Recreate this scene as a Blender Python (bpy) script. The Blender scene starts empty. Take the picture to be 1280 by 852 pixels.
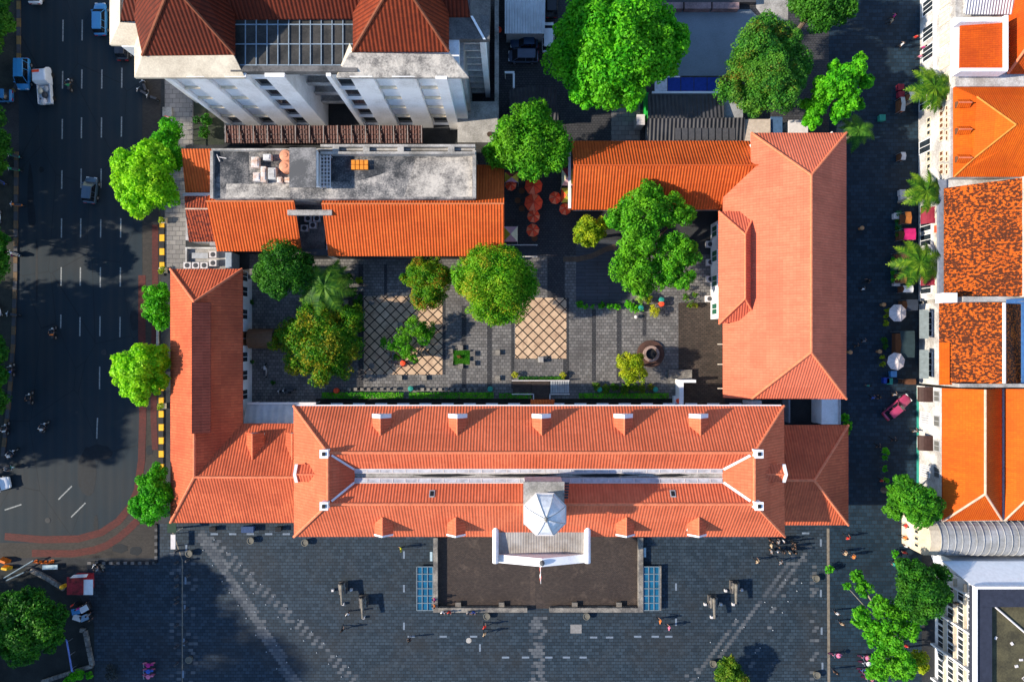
import bpy, math, random
import numpy as np
from mathutils import Vector, Matrix
R = math.radians
random.seed(7)
scn = bpy.context.scene
C = scn.collection
H, S = 90.0, 0.105            # drone height, metres per photo pixel on the ground

def W(px, py, z=0.0):
    """the place seen at a photo pixel, for something standing z metres up"""
    k = S*(1-z/H)
    return Vector(((px-640)*k, -(py-426)*k, z))
def PX(px, z=0.0): return (px-640)*S*(1-z/H)
def PY(py, z=0.0): return -(py-426)*S*(1-z/H)

# ------------------------------------------------------------------ nodes
def nd(nt, t, ins=None, **props):
    n = nt.nodes.new(t)
    for k, v in props.items(): setattr(n, k, v)
    for k, v in (ins or {}).items():
        if isinstance(v, bpy.types.NodeSocket): nt.links.new(v, n.inputs[k])
        else: n.inputs[k].default_value = v
    return n
def mth(nt, op, a, b=0.0, c=0.0):
    return nd(nt, 'ShaderNodeMath', {0: a, 1: b, 2: c}, operation=op).outputs[0]
def mix(nt, f, a, b, blend='MIX'):
    n = nt.nodes.new('ShaderNodeMix'); n.data_type = 'RGBA'; n.blend_type = blend
    for i, v in ((0, f), (6, a), (7, b)):
        if isinstance(v, bpy.types.NodeSocket): nt.links.new(v, n.inputs[i])
        else: n.inputs[i].default_value = v
    return n.outputs[2]
def rgb(c): return (c[0], c[1], c[2], 1.0)
def ramp(nt, f, stops):
    n = nt.nodes.new('ShaderNodeValToRGB'); nt.links.new(f, n.inputs[0])
    e = n.color_ramp.elements
    while len(e) < len(stops): e.new(0.5)
    for el, (p, c) in zip(e, stops): el.position = p; el.color = rgb(c)
    return n.outputs[0]
def newmat(name):
    m = bpy.data.materials.new(name); m.use_nodes = True
    nt = m.node_tree; nt.nodes.clear()
    out = nt.nodes.new('ShaderNodeOutputMaterial')
    b = nt.nodes.new('ShaderNodeBsdfPrincipled')
    nt.links.new(b.outputs[0], out.inputs[0])
    b.inputs['Specular IOR Level'].default_value = 0.2
    return m, nt, b, out
def setc(nt, b, c):
    if isinstance(c, bpy.types.NodeSocket): nt.links.new(c, b.inputs['Base Color'])
    else: b.inputs['Base Color'].default_value = rgb(c)
def bump(nt, b, h, dist=0.05, strength=1.0):
    n = nd(nt, 'ShaderNodeBump', {'Height': h, 'Distance': dist, 'Strength': strength})
    nt.links.new(n.outputs[0], b.inputs['Normal'])
def noise(nt, vec, scale, detail=4.0, rough=0.55):
    return nd(nt, 'ShaderNodeTexNoise', {'Vector': vec, 'Scale': scale, 'Detail': detail, 'Roughness': rough}).outputs[0]
def pos(nt): return nt.nodes.new('ShaderNodeNewGeometry').outputs['Position']
def objc(nt): return nt.nodes.new('ShaderNodeTexCoord').outputs['Object']
def sc(c, f): return tuple(min(1, x*f) for x in c)

MATS = {}
def plain(name, col, rough=0.6, var=0.18, scale=2.5, metal=0.0):
    if name in MATS: return MATS[name]
    m, nt, b, _ = newmat(name)
    n = noise(nt, objc(nt), scale, 5)
    setc(nt, b, ramp(nt, n, [(0.3, sc(col, 1-var)), (0.7, sc(col, 1+var))]))
    b.inputs['Roughness'].default_value = rough; b.inputs['Metallic'].default_value = metal; b.inputs['Specular IOR Level'].default_value = 0.5 if rough < 0.45 else 0.2
    MATS[name] = m; return m
def stained(name, col, dirt, amount=0.5, scale=0.35, rough=0.85, fine=6.0):
    """plaster or concrete with patches and streaks of dirt"""
    m, nt, b, _ = newmat(name)
    p = pos(nt)
    n1 = noise(nt, p, scale, 7, 0.65); n2 = noise(nt, p, fine, 4)
    f = mth(nt, 'MULTIPLY_ADD', n1, 1.0, mth(nt, 'MULTIPLY', n2, 0.45))
    lo = 0.95 - amount*0.5
    c = ramp(nt, f, [(lo-0.18, col), (lo+0.02, sc(tuple((a+d)/2 for a, d in zip(col, dirt)), 1)), (lo+0.22, dirt)])
    setc(nt, b, c); b.inputs['Roughness'].default_value = rough
    bump(nt, b, n2, 0.02, 0.5)
    MATS[name] = m; return m
def tiles(name, c1, c2, period=0.34, course=0.38, groove=0.5, mottle=0.0, cm=(0.06, 0.02, 0.01), depth=0.05, weather=0.35, cw=None):
    """pantiles: rolls running down the slope (u), courses across it (v)"""
    m, nt, b, _ = newmat(name)
    uv = nt.nodes.new('ShaderNodeUVMap')
    s = nd(nt, 'ShaderNodeSeparateXYZ', {0: uv.outputs[0]})
    u = mth(nt, 'DIVIDE', s.outputs[0], period); v = mth(nt, 'DIVIDE', s.outputs[1], course)
    wv = mth(nt, 'MULTIPLY_ADD', mth(nt, 'SINE', mth(nt, 'MULTIPLY', u, 2*math.pi)), 0.5, 0.5)
    fv = mth(nt, 'FRACT', v)
    cell = nd(nt, 'ShaderNodeCombineXYZ', {0: mth(nt, 'FLOOR', u), 1: mth(nt, 'FLOOR', v)}).outputs[0]
    wn = nd(nt, 'ShaderNodeTexWhiteNoise', {'Vector': cell}, noise_dimensions='2D').outputs[0]
    big = noise(nt, pos(nt), 0.22, 6, 0.6)
    c = mix(nt, mth(nt, 'MULTIPLY', wn, 0.75), rgb(c1), rgb(c2))
    wf = nd(nt, 'ShaderNodeMapRange', {0: big, 1: 0.42, 2: 0.68, 3: 0.0, 4: weather}).outputs[0]
    c = mix(nt, wf, c, rgb(cw or sc(c2, 0.62)))
    # soot running down the slope, and rectangles of relaid tiles
    sv = nd(nt, 'ShaderNodeCombineXYZ', {0: mth(nt, 'MULTIPLY', s.outputs[0], 1.3), 1: mth(nt, 'MULTIPLY', s.outputs[1], 0.22)}).outputs[0]
    st = noise(nt, sv, 1.0, 6, 0.65)
    c = mix(nt, nd(nt, 'ShaderNodeMapRange', {0: st, 1: 0.5, 2: 0.78, 3: 0.0, 4: 0.55}).outputs[0], c, rgb(sc(c2, 0.5)))
    pc = nd(nt, 'ShaderNodeCombineXYZ', {0: mth(nt, 'FLOOR', mth(nt, 'DIVIDE', s.outputs[0], 4.3)), 1: mth(nt, 'FLOOR', mth(nt, 'DIVIDE', s.outputs[1], 1.9))}).outputs[0]
    pw = nd(nt, 'ShaderNodeTexWhiteNoise', {'Vector': pc}, noise_dimensions='2D').outputs[0]
    c = mix(nt, nd(nt, 'ShaderNodeMapRange', {0: pw, 1: 0.80, 2: 0.82, 3: 0.0, 4: 0.30}).outputs[0], c, rgb(sc(c2, 0.7)))
    if mottle > 0:
        mv = nd(nt, 'ShaderNodeCombineXYZ', {0: mth(nt, 'MULTIPLY', s.outputs[0], 1.5), 1: s.outputs[1]}).outputs[0]
        patch = noise(nt, pos(nt), 0.35, 3)
        fine = noise(nt, mv, 2.7, 3, 0.6)
        th = mth(nt, 'ADD', mth(nt, 'ADD', mth(nt, 'MULTIPLY', fine, 1.5), mth(nt, 'MULTIPLY', wn, 0.14)), mth(nt, 'MULTIPLY', patch, 0.4))
        mf = nd(nt, 'ShaderNodeMapRange', {0: th, 1: 1.36-mottle, 2: 1.46-mottle, 3: 0.0, 4: 1.0}).outputs[0]
        c = mix(nt, mf, c, rgb(cm))
    g = nd(nt, 'ShaderNodeMapRange', {0: wv, 1: 0.05, 2: 0.42, 3: groove, 4: 0.0}).outputs[0]
    c = mix(nt, g, c, rgb(sc(c2, 0.35)))
    setc(nt, b, c); b.inputs['Roughness'].default_value = 0.75
    h = mth(nt, 'ADD', wv, mth(nt, 'MULTIPLY', fv, 0.45))
    bump(nt, b, h, depth, 1.0)
    MATS[name] = m; return m
def corrugated(name, col, dirt, period=0.3, depth=0.04, rough=0.5, metal=0.0):
    m, nt, b, _ = newmat(name)
    uv = nt.nodes.new('ShaderNodeUVMap')
    s = nd(nt, 'ShaderNodeSeparateXYZ', {0: uv.outputs[0]})
    wv = mth(nt, 'SINE', mth(nt, 'MULTIPLY', s.outputs[0], 2*math.pi/period))
    n = noise(nt, pos(nt), 0.7, 6, 0.65)
    setc(nt, b, ramp(nt, n, [(0.35, col), (0.7, dirt)]))
    b.inputs['Roughness'].default_value = rough; b.inputs['Metallic'].default_value = metal
    bump(nt, b, wv, depth, 1.0)
    MATS[name] = m; return m
def pavers(name, c1, c2, mortar, bw=0.62, bh=0.42, ms=0.03, stain=0.5, stainc=(0.02, 0.018, 0.015), rough=0.7, rot=0.0, lightc=None, bias=0.0):
    m, nt, b, _ = newmat(name)
    p = pos(nt)
    vec = nd(nt, 'ShaderNodeMapping', {'Vector': p, 'Rotation': (0, 0, rot)}).outputs[0] if rot else p
    br = nd(nt, 'ShaderNodeTexBrick', {'Vector': vec, 'Color1': rgb(c1), 'Color2': rgb(c2), 'Mortar': rgb(mortar), 'Scale': 1.0,
            'Mortar Size': ms, 'Mortar Smooth': 0.3, 'Bias': bias, 'Brick Width': bw, 'Row Height': bh})
    n = noise(nt, p, 0.16, 8, 0.65); n2 = noise(nt, p, 1.7, 6, 0.7)
    c = mix(nt, nd(nt, 'ShaderNodeMapRange', {0: n, 1: 0.45, 2: 0.68, 3: 0.0, 4: stain}).outputs[0], br.outputs[0], rgb(stainc))
    c = mix(nt, nd(nt, 'ShaderNodeMapRange', {0: n2, 1: 0.5, 2: 0.75, 3: 0.0, 4: 0.45}).outputs[0], c, rgb(sc(c1, 0.45)))
    if lightc:
        n3 = noise(nt, p, 0.55, 7, 0.7)
        c = mix(nt, nd(nt, 'ShaderNodeMapRange', {0: n3, 1: 0.55, 2: 0.72, 3: 0.0, 4: 0.55}).outputs[0], c, rgb(lightc))
    setc(nt, b, c); b.inputs['Roughness'].default_value = rough
    bump(nt, b, br.outputs['Fac'], -0.02, 0.6)
    MATS[name] = m; return m
def leafmat(name, c_dark, c_mid, c_light, accent=None, acc=0.0):
    m, nt, b, out = newmat(name)
    isl = nt.nodes.new('ShaderNodeNewGeometry').outputs['Random Per Island']
    n = noise(nt, objc(nt), 0.8, 4)
    f = mth(nt, 'ADD', mth(nt, 'MULTIPLY', isl, 0.5), mth(nt, 'MULTIPLY', mth(nt, 'SUBTRACT', n, 0.34), 1.7))
    c = ramp(nt, f, [(0.12, c_dark), (0.45, c_mid), (0.85, c_light)])
    hue = noise(nt, objc(nt), 0.22, 2)
    c = mix(nt, nd(nt, 'ShaderNodeMapRange', {0: hue, 1: 0.45, 2: 0.70, 3: 0.0, 4: 0.6}).outputs[0], c, rgb((min(.6, c_light[0]*1.15), c_light[1]*0.9, c_light[2])))
    if accent:
        n2 = noise(nt, objc(nt), 0.42, 2)
        g = nd(nt, 'ShaderNodeMapRange', {0: mth(nt, 'ADD', n2, mth(nt, 'MULTIPLY', isl, 0.3)), 1: 0.80-acc, 2: 0.92-acc, 3: 0.0, 4: 1.0}).outputs[0]
        c = mix(nt, g, c, rgb(accent))
    setc(nt, b, c); b.inputs['Roughness'].default_value = 0.55
    tr = nd(nt, 'ShaderNodeBsdfTranslucent', {'Color': c})
    ms = nd(nt, 'ShaderNodeMixShader', {0: 0.42, 1: b.outputs[0], 2: tr.outputs[0]})
    nt.links.new(ms.outputs[0], out.inputs[0])
    MATS[name] = m; return m
def glass(name, col, rough=0.12):
    if name in MATS: return MATS[name]
    m, nt, b, _ = newmat(name)
    n = noise(nt, objc(nt), 1.5, 3)
    setc(nt, b, ramp(nt, n, [(0.3, sc(col, 0.7)), (0.7, sc(col, 1.3))]))
    b.inputs['Roughness'].default_value = rough; b.inputs['Specular IOR Level'].default_value = 0.5
    MATS[name] = m; return m

# ------------------------------------------------------------------ objects
WM = {}
def tag(o, label, cat, group=None):
    o['label'] = label; o['category'] = cat
    if group: o['group'] = group
    return o
def thing(name, label, cat, loc=(0, 0, 0), rotz=0.0, group=None):
    o = bpy.data.objects.new(name, None); C.objects.link(o)
    o.empty_display_size = 0.3
    o.location = loc; o.rotation_euler = (0, 0, rotz)
    WM[o.name] = Matrix.Translation(Vector(loc)) @ Matrix.Rotation(rotz, 4, 'Z')
    return tag(o, label, cat, group)
def structure(o): o['kind'] = 'structure'; return o
def copy_tree(o, parent=None):
    c = o.copy(); C.objects.link(c)
    if parent: c.parent = parent
    for ch in KIDS.get(o.name, ()):
        copy_tree(ch, c)
    return c
KIDS = {}
USED = set()
def place(proto, loc, rotz=0.0, label=None, group=None, scale=None):
    """first call moves the prototype itself, later ones copy it with its parts"""
    if proto.name not in USED: USED.add(proto.name); o = proto
    else: o = copy_tree(proto)
    o.location = loc; o.rotation_euler = (0, 0, rotz)
    if label: o['label'] = label
    if group: o['group'] = group
    if scale: o.scale = scale
    return o
def recolour(o, part, mat, slot=0):
    """give one part (by base name) of a copied thing another paint"""
    for ch in o.children:
        if ch.name.split('.')[0] == part:
            ch.material_slots[slot].link = 'OBJECT'; ch.material_slots[slot].material = mat

class MB:
    def __init__(s): s.v = []; s.f = []; s.m = []
    def add(s, vs, fs, mi=0):
        b = len(s.v); s.v += [Vector(v) for v in vs]
        for f in fs: s.f.append([b+i for i in f]); s.m.append(mi)
        return s
    def box(s, a, b, mi=0):
        x0, x1 = sorted((a[0], b[0])); y0, y1 = sorted((a[1], b[1])); z0, z1 = sorted((a[2], b[2]))
        return s.add([(x0,y0,z0),(x1,y0,z0),(x1,y1,z0),(x0,y1,z0),(x0,y0,z1),(x1,y0,z1),(x1,y1,z1),(x0,y1,z1)],
                     [(3,2,1,0),(4,5,6,7),(0,1,5,4),(1,2,6,5),(2,3,7,6),(3,0,4,7)], mi)
    def obox(s, c, h, rz=0.0, mi=0, taper=1.0):
        cs, sn = math.cos(rz), math.sin(rz); vs = []
        for z in (-1, 1):
            t = taper if z > 0 else 1.0
            for x, y in ((-1,-1),(1,-1),(1,1),(-1,1)):
                X, Y = x*h[0]*t, y*h[1]*t
                vs.append((c[0]+X*cs-Y*sn, c[1]+X*sn+Y*cs, c[2]+z*h[2]))
        return s.add(vs, [(3,2,1,0),(4,5,6,7),(0,1,5,4),(1,2,6,5),(2,3,7,6),(3,0,4,7)], mi)
    def prism(s, poly, z0, z1, mi=0, top=None):
        """poly counter-clockwise in plan; top: optional other outline for the upper face"""
        n = len(poly); t = top or poly
        a = sum(poly[i][0]*poly[(i+1)%n][1]-poly[(i+1)%n][0]*poly[i][1] for i in range(n))
        if a < 0: poly = poly[::-1]; t = t[::-1]
        return s.add([(p[0],p[1],z0) for p in poly]+[(p[0],p[1],z1) for p in t],
                     [list(range(n))[::-1], list(range(n, 2*n))]+[(i,(i+1)%n,n+(i+1)%n,n+i) for i in range(n)], mi)
    def sheet(s, poly, z, mi=0):
        n = len(poly)
        a = sum(poly[i][0]*poly[(i+1)%n][1]-poly[(i+1)%n][0]*poly[i][1] for i in range(n))
        if a < 0: poly = poly[::-1]
        return s.add([(p[0],p[1],z) for p in poly], [list(range(n))], mi)
    def ribbon(s, pts, w, z, mi=0):
        L = []
        for i, p in enumerate(pts):
            a = Vector(pts[max(0,i-1)][:2]); b = Vector(pts[min(len(pts)-1,i+1)][:2])
            d = (b-a).normalized(); n = Vector((-d.y, d.x))*w/2
            L.append((p[0]+n.x, p[1]+n.y, z)); L.append((p[0]-n.x, p[1]-n.y, z))
        return s.add(L, [(2*i+1,2*i+3,2*i+2,2*i) for i in range(len(pts)-1)], mi)
    def tube(s, p0, p1, r0, r1=None, n=8, mi=0):
        return s.path([p0, p1], [r0, r0 if r1 is None else r1], n, mi)
    def path(s, pts, rs, n=8, mi=0):
        pts = [Vector(p) for p in pts]; b = len(s.v)
        if not isinstance(rs, (list, tuple)): rs = [rs]*len(pts)
        for i, p in enumerate(pts):
            d = (pts[min(i+1,len(pts)-1)]-pts[max(i-1,0)]).normalized()
            a = d.orthogonal().normalized() if i == 0 else (pa - d*pa.dot(d)).normalized()
            pa = a; c = d.cross(a)
            for k in range(n):
                t = 2*math.pi*k/n
                s.v.append(p+(a*math.cos(t)+c*math.sin(t))*rs[i])
        for i in range(len(pts)-1):
            for k in range(n):
                s.f.append([b+i*n+k, b+i*n+(k+1)%n, b+(i+1)*n+(k+1)%n, b+(i+1)*n+k]); s.m.append(mi)
        s.f.append([b+k for k in range(n)][::-1]); s.m.append(mi)
        s.f.append([b+(len(pts)-1)*n+k for k in range(n)]); s.m.append(mi)
        return s
    def lathe(s, prof, c=(0,0,0), n=16, mi=0, rot=0.0, mis=None):
        b = len(s.v)
        for r, z in prof:
            for k in range(n):
                t = rot+2*math.pi*k/n
                s.v.append(Vector((c[0]+r*math.cos(t), c[1]+r*math.sin(t), c[2]+z)))
        for i in range(len(prof)-1):
            for k in range(n):
                s.f.append([b+i*n+k, b+i*n+(k+1)%n, b+(i+1)*n+(k+1)%n, b+(i+1)*n+k]); s.m.append(mis[k] if mis else mi)
        s.f.append([b+k for k in range(n)][::-1]); s.m.append(mi)
        e = b+(len(prof)-1)*n
        s.f.append([e+k for k in range(n)]); s.m.append(mi)
        return s
    def ball(s, c, r, n=10, mi=0):
        rr = r if isinstance(r, (tuple, list)) else (r, r, r)
        b = len(s.v); m = n//2
        for i in range(1, m):
            a = math.pi*i/m - math.pi/2
            for k in range(n):
                t = 2*math.pi*k/n
                s.v.append(Vector((c[0]+rr[0]*math.cos(a)*math.cos(t), c[1]+rr[1]*math.cos(a)*math.sin(t), c[2]+rr[2]*math.sin(a))))
        lo = len(s.v); s.v.append(Vector((c[0],c[1],c[2]-rr[2]))); s.v.append(Vector((c[0],c[1],c[2]+rr[2])))
        for i in range(m-2):
            for k in range(n):
                s.f.append([b+i*n+k, b+i*n+(k+1)%n, b+(i+1)*n+(k+1)%n, b+(i+1)*n+k]); s.m.append(mi)
        for k in range(n):
            s.f.append([lo, b+(k+1)%n, b+k]); s.m.append(mi)
            s.f.append([lo+1, b+(m-2)*n+k, b+(m-2)*n+(k+1)%n]); s.m.append(mi)
        return s
    def slab(s, polys, t=0.18, mi=0):
        """sloping sheets given as 3-D polygons, welded at shared corners, with a thickness t"""
        idx = {}; vs = []; fs = []
        for p in polys:
            f = []
            for q in p:
                k = tuple(round(x, 3) for x in q)
                if k not in idx: idx[k] = len(vs); vs.append(Vector(q))
                f.append(idx[k])
            nx = Vector((0,0,0))
            for i in range(len(f)): 
                a, b_ = vs[f[i]], vs[f[(i+1)%len(f)]]; nx += a.cross(b_)
            if nx.z < 0: f = f[::-1]
            fs.append(f)
        cnt = {}
        for f in fs:
            for i in range(len(f)): cnt[(f[i], f[(i+1)%len(f)])] = 1
        n = len(vs); out = [list(f) for f in fs]+[[i+n for i in f][::-1] for f in fs]
        for (a, b_) in cnt:
            if (b_, a) not in cnt: out.append([b_, a, a+n, b_+n])
        return s.add(vs+[v-Vector((0,0,t)) for v in vs], out, mi)
    def build(s, name, mats, parent=None, smooth=False, uv=False, loc=None, bevel=0.0, bounds=None):
        if not isinstance(mats, (list, tuple)): mats = [mats]
        me = bpy.data.meshes.new(name)
        V = s.v
        if parent is not None:
            inv = WM.get(parent.name, Matrix()).inverted(); V = [inv @ v for v in V]
        else:
            if loc is None:
                xs = [v.x for v in V]; ys = [v.y for v in V]; zs = [v.z for v in V]
                loc = ((min(xs)+max(xs))/2, (min(ys)+max(ys))/2, min(zs))
            L = Vector(loc); V = [v-L for v in V]
        me.from_pydata([tuple(v) for v in V], [], s.f); 
        for m in mats: me.materials.append(m)
        me.polygons.foreach_set('material_index', s.m)
        if smooth: me.polygons.foreach_set('use_smooth', [True]*len(s.f))
        me.update()
        if uv:
            lay = me.uv_layers.new(name='UVMap')
            for p in me.polygons:
                nrm = p.normal
                t = Vector((-nrm.y, nrm.x, 0))
                if t.length < 1e-4: t = Vector((1, 0, 0))
                t.normalize(); d = nrm.cross(t)
                for li in p.loop_indices:
                    co = me.vertices[me.loops[li].vertex_index].co
                    lay.data[li].uv = (co.dot(t), co.dot(d))
        o = bpy.data.objects.new(name, me); C.objects.link(o)
        if parent is not None:
            o.parent = parent; WM[o.name] = WM.get(parent.name, Matrix())
            KIDS.setdefault(parent.name, []).append(o)
        else: o.location = loc; WM[o.name] = Matrix.Translation(Vector(loc))
        if bevel:
            md = o.modifiers.new('bevel', 'BEVEL'); md.width = bevel; md.segments = 2; md.limit_method = 'ANGLE'
        return o
# ------------------------------------------------------------------ materials
T_RED = tiles('red_clay_tiles', (0.72, 0.170, 0.078), (0.62, 0.130, 0.056), groove=0.28, depth=0.034, weather=0.35)
T_WEST = tiles('west_clay_tiles', (0.67, 0.145, 0.058), (0.51, 0.098, 0.042), depth=0.04, groove=0.36, weather=0.5)
T_EAST = tiles('east_clay_tiles', (0.74, 0.185, 0.098), (0.65, 0.15, 0.078), period=0.32, groove=0.28, depth=0.035, weather=0.4)
T_ORANGE = tiles('orange_clay_tiles', (0.64, 0.135, 0.025), (0.50, 0.085, 0.015), period=0.36, weather=0.35)
T_CAFE = tiles('cafe_clay_tiles', (0.66, 0.125, 0.022), (0.54, 0.085, 0.015), groove=0.4, period=0.36, weather=0.35)
T_OLD = tiles('old_mottled_red_tiles', (0.42, 0.08, 0.03), (0.30, 0.05, 0.02), mottle=0.35, cm=(0.12, 0.03, 0.02))
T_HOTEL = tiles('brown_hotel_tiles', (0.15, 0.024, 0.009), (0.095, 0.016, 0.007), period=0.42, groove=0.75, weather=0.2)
T_BRIGHT = tiles('bright_orange_tiles', (0.66, 0.120, 0.004), (0.57, 0.09, 0.003), period=0.25, course=0.3, groove=0.25, depth=0.02, weather=0.45, cw=(0.42, 0.042, 0.004))
T_RUST = tiles('rusty_orange_tiles', (0.55, 0.085, 0.004), (0.45, 0.06, 0.004), period=0.25, course=0.3, groove=0.3, depth=0.02, weather=0.5, cw=(0.36, 0.04, 0.006))
T_MOTT = tiles('mottled_orange_tiles', (0.66, 0.135, 0.010), (0.5, 0.085, 0.008), period=0.25, course=0.34, groove=0.2, mottle=0.42, cm=(0.07, 0.02, 0.008), depth=0.03, weather=0.2)
RIDGE = plain('ridge_mortar', (0.70, 0.20, 0.095), 0.8, 0.2)
RIDGE_P = plain('pale_ridge_mortar', (0.62, 0.42, 0.30), 0.8, 0.2)
WHITE = stained('white_plaster', (0.88, 0.88, 0.88), (0.58, 0.57, 0.55), 0.25)
WHITE_D = stained('dirty_white_plaster', (0.78, 0.77, 0.74), (0.30, 0.28, 0.26), 0.6)
CREAM = stained('cream_plaster', (0.72, 0.63, 0.48), (0.42, 0.35, 0.26), 0.4, rough=0.8)
GREYWALL = stained('grey_plaster', (0.42, 0.43, 0.44), (0.2, 0.2, 0.2), 0.5)
CONC = stained('weathered_concrete', (0.42, 0.40, 0.38), (0.10, 0.10, 0.10), 0.75, 0.3)
CONC_D = stained('dark_concrete', (0.22, 0.21, 0.20), (0.06, 0.06, 0.06), 0.6, 0.35)
CONC_L = stained('pale_concrete', (0.55, 0.52, 0.48), (0.2, 0.19, 0.17), 0.6, 0.4)
STONE = stained('weathered_stone', (0.40, 0.36, 0.30), (0.12, 0.11, 0.10), 0.7, 0.8)
ROOFGREY = corrugated('grey_ribbed_sheet', (0.38, 0.36, 0.33), (0.22, 0.19, 0.16), 0.3, 0.010)
METALW = corrugated('white_ribbed_sheet', (0.62, 0.65, 0.68), (0.45, 0.46, 0.48), 0.34)
METALG = corrugated('pale_grey_sheet', (0.50, 0.51, 0.52), (0.36, 0.36, 0.36), 0.9, 0.02)
SLATE = corrugated('dark_slate_sheet', (0.055, 0.055, 0.06), (0.03, 0.03, 0.033), 0.5, 0.05)
BROWNSHEET = corrugated('brown_ribbed_sheet', (0.115, 0.045, 0.035), (0.06, 0.028, 0.025), 0.35, 0.05)
VAULT = stained('vault_sheet', (0.40, 0.41, 0.42), (0.22, 0.22, 0.21), 0.5, 0.5, 0.5)
WIN = glass('dark_window_glass', (0.02, 0.028, 0.035))
WINB = glass('blue_glass', (0.01, 0.10, 0.19), 0.2)
PANE = glass('grey_skylight_glass', (0.44, 0.45, 0.48), 0.25)
GREEN_SH = plain('green_shutter', (0.02, 0.10, 0.06), 0.6)
BROWN_W = plain('brown_wood', (0.14, 0.06, 0.03), 0.7)
CREAM_P = plain('cream_trim', (0.66, 0.57, 0.42), 0.7)
WHITE_P = plain('white_paint', (0.80, 0.80, 0.80), 0.5, 0.06)
OFFW = plain('off_white', (0.62, 0.58, 0.56), 0.7, 0.1)
GREY_P = plain('grey_paint', (0.35, 0.36, 0.37), 0.5)
DGREY = plain('dark_grey', (0.06, 0.06, 0.065), 0.6)
BLACK = plain('black', (0.015, 0.015, 0.016), 0.5)
RUBBER = plain('rubber', (0.02, 0.02, 0.02), 0.85)
STEEL = plain('steel', (0.45, 0.46, 0.48), 0.35, 0.1, metal=0.7)
RED = plain('red_cloth', (0.98, 0.085, 0.03), 0.7, 0.2)
ORANGE = plain('orange_plastic', (0.75, 0.17, 0.02), 0.5)
YELLOW = plain('yellow_paint', (0.78, 0.42, 0.02), 0.6, 0.15)
PINK = plain('magenta_cloth', (0.55, 0.02, 0.14), 0.6)
LPINK = plain('pale_pink_cloth', (0.62, 0.36, 0.40), 0.7)
CREAMC = plain('cream_cloth', (0.70, 0.64, 0.42), 0.7)
OLIVEY = plain('yellow_green_cloth', (0.55, 0.48, 0.06), 0.7)
MAROON = plain('maroon_cloth', (0.22, 0.02, 0.04), 0.7)
BLUE = plain('blue_cloth', (0.015, 0.05, 0.28), 0.6)
LBLUE = plain('light_blue_paint', (0.06, 0.24, 0.50), 0.35)
TEAL = plain('teal_plastic', (0.03, 0.26, 0.20), 0.5)
TERRAC = plain('terracotta_plastic', (0.60, 0.26, 0.15), 0.6)
BARK = plain('bark', (0.15, 0.11, 0.08), 0.9, 0.35, 6)
PALEBARK = plain('pale_bark', (0.34, 0.29, 0.23), 0.9, 0.3, 6)

L_BRIGHT = leafmat('bright_green_leaves', (0.08, 0.34, 0.004), (0.25, 0.68, 0.008), (0.42, 0.80, 0.02))
L_GREEN = leafmat('green_leaves', (0.02, 0.17, 0.004), (0.06, 0.42, 0.008), (0.18, 0.62, 0.014))
L_DARK = leafmat('dark_green_leaves', (0.008, 0.06, 0.006), (0.022, 0.15, 0.010), (0.085, 0.30, 0.016))
L_MANGO = leafmat('glossy_green_leaves', (0.02, 0.15, 0.004), (0.09, 0.38, 0.008), (0.26, 0.52, 0.014), (0.42, 0.40, 0.02), 0.06)
L_FLOWER = leafmat('flowering_leaves', (0.020, 0.131, 0.004), (0.087, 0.290, 0.007), (0.232, 0.406, 0.014), (0.45, 0.22, 0.02), 0.06)
L_YELLOW = leafmat('yellow_green_leaves', (0.087, 0.217, 0.006), (0.290, 0.435, 0.012), (0.522, 0.580, 0.022))
L_OLIVE = leafmat('olive_leaves', (0.022, 0.109, 0.007), (0.072, 0.217, 0.012), (0.189, 0.334, 0.017), (0.28, 0.24, 0.02), 0.10)
L_AUTUMN = leafmat('turning_leaves', (0.012, 0.08, 0.012), (0.045, 0.24, 0.02), (0.14, 0.38, 0.03), (0.24, 0.20, 0.02), 0.03)
L_PALM = leafmat('palm_leaves', (0.015, 0.07, 0.005), (0.06, 0.18, 0.008), (0.22, 0.36, 0.02))
L_DPALM = leafmat('dark_palm_leaves', (0.017, 0.087, 0.012), (0.043, 0.189, 0.017), (0.131, 0.319, 0.029))
GRASS = leafmat('lawn_grass', (0.014, 0.131, 0.006), (0.043, 0.246, 0.009), (0.087, 0.319, 0.014))

def blotched(name, a, m1, c, scale=0.35):
    m, nt, b, _ = newmat(name); p = pos(nt)
    n1 = noise(nt, p, scale, 8, 0.68); n2 = noise(nt, p, 5.0, 5, 0.7)
    f = mth(nt, 'ADD', n1, mth(nt, 'MULTIPLY', mth(nt, 'SUBTRACT', n2, 0.5), 0.55))
    setc(nt, b, ramp(nt, f, [(0.36, a), (0.50, m1), (0.63, c)])); b.inputs['Roughness'].default_value = 0.9; bump(nt, b, n2, 0.03, 0.6)
    return m
FLATROOF = blotched('stained_flat_roof', (0.045, 0.047, 0.05), (0.20, 0.19, 0.18), (0.46, 0.42, 0.37))
FLATDARK = blotched('wet_flat_roof', (0.025, 0.028, 0.032), (0.065, 0.068, 0.072), (0.20, 0.19, 0.18), 0.5)
FLATPALE = blotched('pale_flat_roof', (0.14, 0.13, 0.12), (0.36, 0.33, 0.29), (0.55, 0.50, 0.43), 0.6)
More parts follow.
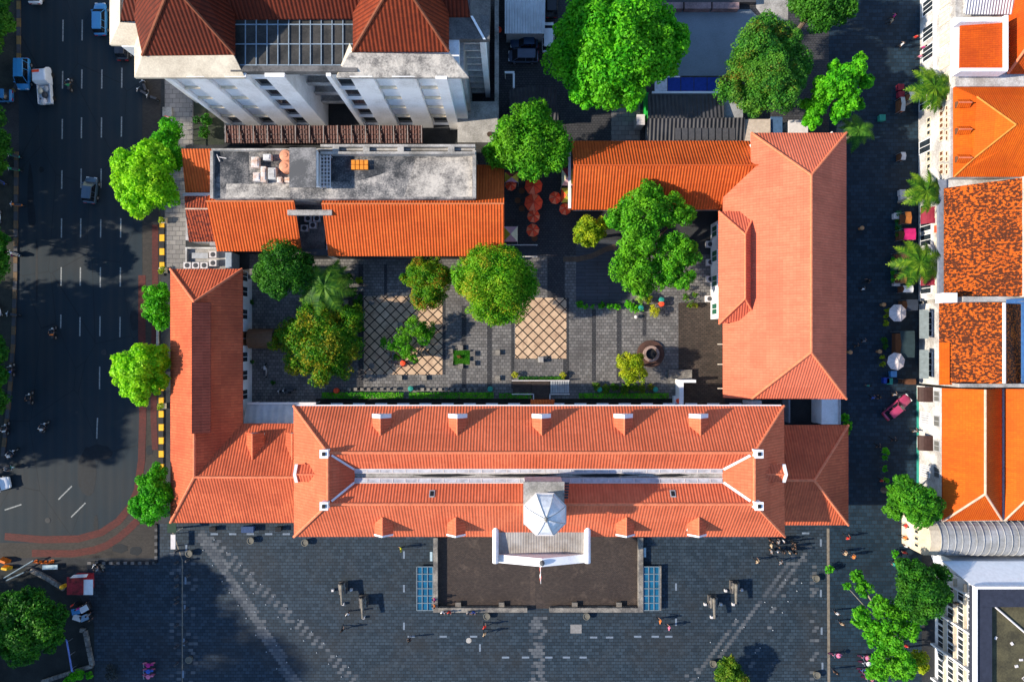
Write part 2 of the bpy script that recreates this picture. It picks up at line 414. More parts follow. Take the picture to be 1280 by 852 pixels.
# ------------------------------------------------------------------ the ground
def poly(pts, z=0.0): return [tuple(W(x, y)[:2]) for x, y in pts]
def ground(name, pts, z, mat):
    return structure(MB().sheet(poly(pts), z).build(name, mat))
M_PLAZA = pavers('plaza_pavers', (0.036, 0.057, 0.078), (0.017, 0.030, 0.043), (0.007, 0.010, 0.013), stain=0.5, stainc=(0.034, 0.032, 0.029), lightc=(0.055, 0.073, 0.088))
M_STREET = pavers('street_pavers', (0.019, 0.043, 0.068), (0.008, 0.022, 0.037), (0.010, 0.014, 0.018), bw=0.7, bh=0.5, stain=0.35)
M_COURT = pavers('courtyard_pavers', (0.22, 0.21, 0.20), (0.125, 0.12, 0.115), (0.05, 0.05, 0.05), bw=0.5, bh=0.4, stain=0.55, stainc=(0.06, 0.055, 0.055))
M_COURTD = pavers('dark_court_pavers', (0.068, 0.068, 0.072), (0.046, 0.047, 0.052), (0.022, 0.023, 0.026), bw=0.4, bh=0.3, stain=0.4)
M_SLABC = pavers('smooth_court_slabs', (0.07, 0.08, 0.095), (0.058, 0.066, 0.08), (0.035, 0.035, 0.04), bw=3.2, bh=0.45, stain=0.4)
M_TERR = pavers('terrace_bricks', (0.085, 0.062, 0.05), (0.052, 0.040, 0.034), (0.025, 0.02, 0.018), bw=0.28, bh=0.14, ms=0.015, stain=0.5, stainc=(0.03, 0.022, 0.02), lightc=(0.15, 0.11, 0.085))
M_DIRT = pavers('brown_dirt_bricks', (0.095, 0.07, 0.055), (0.055, 0.042, 0.034), (0.03, 0.025, 0.02), bw=0.5, bh=0.25, stain=0.6)
M_SHOULD = pavers('shoulder_bricks', (0.052, 0.045, 0.038), (0.034, 0.030, 0.027), (0.04, 0.035, 0.03), bw=0.3, bh=0.15, ms=0.012, stain=0.6)
M_WALKW = pavers('side_walk_slabs', (0.28, 0.26, 0.24), (0.2, 0.19, 0.18), (0.08, 0.08, 0.08), bw=0.9, bh=0.6, stain=0.5, stainc=(0.1, 0.09, 0.08))
M_REDB = pavers('red_bricks', (0.12, 0.024, 0.019), (0.075, 0.018, 0.015), (0.08, 0.03, 0.025), bw=0.3, bh=0.15, ms=0.012, stain=0.6, stainc=(0.05, 0.02, 0.02))
M_BASE = stained('dull_ground', (0.055, 0.058, 0.062), (0.022, 0.024, 0.026), 0.6, 0.25)
M_GREYC = stained('grey_court', (0.25, 0.29, 0.33), (0.16, 0.19, 0.215), 0.45, 0.12)
def asphalt(name):
    m, nt, b, _ = newmat(name)
    p = pos(nt)
    n1 = noise(nt, p, 0.06, 6, 0.6); n2 = noise(nt, p, 9.0, 3)
    mp = nd(nt, 'ShaderNodeMapping', {'Vector': p, 'Scale': (1.6, 0.05, 1)}).outputs[0]
    n3 = noise(nt, mp, 1.0, 5, 0.6)
    f = mth(nt, 'ADD', mth(nt, 'MULTIPLY', n1, 0.7), mth(nt, 'ADD', mth(nt, 'MULTIPLY', n2, 0.12), mth(nt, 'MULTIPLY', n3, 0.32)))
    c = ramp(nt, f, [(0.38, (0.009, 0.020, 0.029)), (0.52, (0.014, 0.026, 0.035)), (0.66, (0.027, 0.032, 0.035))])
    sx = nd(nt, 'ShaderNodeSeparateXYZ', {0: p}).outputs[0]
    tr = mth(nt, 'MULTIPLY_ADD', mth(nt, 'SINE', mth(nt, 'MULTIPLY', sx, 2*math.pi/1.31)), 0.5, 0.5)
    c = mix(nt, mth(nt, 'MULTIPLY', tr, mth(nt, 'MULTIPLY', n3, 0.55)), c, (0.007, 0.014, 0.020, 1))
    cr = nd(nt, 'ShaderNodeTexVoronoi', {'Vector': nd(nt, 'ShaderNodeMapping', {'Vector': p, 'Scale': (0.16, 0.09, 1)}).outputs[0], 'Scale': 1.0}, feature='DISTANCE_TO_EDGE').outputs[0]
    c = mix(nt, nd(nt, 'ShaderNodeMapRange', {0: mth(nt, 'ADD', cr, mth(nt, 'MULTIPLY', n2, 0.012)), 1: 0.008, 2: 0.014, 3: 0.55, 4: 0.0}).outputs[0], c, (0.007, 0.009, 0.011, 1))
    spk = noise(nt, p, 2.2, 8, 0.75)
    c = mix(nt, nd(nt, 'ShaderNodeMapRange', {0: spk, 1: 0.68, 2: 0.72, 3: 0.0, 4: 0.5}).outputs[0], c, (0.06, 0.06, 0.06, 1))
    setc(nt, b, c); b.inputs['Roughness'].default_value = 0.75
    bump(nt, b, n2, 0.01, 0.5)
    return m
M_ASPH = asphalt('asphalt')

structure(MB().sheet([(-420,-420),(420,-420),(420,420),(-420,420)], 0).build('ground', M_BASE))
ROADP = [(22,-500),(178,-500),(178,560),(176,600),(166,634),(146,655),(118,672),(90,678),(-300,678),(-300,600),(4,590),(10,540),(17,420),(24,300)]
ground('road', ROADP, 0.012, M_ASPH)
# brown brick shoulder that follows the road round its corner
ground('road_shoulder', [(176,-100),(201,-100),(201,600),(196,697),(-60,697),(-60,676),(90,676),(118,670),(146,653),(166,632),(175,598)], 0.006, M_SHOULD)
ground('plaza', [(212,654),(1035,654),(1035,1200),(108,1200),(108,850),(118,820),(108,704),(195,704),(195,654)], 0.006, M_PLAZA)
ground('street', [(1036,-300),(1152,-300),(1152,1200),(1036,1200)], 0.004, M_STREET)
ground('courtyard', [(312,318),(905,318),(905,506),(312,506)], 0.006, M_COURT)
ground('alley', [(600,165),(720,165),(720,320),(600,320)], 0.010, M_COURTD)
ground('side_walk', [(206,-60),(306,-60),(306,160),(232,182),(232,338),(206,338)], 0.008, M_WALKW)
ground('back_yard', [(600,-300),(1036,-300),(1036,176),(600,176)], 0.008, M_COURTD)
ground('grey_court', [(818,12),(938,12),(962,36),(962,95),(818,95)], 0.014, M_GREYC)
ground('paved_strip', [(764,128),(800,128),(800,176),(764,176)], 0.014, M_WALKW)
ground('court_slabs', [(720,300),(788,300),(788,382),(720,382)], 0.012, M_SLABC)
ground('service_yard', [(848,378),(906,378),(906,507),(848,507)], 0.012, M_DIRT)
ground('terrace', [(547,668),(798,668),(798,760),(547,760)], 0.012, M_TERR)
M_TCEN = pavers('terrace_path_bricks', (0.12, 0.085, 0.065), (0.07, 0.05, 0.042), (0.03, 0.025, 0.02), bw=0.28, bh=0.14, ms=0.015, stain=0.4)
ground('terrace_path', [(663,704),(669,704),(669,757),(663,757)], 0.018, M_TCEN)
# darker bands that frame the courtyard paving
b = MB()
for x0, x1, y0, y1 in ((577,583,382,486),(609,615,400,486),(639,643,372,486),(704,711,372,476),(740,745,386,476),(771,777,386,476),(803,808,390,420),
                       (553,557,372,468),(480,484,330,372),(684,706,318,372),(448,454,330,490)):
    b.sheet(poly([(x0,y0),(x1,y0),(x1,y1),(x0,y1)]), 0.013)
structure(b.build('courtyard_bands', M_COURTD))
# two squares of sandstone slabs laid diagonally
def diag(name):
    m, nt, b, _ = newmat(name)
    p = pos(nt)
    vec = nd(nt, 'ShaderNodeMapping', {'Vector': p, 'Rotation': (0, 0, R(45))}).outputs[0]
    br = nd(nt, 'ShaderNodeTexBrick', {'Vector': vec, 'Color1': (0.62,0.44,0.29,1), 'Color2': (0.50,0.34,0.22,1), 'Mortar': (0.02,0.017,0.015,1), 'Scale': 1.0,
            'Mortar Size': 0.075, 'Mortar Smooth': 0.1, 'Brick Width': 0.98, 'Row Height': 0.98}, offset=0.0)
    n = noise(nt, p, 0.9, 7, 0.7)
    c = mix(nt, nd(nt, 'ShaderNodeMapRange', {0: n, 1: 0.48, 2: 0.72, 3: 0.0, 4: 0.6}).outputs[0], br.outputs[0], (0.20,0.11,0.07,1))
    setc(nt, b, c); b.inputs['Roughness'].default_value = 0.8
    return m
M_DIAG = diag('sandstone_slabs')
ground('sandstone_square', [(455,370),(553,370),(553,468),(455,468)], 0.016, M_DIAG)
ground('sandstone_square', [(644,372),(708,372),(708,448),(644,448)], 0.016, M_DIAG)
# sand trail across the court
b = MB(); b.ribbon([W(x, y) for x, y in ((704,324),(722,324),(740,320),(756,312),(770,308))], 0.7, 0.02)
structure(b.build('sand_trail', stained('sand', (0.16,0.11,0.07), (0.09,0.065,0.05), 0.6, 1.5)))
# lane dashes
b = MB()
def dash(x0, y0, x1, y1, w=0.17, z=0.022):
    a, c = W(x0,y0), W(x1,y1); b.ribbon([a, c], w, z)
for x, ys in ((79,((25,52),(89,111),(149,174),(213,236),(273,297),(334,357),(393,410))),(103,((25,51),(87,111),(147,173),(211,235),(273,297),(334,357),(396,420))),
              (128,((87,111),(147,172),(211,235),(274,297),(334,359),(395,420),(458,486))),(153,((85,110),(146,171),(273,297),(334,358),(396,421)))):
    for i, (y0, y1) in enumerate(ys):
        q = (y0-25)/400*3
        dash(x-q, y0, x-q-0.3, y1)
for q in ((73,624,90,607),(89,646,107,628),(6,637,27,630),(122,522,121,548)): dash(*q)
structure(b.build('lane_markings', plain('road_paint', (0.24,0.25,0.24), 0.7, 0.5, 5)))
# red brick bands along the kerb and round the corner
b = MB()
A = [(177.5,344),(177.5,430),(178.5,520),(177,575),(172,612),(163,633),(148,651),(127,665),(98,673),(53,674),(6,670)]
B = [(194,281),(194,350),(193,440),(192,520),(194,562)]
D = [(172,650),(161,661),(148,672),(134,681),(118,687),(91,691.5),(40,691)]
for L, w in ((A,0.95),(B,0.8),(D,0.95)): b.ribbon([W(*p) for p in L], w, 0.024)
structure(b.build('brick_bands', M_REDB))
# tar patches and tyre smears on the asphalt
b = MB()
def blot(cx, cy, rx, ry, seed, n=14, z=0.018):
    rnd = random.Random(seed)
    pts = []
    for k in range(n):
        t = 2*math.pi*k/n; q = rnd.uniform(0.85, 1.1)
        pts.append(W(cx+rx*q*math.cos(t), cy+ry*q*math.sin(t)))
    b.sheet([p[:2] for p in pts], z)
for i, q in enumerate(((38,245,4,40),(40,270,5,16),(52,212,3,4),(46,340,1.5,40),(110,590,12,34),(125,565,16,10),(120,655,3,12),(187,562,5,7),(150,685,10,6),(170,688,8,6),(176,415,4,4),(168,400,6,14))): blot(*q, i, z=0.0165+i*0.0004)
structure(b.build('tar_patches', plain('tar', (0.007,0.011,0.015), 0.6, 0.3)))

# lighter paths of bricks across the plaza, brick by brick
def randbrick(name, a, c):
    m, nt, bs, _ = newmat(name)
    isl = nt.nodes.new('ShaderNodeNewGeometry').outputs['Random Per Island']
    setc(nt, bs, ramp(nt, isl, [(0.0, a), (1.0, c)])); bs.inputs['Roughness'].default_value = 0.75
    return m
M_PATH = randbrick('path_bricks', (0.055,0.065,0.078), (0.115,0.125,0.135))
rnd = random.Random(3)
LAID = set()
def brickband(bm, p0, p1, half, keep, checker=False):
    a, c = W(*p0), W(*p1); d = (c-a); L = d.length; d.normalize(); n = Vector((-d.y, d.x, 0))
    y0, y1 = sorted((a.y, c.y)); x0, x1 = min(a.x,c.x)-2, max(a.x,c.x)+2
    r = int(y0/0.42)-2
    while r*0.42 < y1+1:
        off = 0.31 if r % 2 else 0.0
        k = int(x0/0.62)-1
        while k*0.62 < x1:
            x, y = k*0.62+off+0.31, r*0.42+0.21
            q = Vector((x, y, 0))-a
            t, w = q.dot(d), abs(q.dot(n))
            kk = keep
            if checker: kk = keep if ((r//2)+(k//1)) % 2 else 0.04
            if 0 < t < L and w < half*rnd.uniform(0.85, 1.1) and rnd.random() < kk and (r, k) not in LAID:
                LAID.add((r, k))
                bm.sheet([(x-0.29,y-0.19),(x+0.29,y-0.19),(x+0.29,y+0.19),(x-0.29,y+0.19)], 0.014)
            k += 1
        r += 1
b = MB()
brickband(b, (250,664), (372,856), 0.72, 0.99); brickband(b, (262,672), (446,852), 0.75, 0.95, True)
brickband(b, (1014,682), (858,856), 0.8, 0.95, True); brickband(b, (1004,694), (925,852), 0.6, 0.3, True)
brickband(b, (672.5,770), (672.5,980), 0.95, 0.75)
brickband(b, (222,690), (222,850), 1.0, 0.2); brickband(b, (1018,690), (1018,980), 0.5, 0.3); brickband(b, (240,700), (240,860), 0.45, 0.4)
structure(b.build('plaza_paths', M_PATH))
b = MB()
for x, y, v in ((505,693,1),(505,735,1),(505,782,1),(600,809,1),(514,795,0),(554,795,0),(592,795,0),(632,821,0),(657,821,0),(686,821,0),(708,821,0),(729,821,0),(742,796,0),(762,796,0),(797,795,0),(819,795,0),(836,795,0),
                (268,667,0),(291,667,0),(313,667,0),(336,667,0),(358,667,0),(233,685,1),(232,725,1),(231,760,1),(230,802,1),(229,842,1),(845,733,1),(845,777,1),(1026,678,1),(1026,741,1),(1027,788,1),(1028,832,1),(1007,666,0)):
    c = W(x, y); h = (0.12, 0.48) if v else (0.48, 0.12)
    b.box((c.x-h[0], c.y-h[1], 0.016), (c.x+h[0], c.y+h[1], 0.03))
structure(b.build('plaza_markings', plain('pale_strip', (0.17,0.21,0.26), 0.6, 0.2)))
b = MB()
for y in (0,): 
    b.ribbon([W(214,660), W(228,700), W(228,860)], 0.15, 0.017); b.ribbon([W(1035,660), W(1036,860)], 0.35, 0.017)
structure(b.build('drain_lines', plain('drain', (0.2,0.17,0.13), 0.8, 0.3)))
ground('metal_hatch', [(713,780),(727,780),(727,791),(713,791)], 0.02, plain('hatch_grey', (0.22,0.21,0.2), 0.7))
# ------------------------------------------------------------------ building helpers
def ob3(m, c, a, b_, n, mi=0):
    """box with half axes a, b_, n"""
    c, a, b_, n = Vector(c), Vector(a), Vector(b_), Vector(n)
    vs = [c+sx*a+sy*b_+sz*n for sz in (-1,1) for sx, sy in ((-1,-1),(1,-1),(1,1),(-1,1))]
    return m.add(vs, [(3,2,1,0),(4,5,6,7),(0,1,5,4),(1,2,6,5),(2,3,7,6),(3,0,4,7)], mi)
ZV = Vector((0,0,1))
def window(root, P, n, w, h, fm=WHITE_P, pm=WIN, name='window', bars=1, sill=None):
    P, n = Vector(P), Vector(n).normalized(); d = ZV.cross(n)
    f = MB(); t = 0.09
    for sx in (-1, 1): ob3(f, P+d*sx*(w/2-t/2)+n*0.04, d*t/2, ZV*h/2, n*0.06)
    for sz in (-1, 1): ob3(f, P+ZV*sz*(h/2-t/2)+n*0.037, d*(w/2-t), ZV*t/2, n*0.055)
    for i in range(bars): ob3(f, P+d*(w*((i+1)/(bars+1)-0.5))+n*0.033, d*0.035, ZV*(h/2-t), n*0.05)
    o = f.build(name, fm, root)
    ob3(MB(), P, d, ZV, n)
    g = MB(); ob3(g, P+n*0.02, d*(w/2-0.02), ZV*(h/2-0.02), n*0.03); g.build('pane', pm, o)
    if sill:
        s_ = MB(); ob3(s_, P-ZV*(h/2+0.07)+n*0.16, d*(w/2+0.12), ZV*0.06, n*0.16); s_.build('sill', sill, o)
    return o
def roof(root, polys, mat, t=0.2, name='roof', caps=(), capm=RIDGE, capr=0.16):
    b = MB(); b.slab(polys, t)
    o = b.build(name, mat, root, uv=True)
    if caps:
        c = MB()
        for p, q in caps: c.tube(Vector(p)+Vector((0,0,0.02)), Vector(q)+Vector((0,0,0.02)), capr, n=7)
        c.build('ridge_cap', capm, o)
    return o
def box_part(root, name, a, b_, mat, bevel=0.0):
    return MB().box(a, b_).build(name, mat, root, bevel=bevel)
def dormer(root, F, E, halfw, drop, wall_h, roofm, facem, face_t=0.14, hip=0.0):
    """F ridge front point, E ridge end point (same height) on the slope behind; the front faces from E to F"""
    F, E = Vector(F), Vector(E); d = (F-E); L = d.length; d.normalize(); s = Vector((-d.y, d.x, 0))
    rf = F.copy(); lo = ZV*drop
    if hip: rf = F-d*hip
    p = [[rf, F+s*halfw-lo, E+s*halfw-lo, E], [rf, F-s*halfw-lo, E-s*halfw-lo, E]]
    if hip: p.append([rf, F+s*halfw-lo, F-s*halfw-lo])
    r = roof(root, p, roofm, 0.1, 'dormer', [(rf, E)], RIDGE, 0.09)
    b = MB(); q = F-d*0.12; w = halfw-0.14; top = ZV*0.12
    prof = [q+s*w-lo-top-ZV*wall_h, q-s*w-lo-top-ZV*wall_h, q-s*w-lo-top, q-ZV*(0.16+hip), q+s*w-lo-top]
    b.add(prof+[v-d*(L-0.25) for v in prof], [(0,1,2,3,4),(9,8,7,6,5),(0,5,6,1),(1,6,7,2),(2,7,8,3),(3,8,9,4),(4,9,5,0)])
    b.build('dormer_wall', facem, r)
    if face_t:
        g = MB(); q = F+d*0.06
        prof = [F+d*0.0+s*(halfw+.03)-lo, F-s*(halfw+.03)-lo, F-s*(halfw+.03)-lo+ZV*0.16, F+ZV*0.14, F+s*(halfw+.03)-lo+ZV*0.16]
        g.add([v+d*face_t for v in prof]+[v-d*0.04 for v in prof], [(0,1,2,3,4),(9,8,7,6,5),(0,5,6,1),(1,6,7,2),(2,7,8,3),(3,8,9,4),(4,9,5,0)])
        g.build('pediment', facem, r)
    return r

# ------------------------------------------------------------------ the main museum building
ze, zr, zv = 10.3, 14.6, 12.9
mu = thing('museum', 'long town hall with red tiled double-ridged roof, white octagonal cupola and dormers', 'building', W(674,588,0))
Aq, Bq, Cq, Dq = W(367,507,ze), W(980,507,ze), W(981,670.5,ze), W(367.5,670.5,ze)
aq, bq, cq, dq = W(410,565.5,zr), W(943,565.5,zr), W(943,630,zr), W(410,630,zr)
eq, fq, gq, hq = W(443,586,zv), W(904,586,zv), W(904,603,zv), W(443,603,zv)
for P_ in (Aq, Bq): P_.y = (Aq.y+Bq.y)/2
roof(mu, [[Aq,Bq,bq,aq],[Dq,dq,cq,Cq],[Aq,aq,dq,Dq],[Bq,Cq,cq,bq],[aq,bq,fq,eq],[dq,hq,gq,cq],[aq,eq,hq,dq],[bq,cq,gq,fq]], T_RED, 0.25,
     caps=[(aq,bq),(cq,dq),(aq,dq),(bq,cq),(Aq,aq),(Bq,bq),(Cq,cq),(Dq,dq)])
x0, x1, y0, y1 = Aq.x+0.8, Bq.x-0.8, Dq.y+0.8, Aq.y-0.8
w_ = box_part(mu, 'wall', (x0,y0,0), (x1,y1,10.15), WHITE)
box_part(mu, 'cornice', (x0-0.45,y0-0.45,9.75), (x1+0.45,y1+0.45,10.03), WHITE)
for i in range(19):
    for z in (2.8, 7.2):
        x = x0+2.0+i*(x1-x0-4)/18
        window(mu, (x, y1, z), (0,1,0), 1.3, 2.3, pm=WIN, sill=WHITE_P)
        if abs(x-3.6) > 5.6: window(mu, (x, y0, z), (0,-1,0), 1.3, 2.3, pm=GREEN_SH, sill=WHITE_P)
box_part(mu, 'gutter', (Aq.x+.3,Aq.y-.05,ze-.22), (Bq.x-.3,Aq.y+.12,ze-.02), WHITE_P)
# gutter valley: white trough, two rows of framed glass panels, dark slit between
ys = [PY(y, zv) for y in (586, 590.8, 597.8, 603)]; xa, xb = PX(443, zv), PX(904, zv)
g = box_part(mu, 'valley_gutter', (xa-0.2, ys[3]-0.15, zv-0.7), (xb+0.2, ys[0]+0.15, zv-0.28), CONC_L)
p = MB(); fr = MB(); n = 29
for i in range(n):
    u0, u1 = xa+(xb-xa)*i/n, xa+(xb-xa)*(i+1)/n
    for ya, yb, za, zb in ((ys[0],ys[1],0.02,-0.12),(ys[3],ys[2],0.02,-0.12)):
        p.slab([[(u0+0.06,ya,zv+za),(u1-0.06,ya,zv+za),(u1-0.06,yb,zv+zb),(u0+0.06,yb,zv+zb)]], 0.06)
        fr.slab([[(u0-0.05,ya,zv+za+.03),(u0+0.05,ya,zv+za+.03),(u0+0.05,yb,zv+zb+.03),(u0-0.05,yb,zv+zb+.03)]], 0.12)
for y, z in ((ys[0],0.05),(ys[1],-0.1),(ys[2],-0.1),(ys[3],0.05)): fr.box((xa,y-0.05,zv+z-0.03),(xb,y+0.05,zv+z+0.03))
p.build('skylight_panel', PANE, g); fr.build('skylight_frame', OFFW, g)
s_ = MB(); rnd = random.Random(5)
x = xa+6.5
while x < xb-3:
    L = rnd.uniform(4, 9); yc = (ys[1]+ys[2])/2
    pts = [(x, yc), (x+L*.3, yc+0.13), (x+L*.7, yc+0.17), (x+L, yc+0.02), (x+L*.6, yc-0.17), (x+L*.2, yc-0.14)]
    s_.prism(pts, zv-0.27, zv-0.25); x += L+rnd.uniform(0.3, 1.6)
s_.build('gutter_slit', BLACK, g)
for a_, e_ in ((aq,eq),(bq,fq),(cq,gq),(dq,hq)):
    st = a_.lerp(e_, 0.14)+ZV*0.06; en = e_+ZV*0.06; d_ = (en-st); L = d_.length; d_.normalize()
    f_ = MB(); n_ = 8; s2 = Vector((-d_.y, d_.x, 0)).normalized()
    for i in range(n_):
        q0, q1 = st+d_*L*i/n_, st+d_*L*(i+1)/n_; w0 = 0.30+(0.08 if i % 2 else 0)
        f_.slab([[q0+s2*w0, q1+s2*w0, q1-s2*0.28, q0-s2*0.28]], 0.1)
    f_.build('flashing', WHITE, mu)
for q in (aq, bq, cq, dq):
    sx = -1 if q.x < 0 else 1
    c0 = q+Vector((sx*0.22, 0.0, 0))
    ch = MB().box((c0.x-.38,c0.y-.38,zr-1.6),(c0.x+.38,c0.y+.38,zr+0.75)).box((c0.x-.46,c0.y-.46,zr+0.75),(c0.x+.46,c0.y+.46,zr+0.9)).build('chimney', WHITE, mu)
    MB().box((c0.x-.17,c0.y-.2,zr+0.9),(c0.x+.17,c0.y+.2,zr+1.02)).build('flue', BLACK, ch)
for x in (475.5, 571.5, 677, 780.5, 875.5):
    dormer(mu, W(x,522.3,13.05), W(x,544,13.05), 1.05, 0.85, 0.9, T_RED, WHITE, 0.42)
for x in (478, 569.5, 783, 873.5):
    dormer(mu, W(x,669.5,13.0), W(x,646,13.0), 1.05, 0.85, 1.2, T_RED, WHITE, 0.16)
dormer(mu, W(370,592.5,13.0), W(395,592.5,13.0), 1.0, 0.7, 1.2, T_RED, WHITE, 0.3)
dormer(mu, W(981,592.5,13.0), W(957,592.5,13.0), 1.0, 0.7, 1.2, T_RED, WHITE, 0.3)
for x in (540, 841):
    c0 = W(x,617,13.75); nrm = Vector((0, 0.62, 0.78)); d_ = Vector((1,0,0)); e_ = nrm.cross(d_)
    f_ = MB(); ob3(f_, c0, d_*0.3, e_*0.42, nrm*0.1); o = f_.build('skylight', GREY_P, mu)
    f_ = MB(); ob3(f_, c0+nrm*0.04, d_*0.2, e_*0.3, nrm*0.08); f_.build('pane', BLACK, o)
# cupola
cx, cy = 3.42, -18.0
dr = MB().box((cx-2.05,cy-1.6,12.4),(cx+2.05,cy+2.75,16.2)).build('cupola', WHITE_D, mu)
MB().box((cx-2.2,cy-1.75,16.2),(cx+2.2,cy+2.9,16.4)).build('cupola_deck', CONC_L, dr)
b = MB()
for i in range(6):
    b.box((cx+2.3,cy+2.55-i*0.36,15.9-i*0.25),(cx+2.75,cy+2.75-i*0.36,16.1-i*0.25))
b.build('rungs', DGREY, dr)
ra = R(22.5)
MB().lathe([(1.75,0),(1.75,2.3)], (cx,cy,16.4), 8, rot=ra).build('lantern_wall', WHITE, dr)
for k in range(8):
    t = R(45*k); window(dr, (cx+1.64*math.cos(t), cy+1.64*math.sin(t), 17.5), (math.cos(t), math.sin(t), 0), 0.75, 1.3, name='lantern_window', bars=0)
dm = stained('dome_sheet', (0.78,0.79,0.82), (0.42,0.43,0.46), 0.4, 0.6, 0.5)
do = MB().lathe([(2.28,-0.2),(2.3,0.0),(2.1,0.5),(1.72,1.0),(1.2,1.45),(0.6,1.78),(0.2,1.9)], (cx,cy,18.7), 8, rot=ra).build('dome', dm, dr)
b = MB()
for k in range(8):
    t = ra+R(45*k); cs, sn = math.cos(t), math.sin(t)
    b.path([(cx+r*cs,cy+r*sn,18.7+z+.03) for r, z in ((2.3,0.0),(2.1,0.5),(1.72,1.0),(1.2,1.45),(0.6,1.78),(0.2,1.9))], 0.045, 5)
b.build('dome_rib', GREY_P, do)
b = MB(); b.lathe([(2.40,-.12),(2.40,.06),(2.2,.08),(2.2,-.12)], (cx,cy,18.7), 8, rot=ra); b.build('dome_rim', OFFW, do)
MB().lathe([(0.2,0),(0.22,.3),(.08,.45),(.16,.7),(.05,.95),(.03,1.5)], (cx,cy,20.55), 8).build('finial', CONC_L, do)
# portico
zp = 10.3
xl, xr_, yb, yf = PX(617,zp), PX(736,zp), y0, PY(701,zp)
po = thing_p = MB().box((xl+.15,yf+.6,9.3),(xr_-.15,yb+1.4,9.9)).build('portico', WHITE, mu)
zd = 11.0
b = MB(); xm = (xl+xr_)/2
b.slab([[(xl+.5,yb+1.0,zd+.05),(xr_-.5,yb+1.0,zd+.05),(xr_-.5,yf+.9,zd-.35),(xl+.5,yf+.9,zd-.35)]], 0.15)
b.build('portico_roof', ROOFGREY, po, uv=True)
for sx, x in ((-1,xl+.25),(1,xr_-.25)):
    MB().box((x-.36,yf+.1,9.9),(x+.36,yb+1.5,zd+.25)).tube((x,yf+.1,zd+.25),(x,yb+1.5,zd+.25),0.3,n=10).build('parapet', WHITE, po)
prof = [(xl-.1,9.9),(xr_+.1,9.9),(xr_+.1,zd-.35),(xm,zd+1.3),(xl-.1,zd-.35)]
b = MB(); n = 5
b.add([(x,yf,z) for x,z in prof]+[(x,yf+.95,z) for x,z in prof], [(0,1,2,3,4),(9,8,7,6,5)]+[(i,i+5,(i+1)%5+5,(i+1)%5) for i in range(5)])
b.build('pediment', WHITE, po)
b = MB(); b.lathe([(.3,0),(.3,.35),(.12,.5)], (xm,yf+.45,zd+1.2), 8); b.build('acroterion', CONC, po)
for i in range(6):
    x = xl+.7+i*(xr_-xl-1.4)/5
    MB().lathe([(.42,0),(.42,.3),(.32,.4),(.28,8.8),(.42,9.0),(.42,9.3)], (x,yf+1.0,0), 12).build('column', WHITE, po, smooth=False)
# flag leaning out from the pediment
fl = thing('flag', 'red and white flag on a pole leaning out from the white portico', 'flag', (xm,yf-.05,7.6))
pa, pb = Vector((xm,yf-.05,7.6)), Vector((xm,yf-3.0,9.2))
MB().tube(pa,pb,.05,.03).build('pole', WHITE_P, fl)
def cloth(m, P0, dirv, L, drop, mi0, mi1, n=8):
    vs = []; dirv = Vector(dirv)
    for i in range(n+1):
        for j in range(3):
            q = P0+dirv*L*i/n - ZV*drop*j/2 + Vector((0.10*math.sin(i*1.4+j), 0, 0))
            vs.append(q)
    b0 = [(3*i+j, 3*i+3+j, 3*i+4+j, 3*i+1+j) for i in range(n) for j in range(2)]
    for i in range(n):
        for j in range(2): m.add([vs[k] for k in b0[i*2+j]], [(0,1,2,3)], mi0 if j == 0 else mi1)
b = MB(); cloth(b, pa.lerp(pb,.35), (pb-pa).normalized(), 2.1, 1.2, 0, 1); b.build('flag_cloth', [RED, WHITE_P], fl)
tl = thing('entrance_roof', 'small bright orange tiled roof over the back door of the town hall', 'canopy', W(678,502,0))
roof(tl, [[W(663,499,4.6),W(693,499,4.6),W(693,507,5.6),W(663,507,5.6)]], T_ORANGE, .12)
b = MB()
for x in (664.5, 691.5): b.tube(W(x,499.5,0), W(x,499.5,4.5), .09)
b.build('post', WHITE_P, tl)

# ------------------------------------------------------------------ wings beside it
Zw, Zt = 6.0, 9.2
wg = thing('museum_wing', 'L-shaped red tiled wing west of the town hall, long raised ridge box on it', 'building', W(255,560,0))
P1,P2 = W(213,336,Zw), W(303,336,Zw); P3 = W(210,653,Zw); P4 = W(372,653,Zw); P5 = W(372,529,Zw); P6 = W(303,529,Zw)
P3.x = P1.x; P6.x = P2.x
r1 = W(244,377,Zt); r2 = W(249,596,Zt); r1.x = r2.x = (P1.x+P2.x)/2; r3 = Vector((PX(372,Zt), r2.y, Zt))
roof(wg, [[P1,P2,r1],[P1,r1,r2,P3],[P2,P6,r2,r1],[P3,r2,r3,P4],[P6,P5,r3,r2]], T_WEST, 0.2, caps=[(P1,r1),(P2,r1),(r2,r3),(P3,r2),(r1,r2)])
# raised ridge box
xa, xb = r1.x-.05, PX(263,9.0); ya, yb2 = PY(378,9.2), PY(541,9.2)
b = MB(); b.slab([[(xa,ya,9.75),(xa,yb2,9.75),(xb,yb2,8.95),(xb,ya,8.95)]], .12)
lo_ = b.build('ridge_box', T_OLD if False else tiles('dark_west_tiles', (0.36,0.085,0.05), (0.27,0.06,0.035), weather=0.5), wg, uv=True)
MB().box((xa+.1,yb2+.1,7.6),(xb-.3,ya-.1,8.75)).build('ridge_box_wall', plain('dark_red_board',(.22,.06,.04),.8), lo_)
ww = (P1.x+1.1, P2.x-1.1)
MB().prism([(ww[0],P1.y-.8),(ww[1],P1.y-.8),(ww[1],P6.y-.8),(P4.x,P5.y-.8),(P4.x,P4.y+.8),(ww[0],P4.y+.8)], 0, 5.9).build('wall', WHITE, wg)
for i, y in enumerate((345, 364, 392.5, 446, 469, 493)):
    window(wg, (ww[1], PY(y,3)*1.0, 2.7), (1,0,0), 1.35, 2.2, WHITE_P, WIN, bars=1)
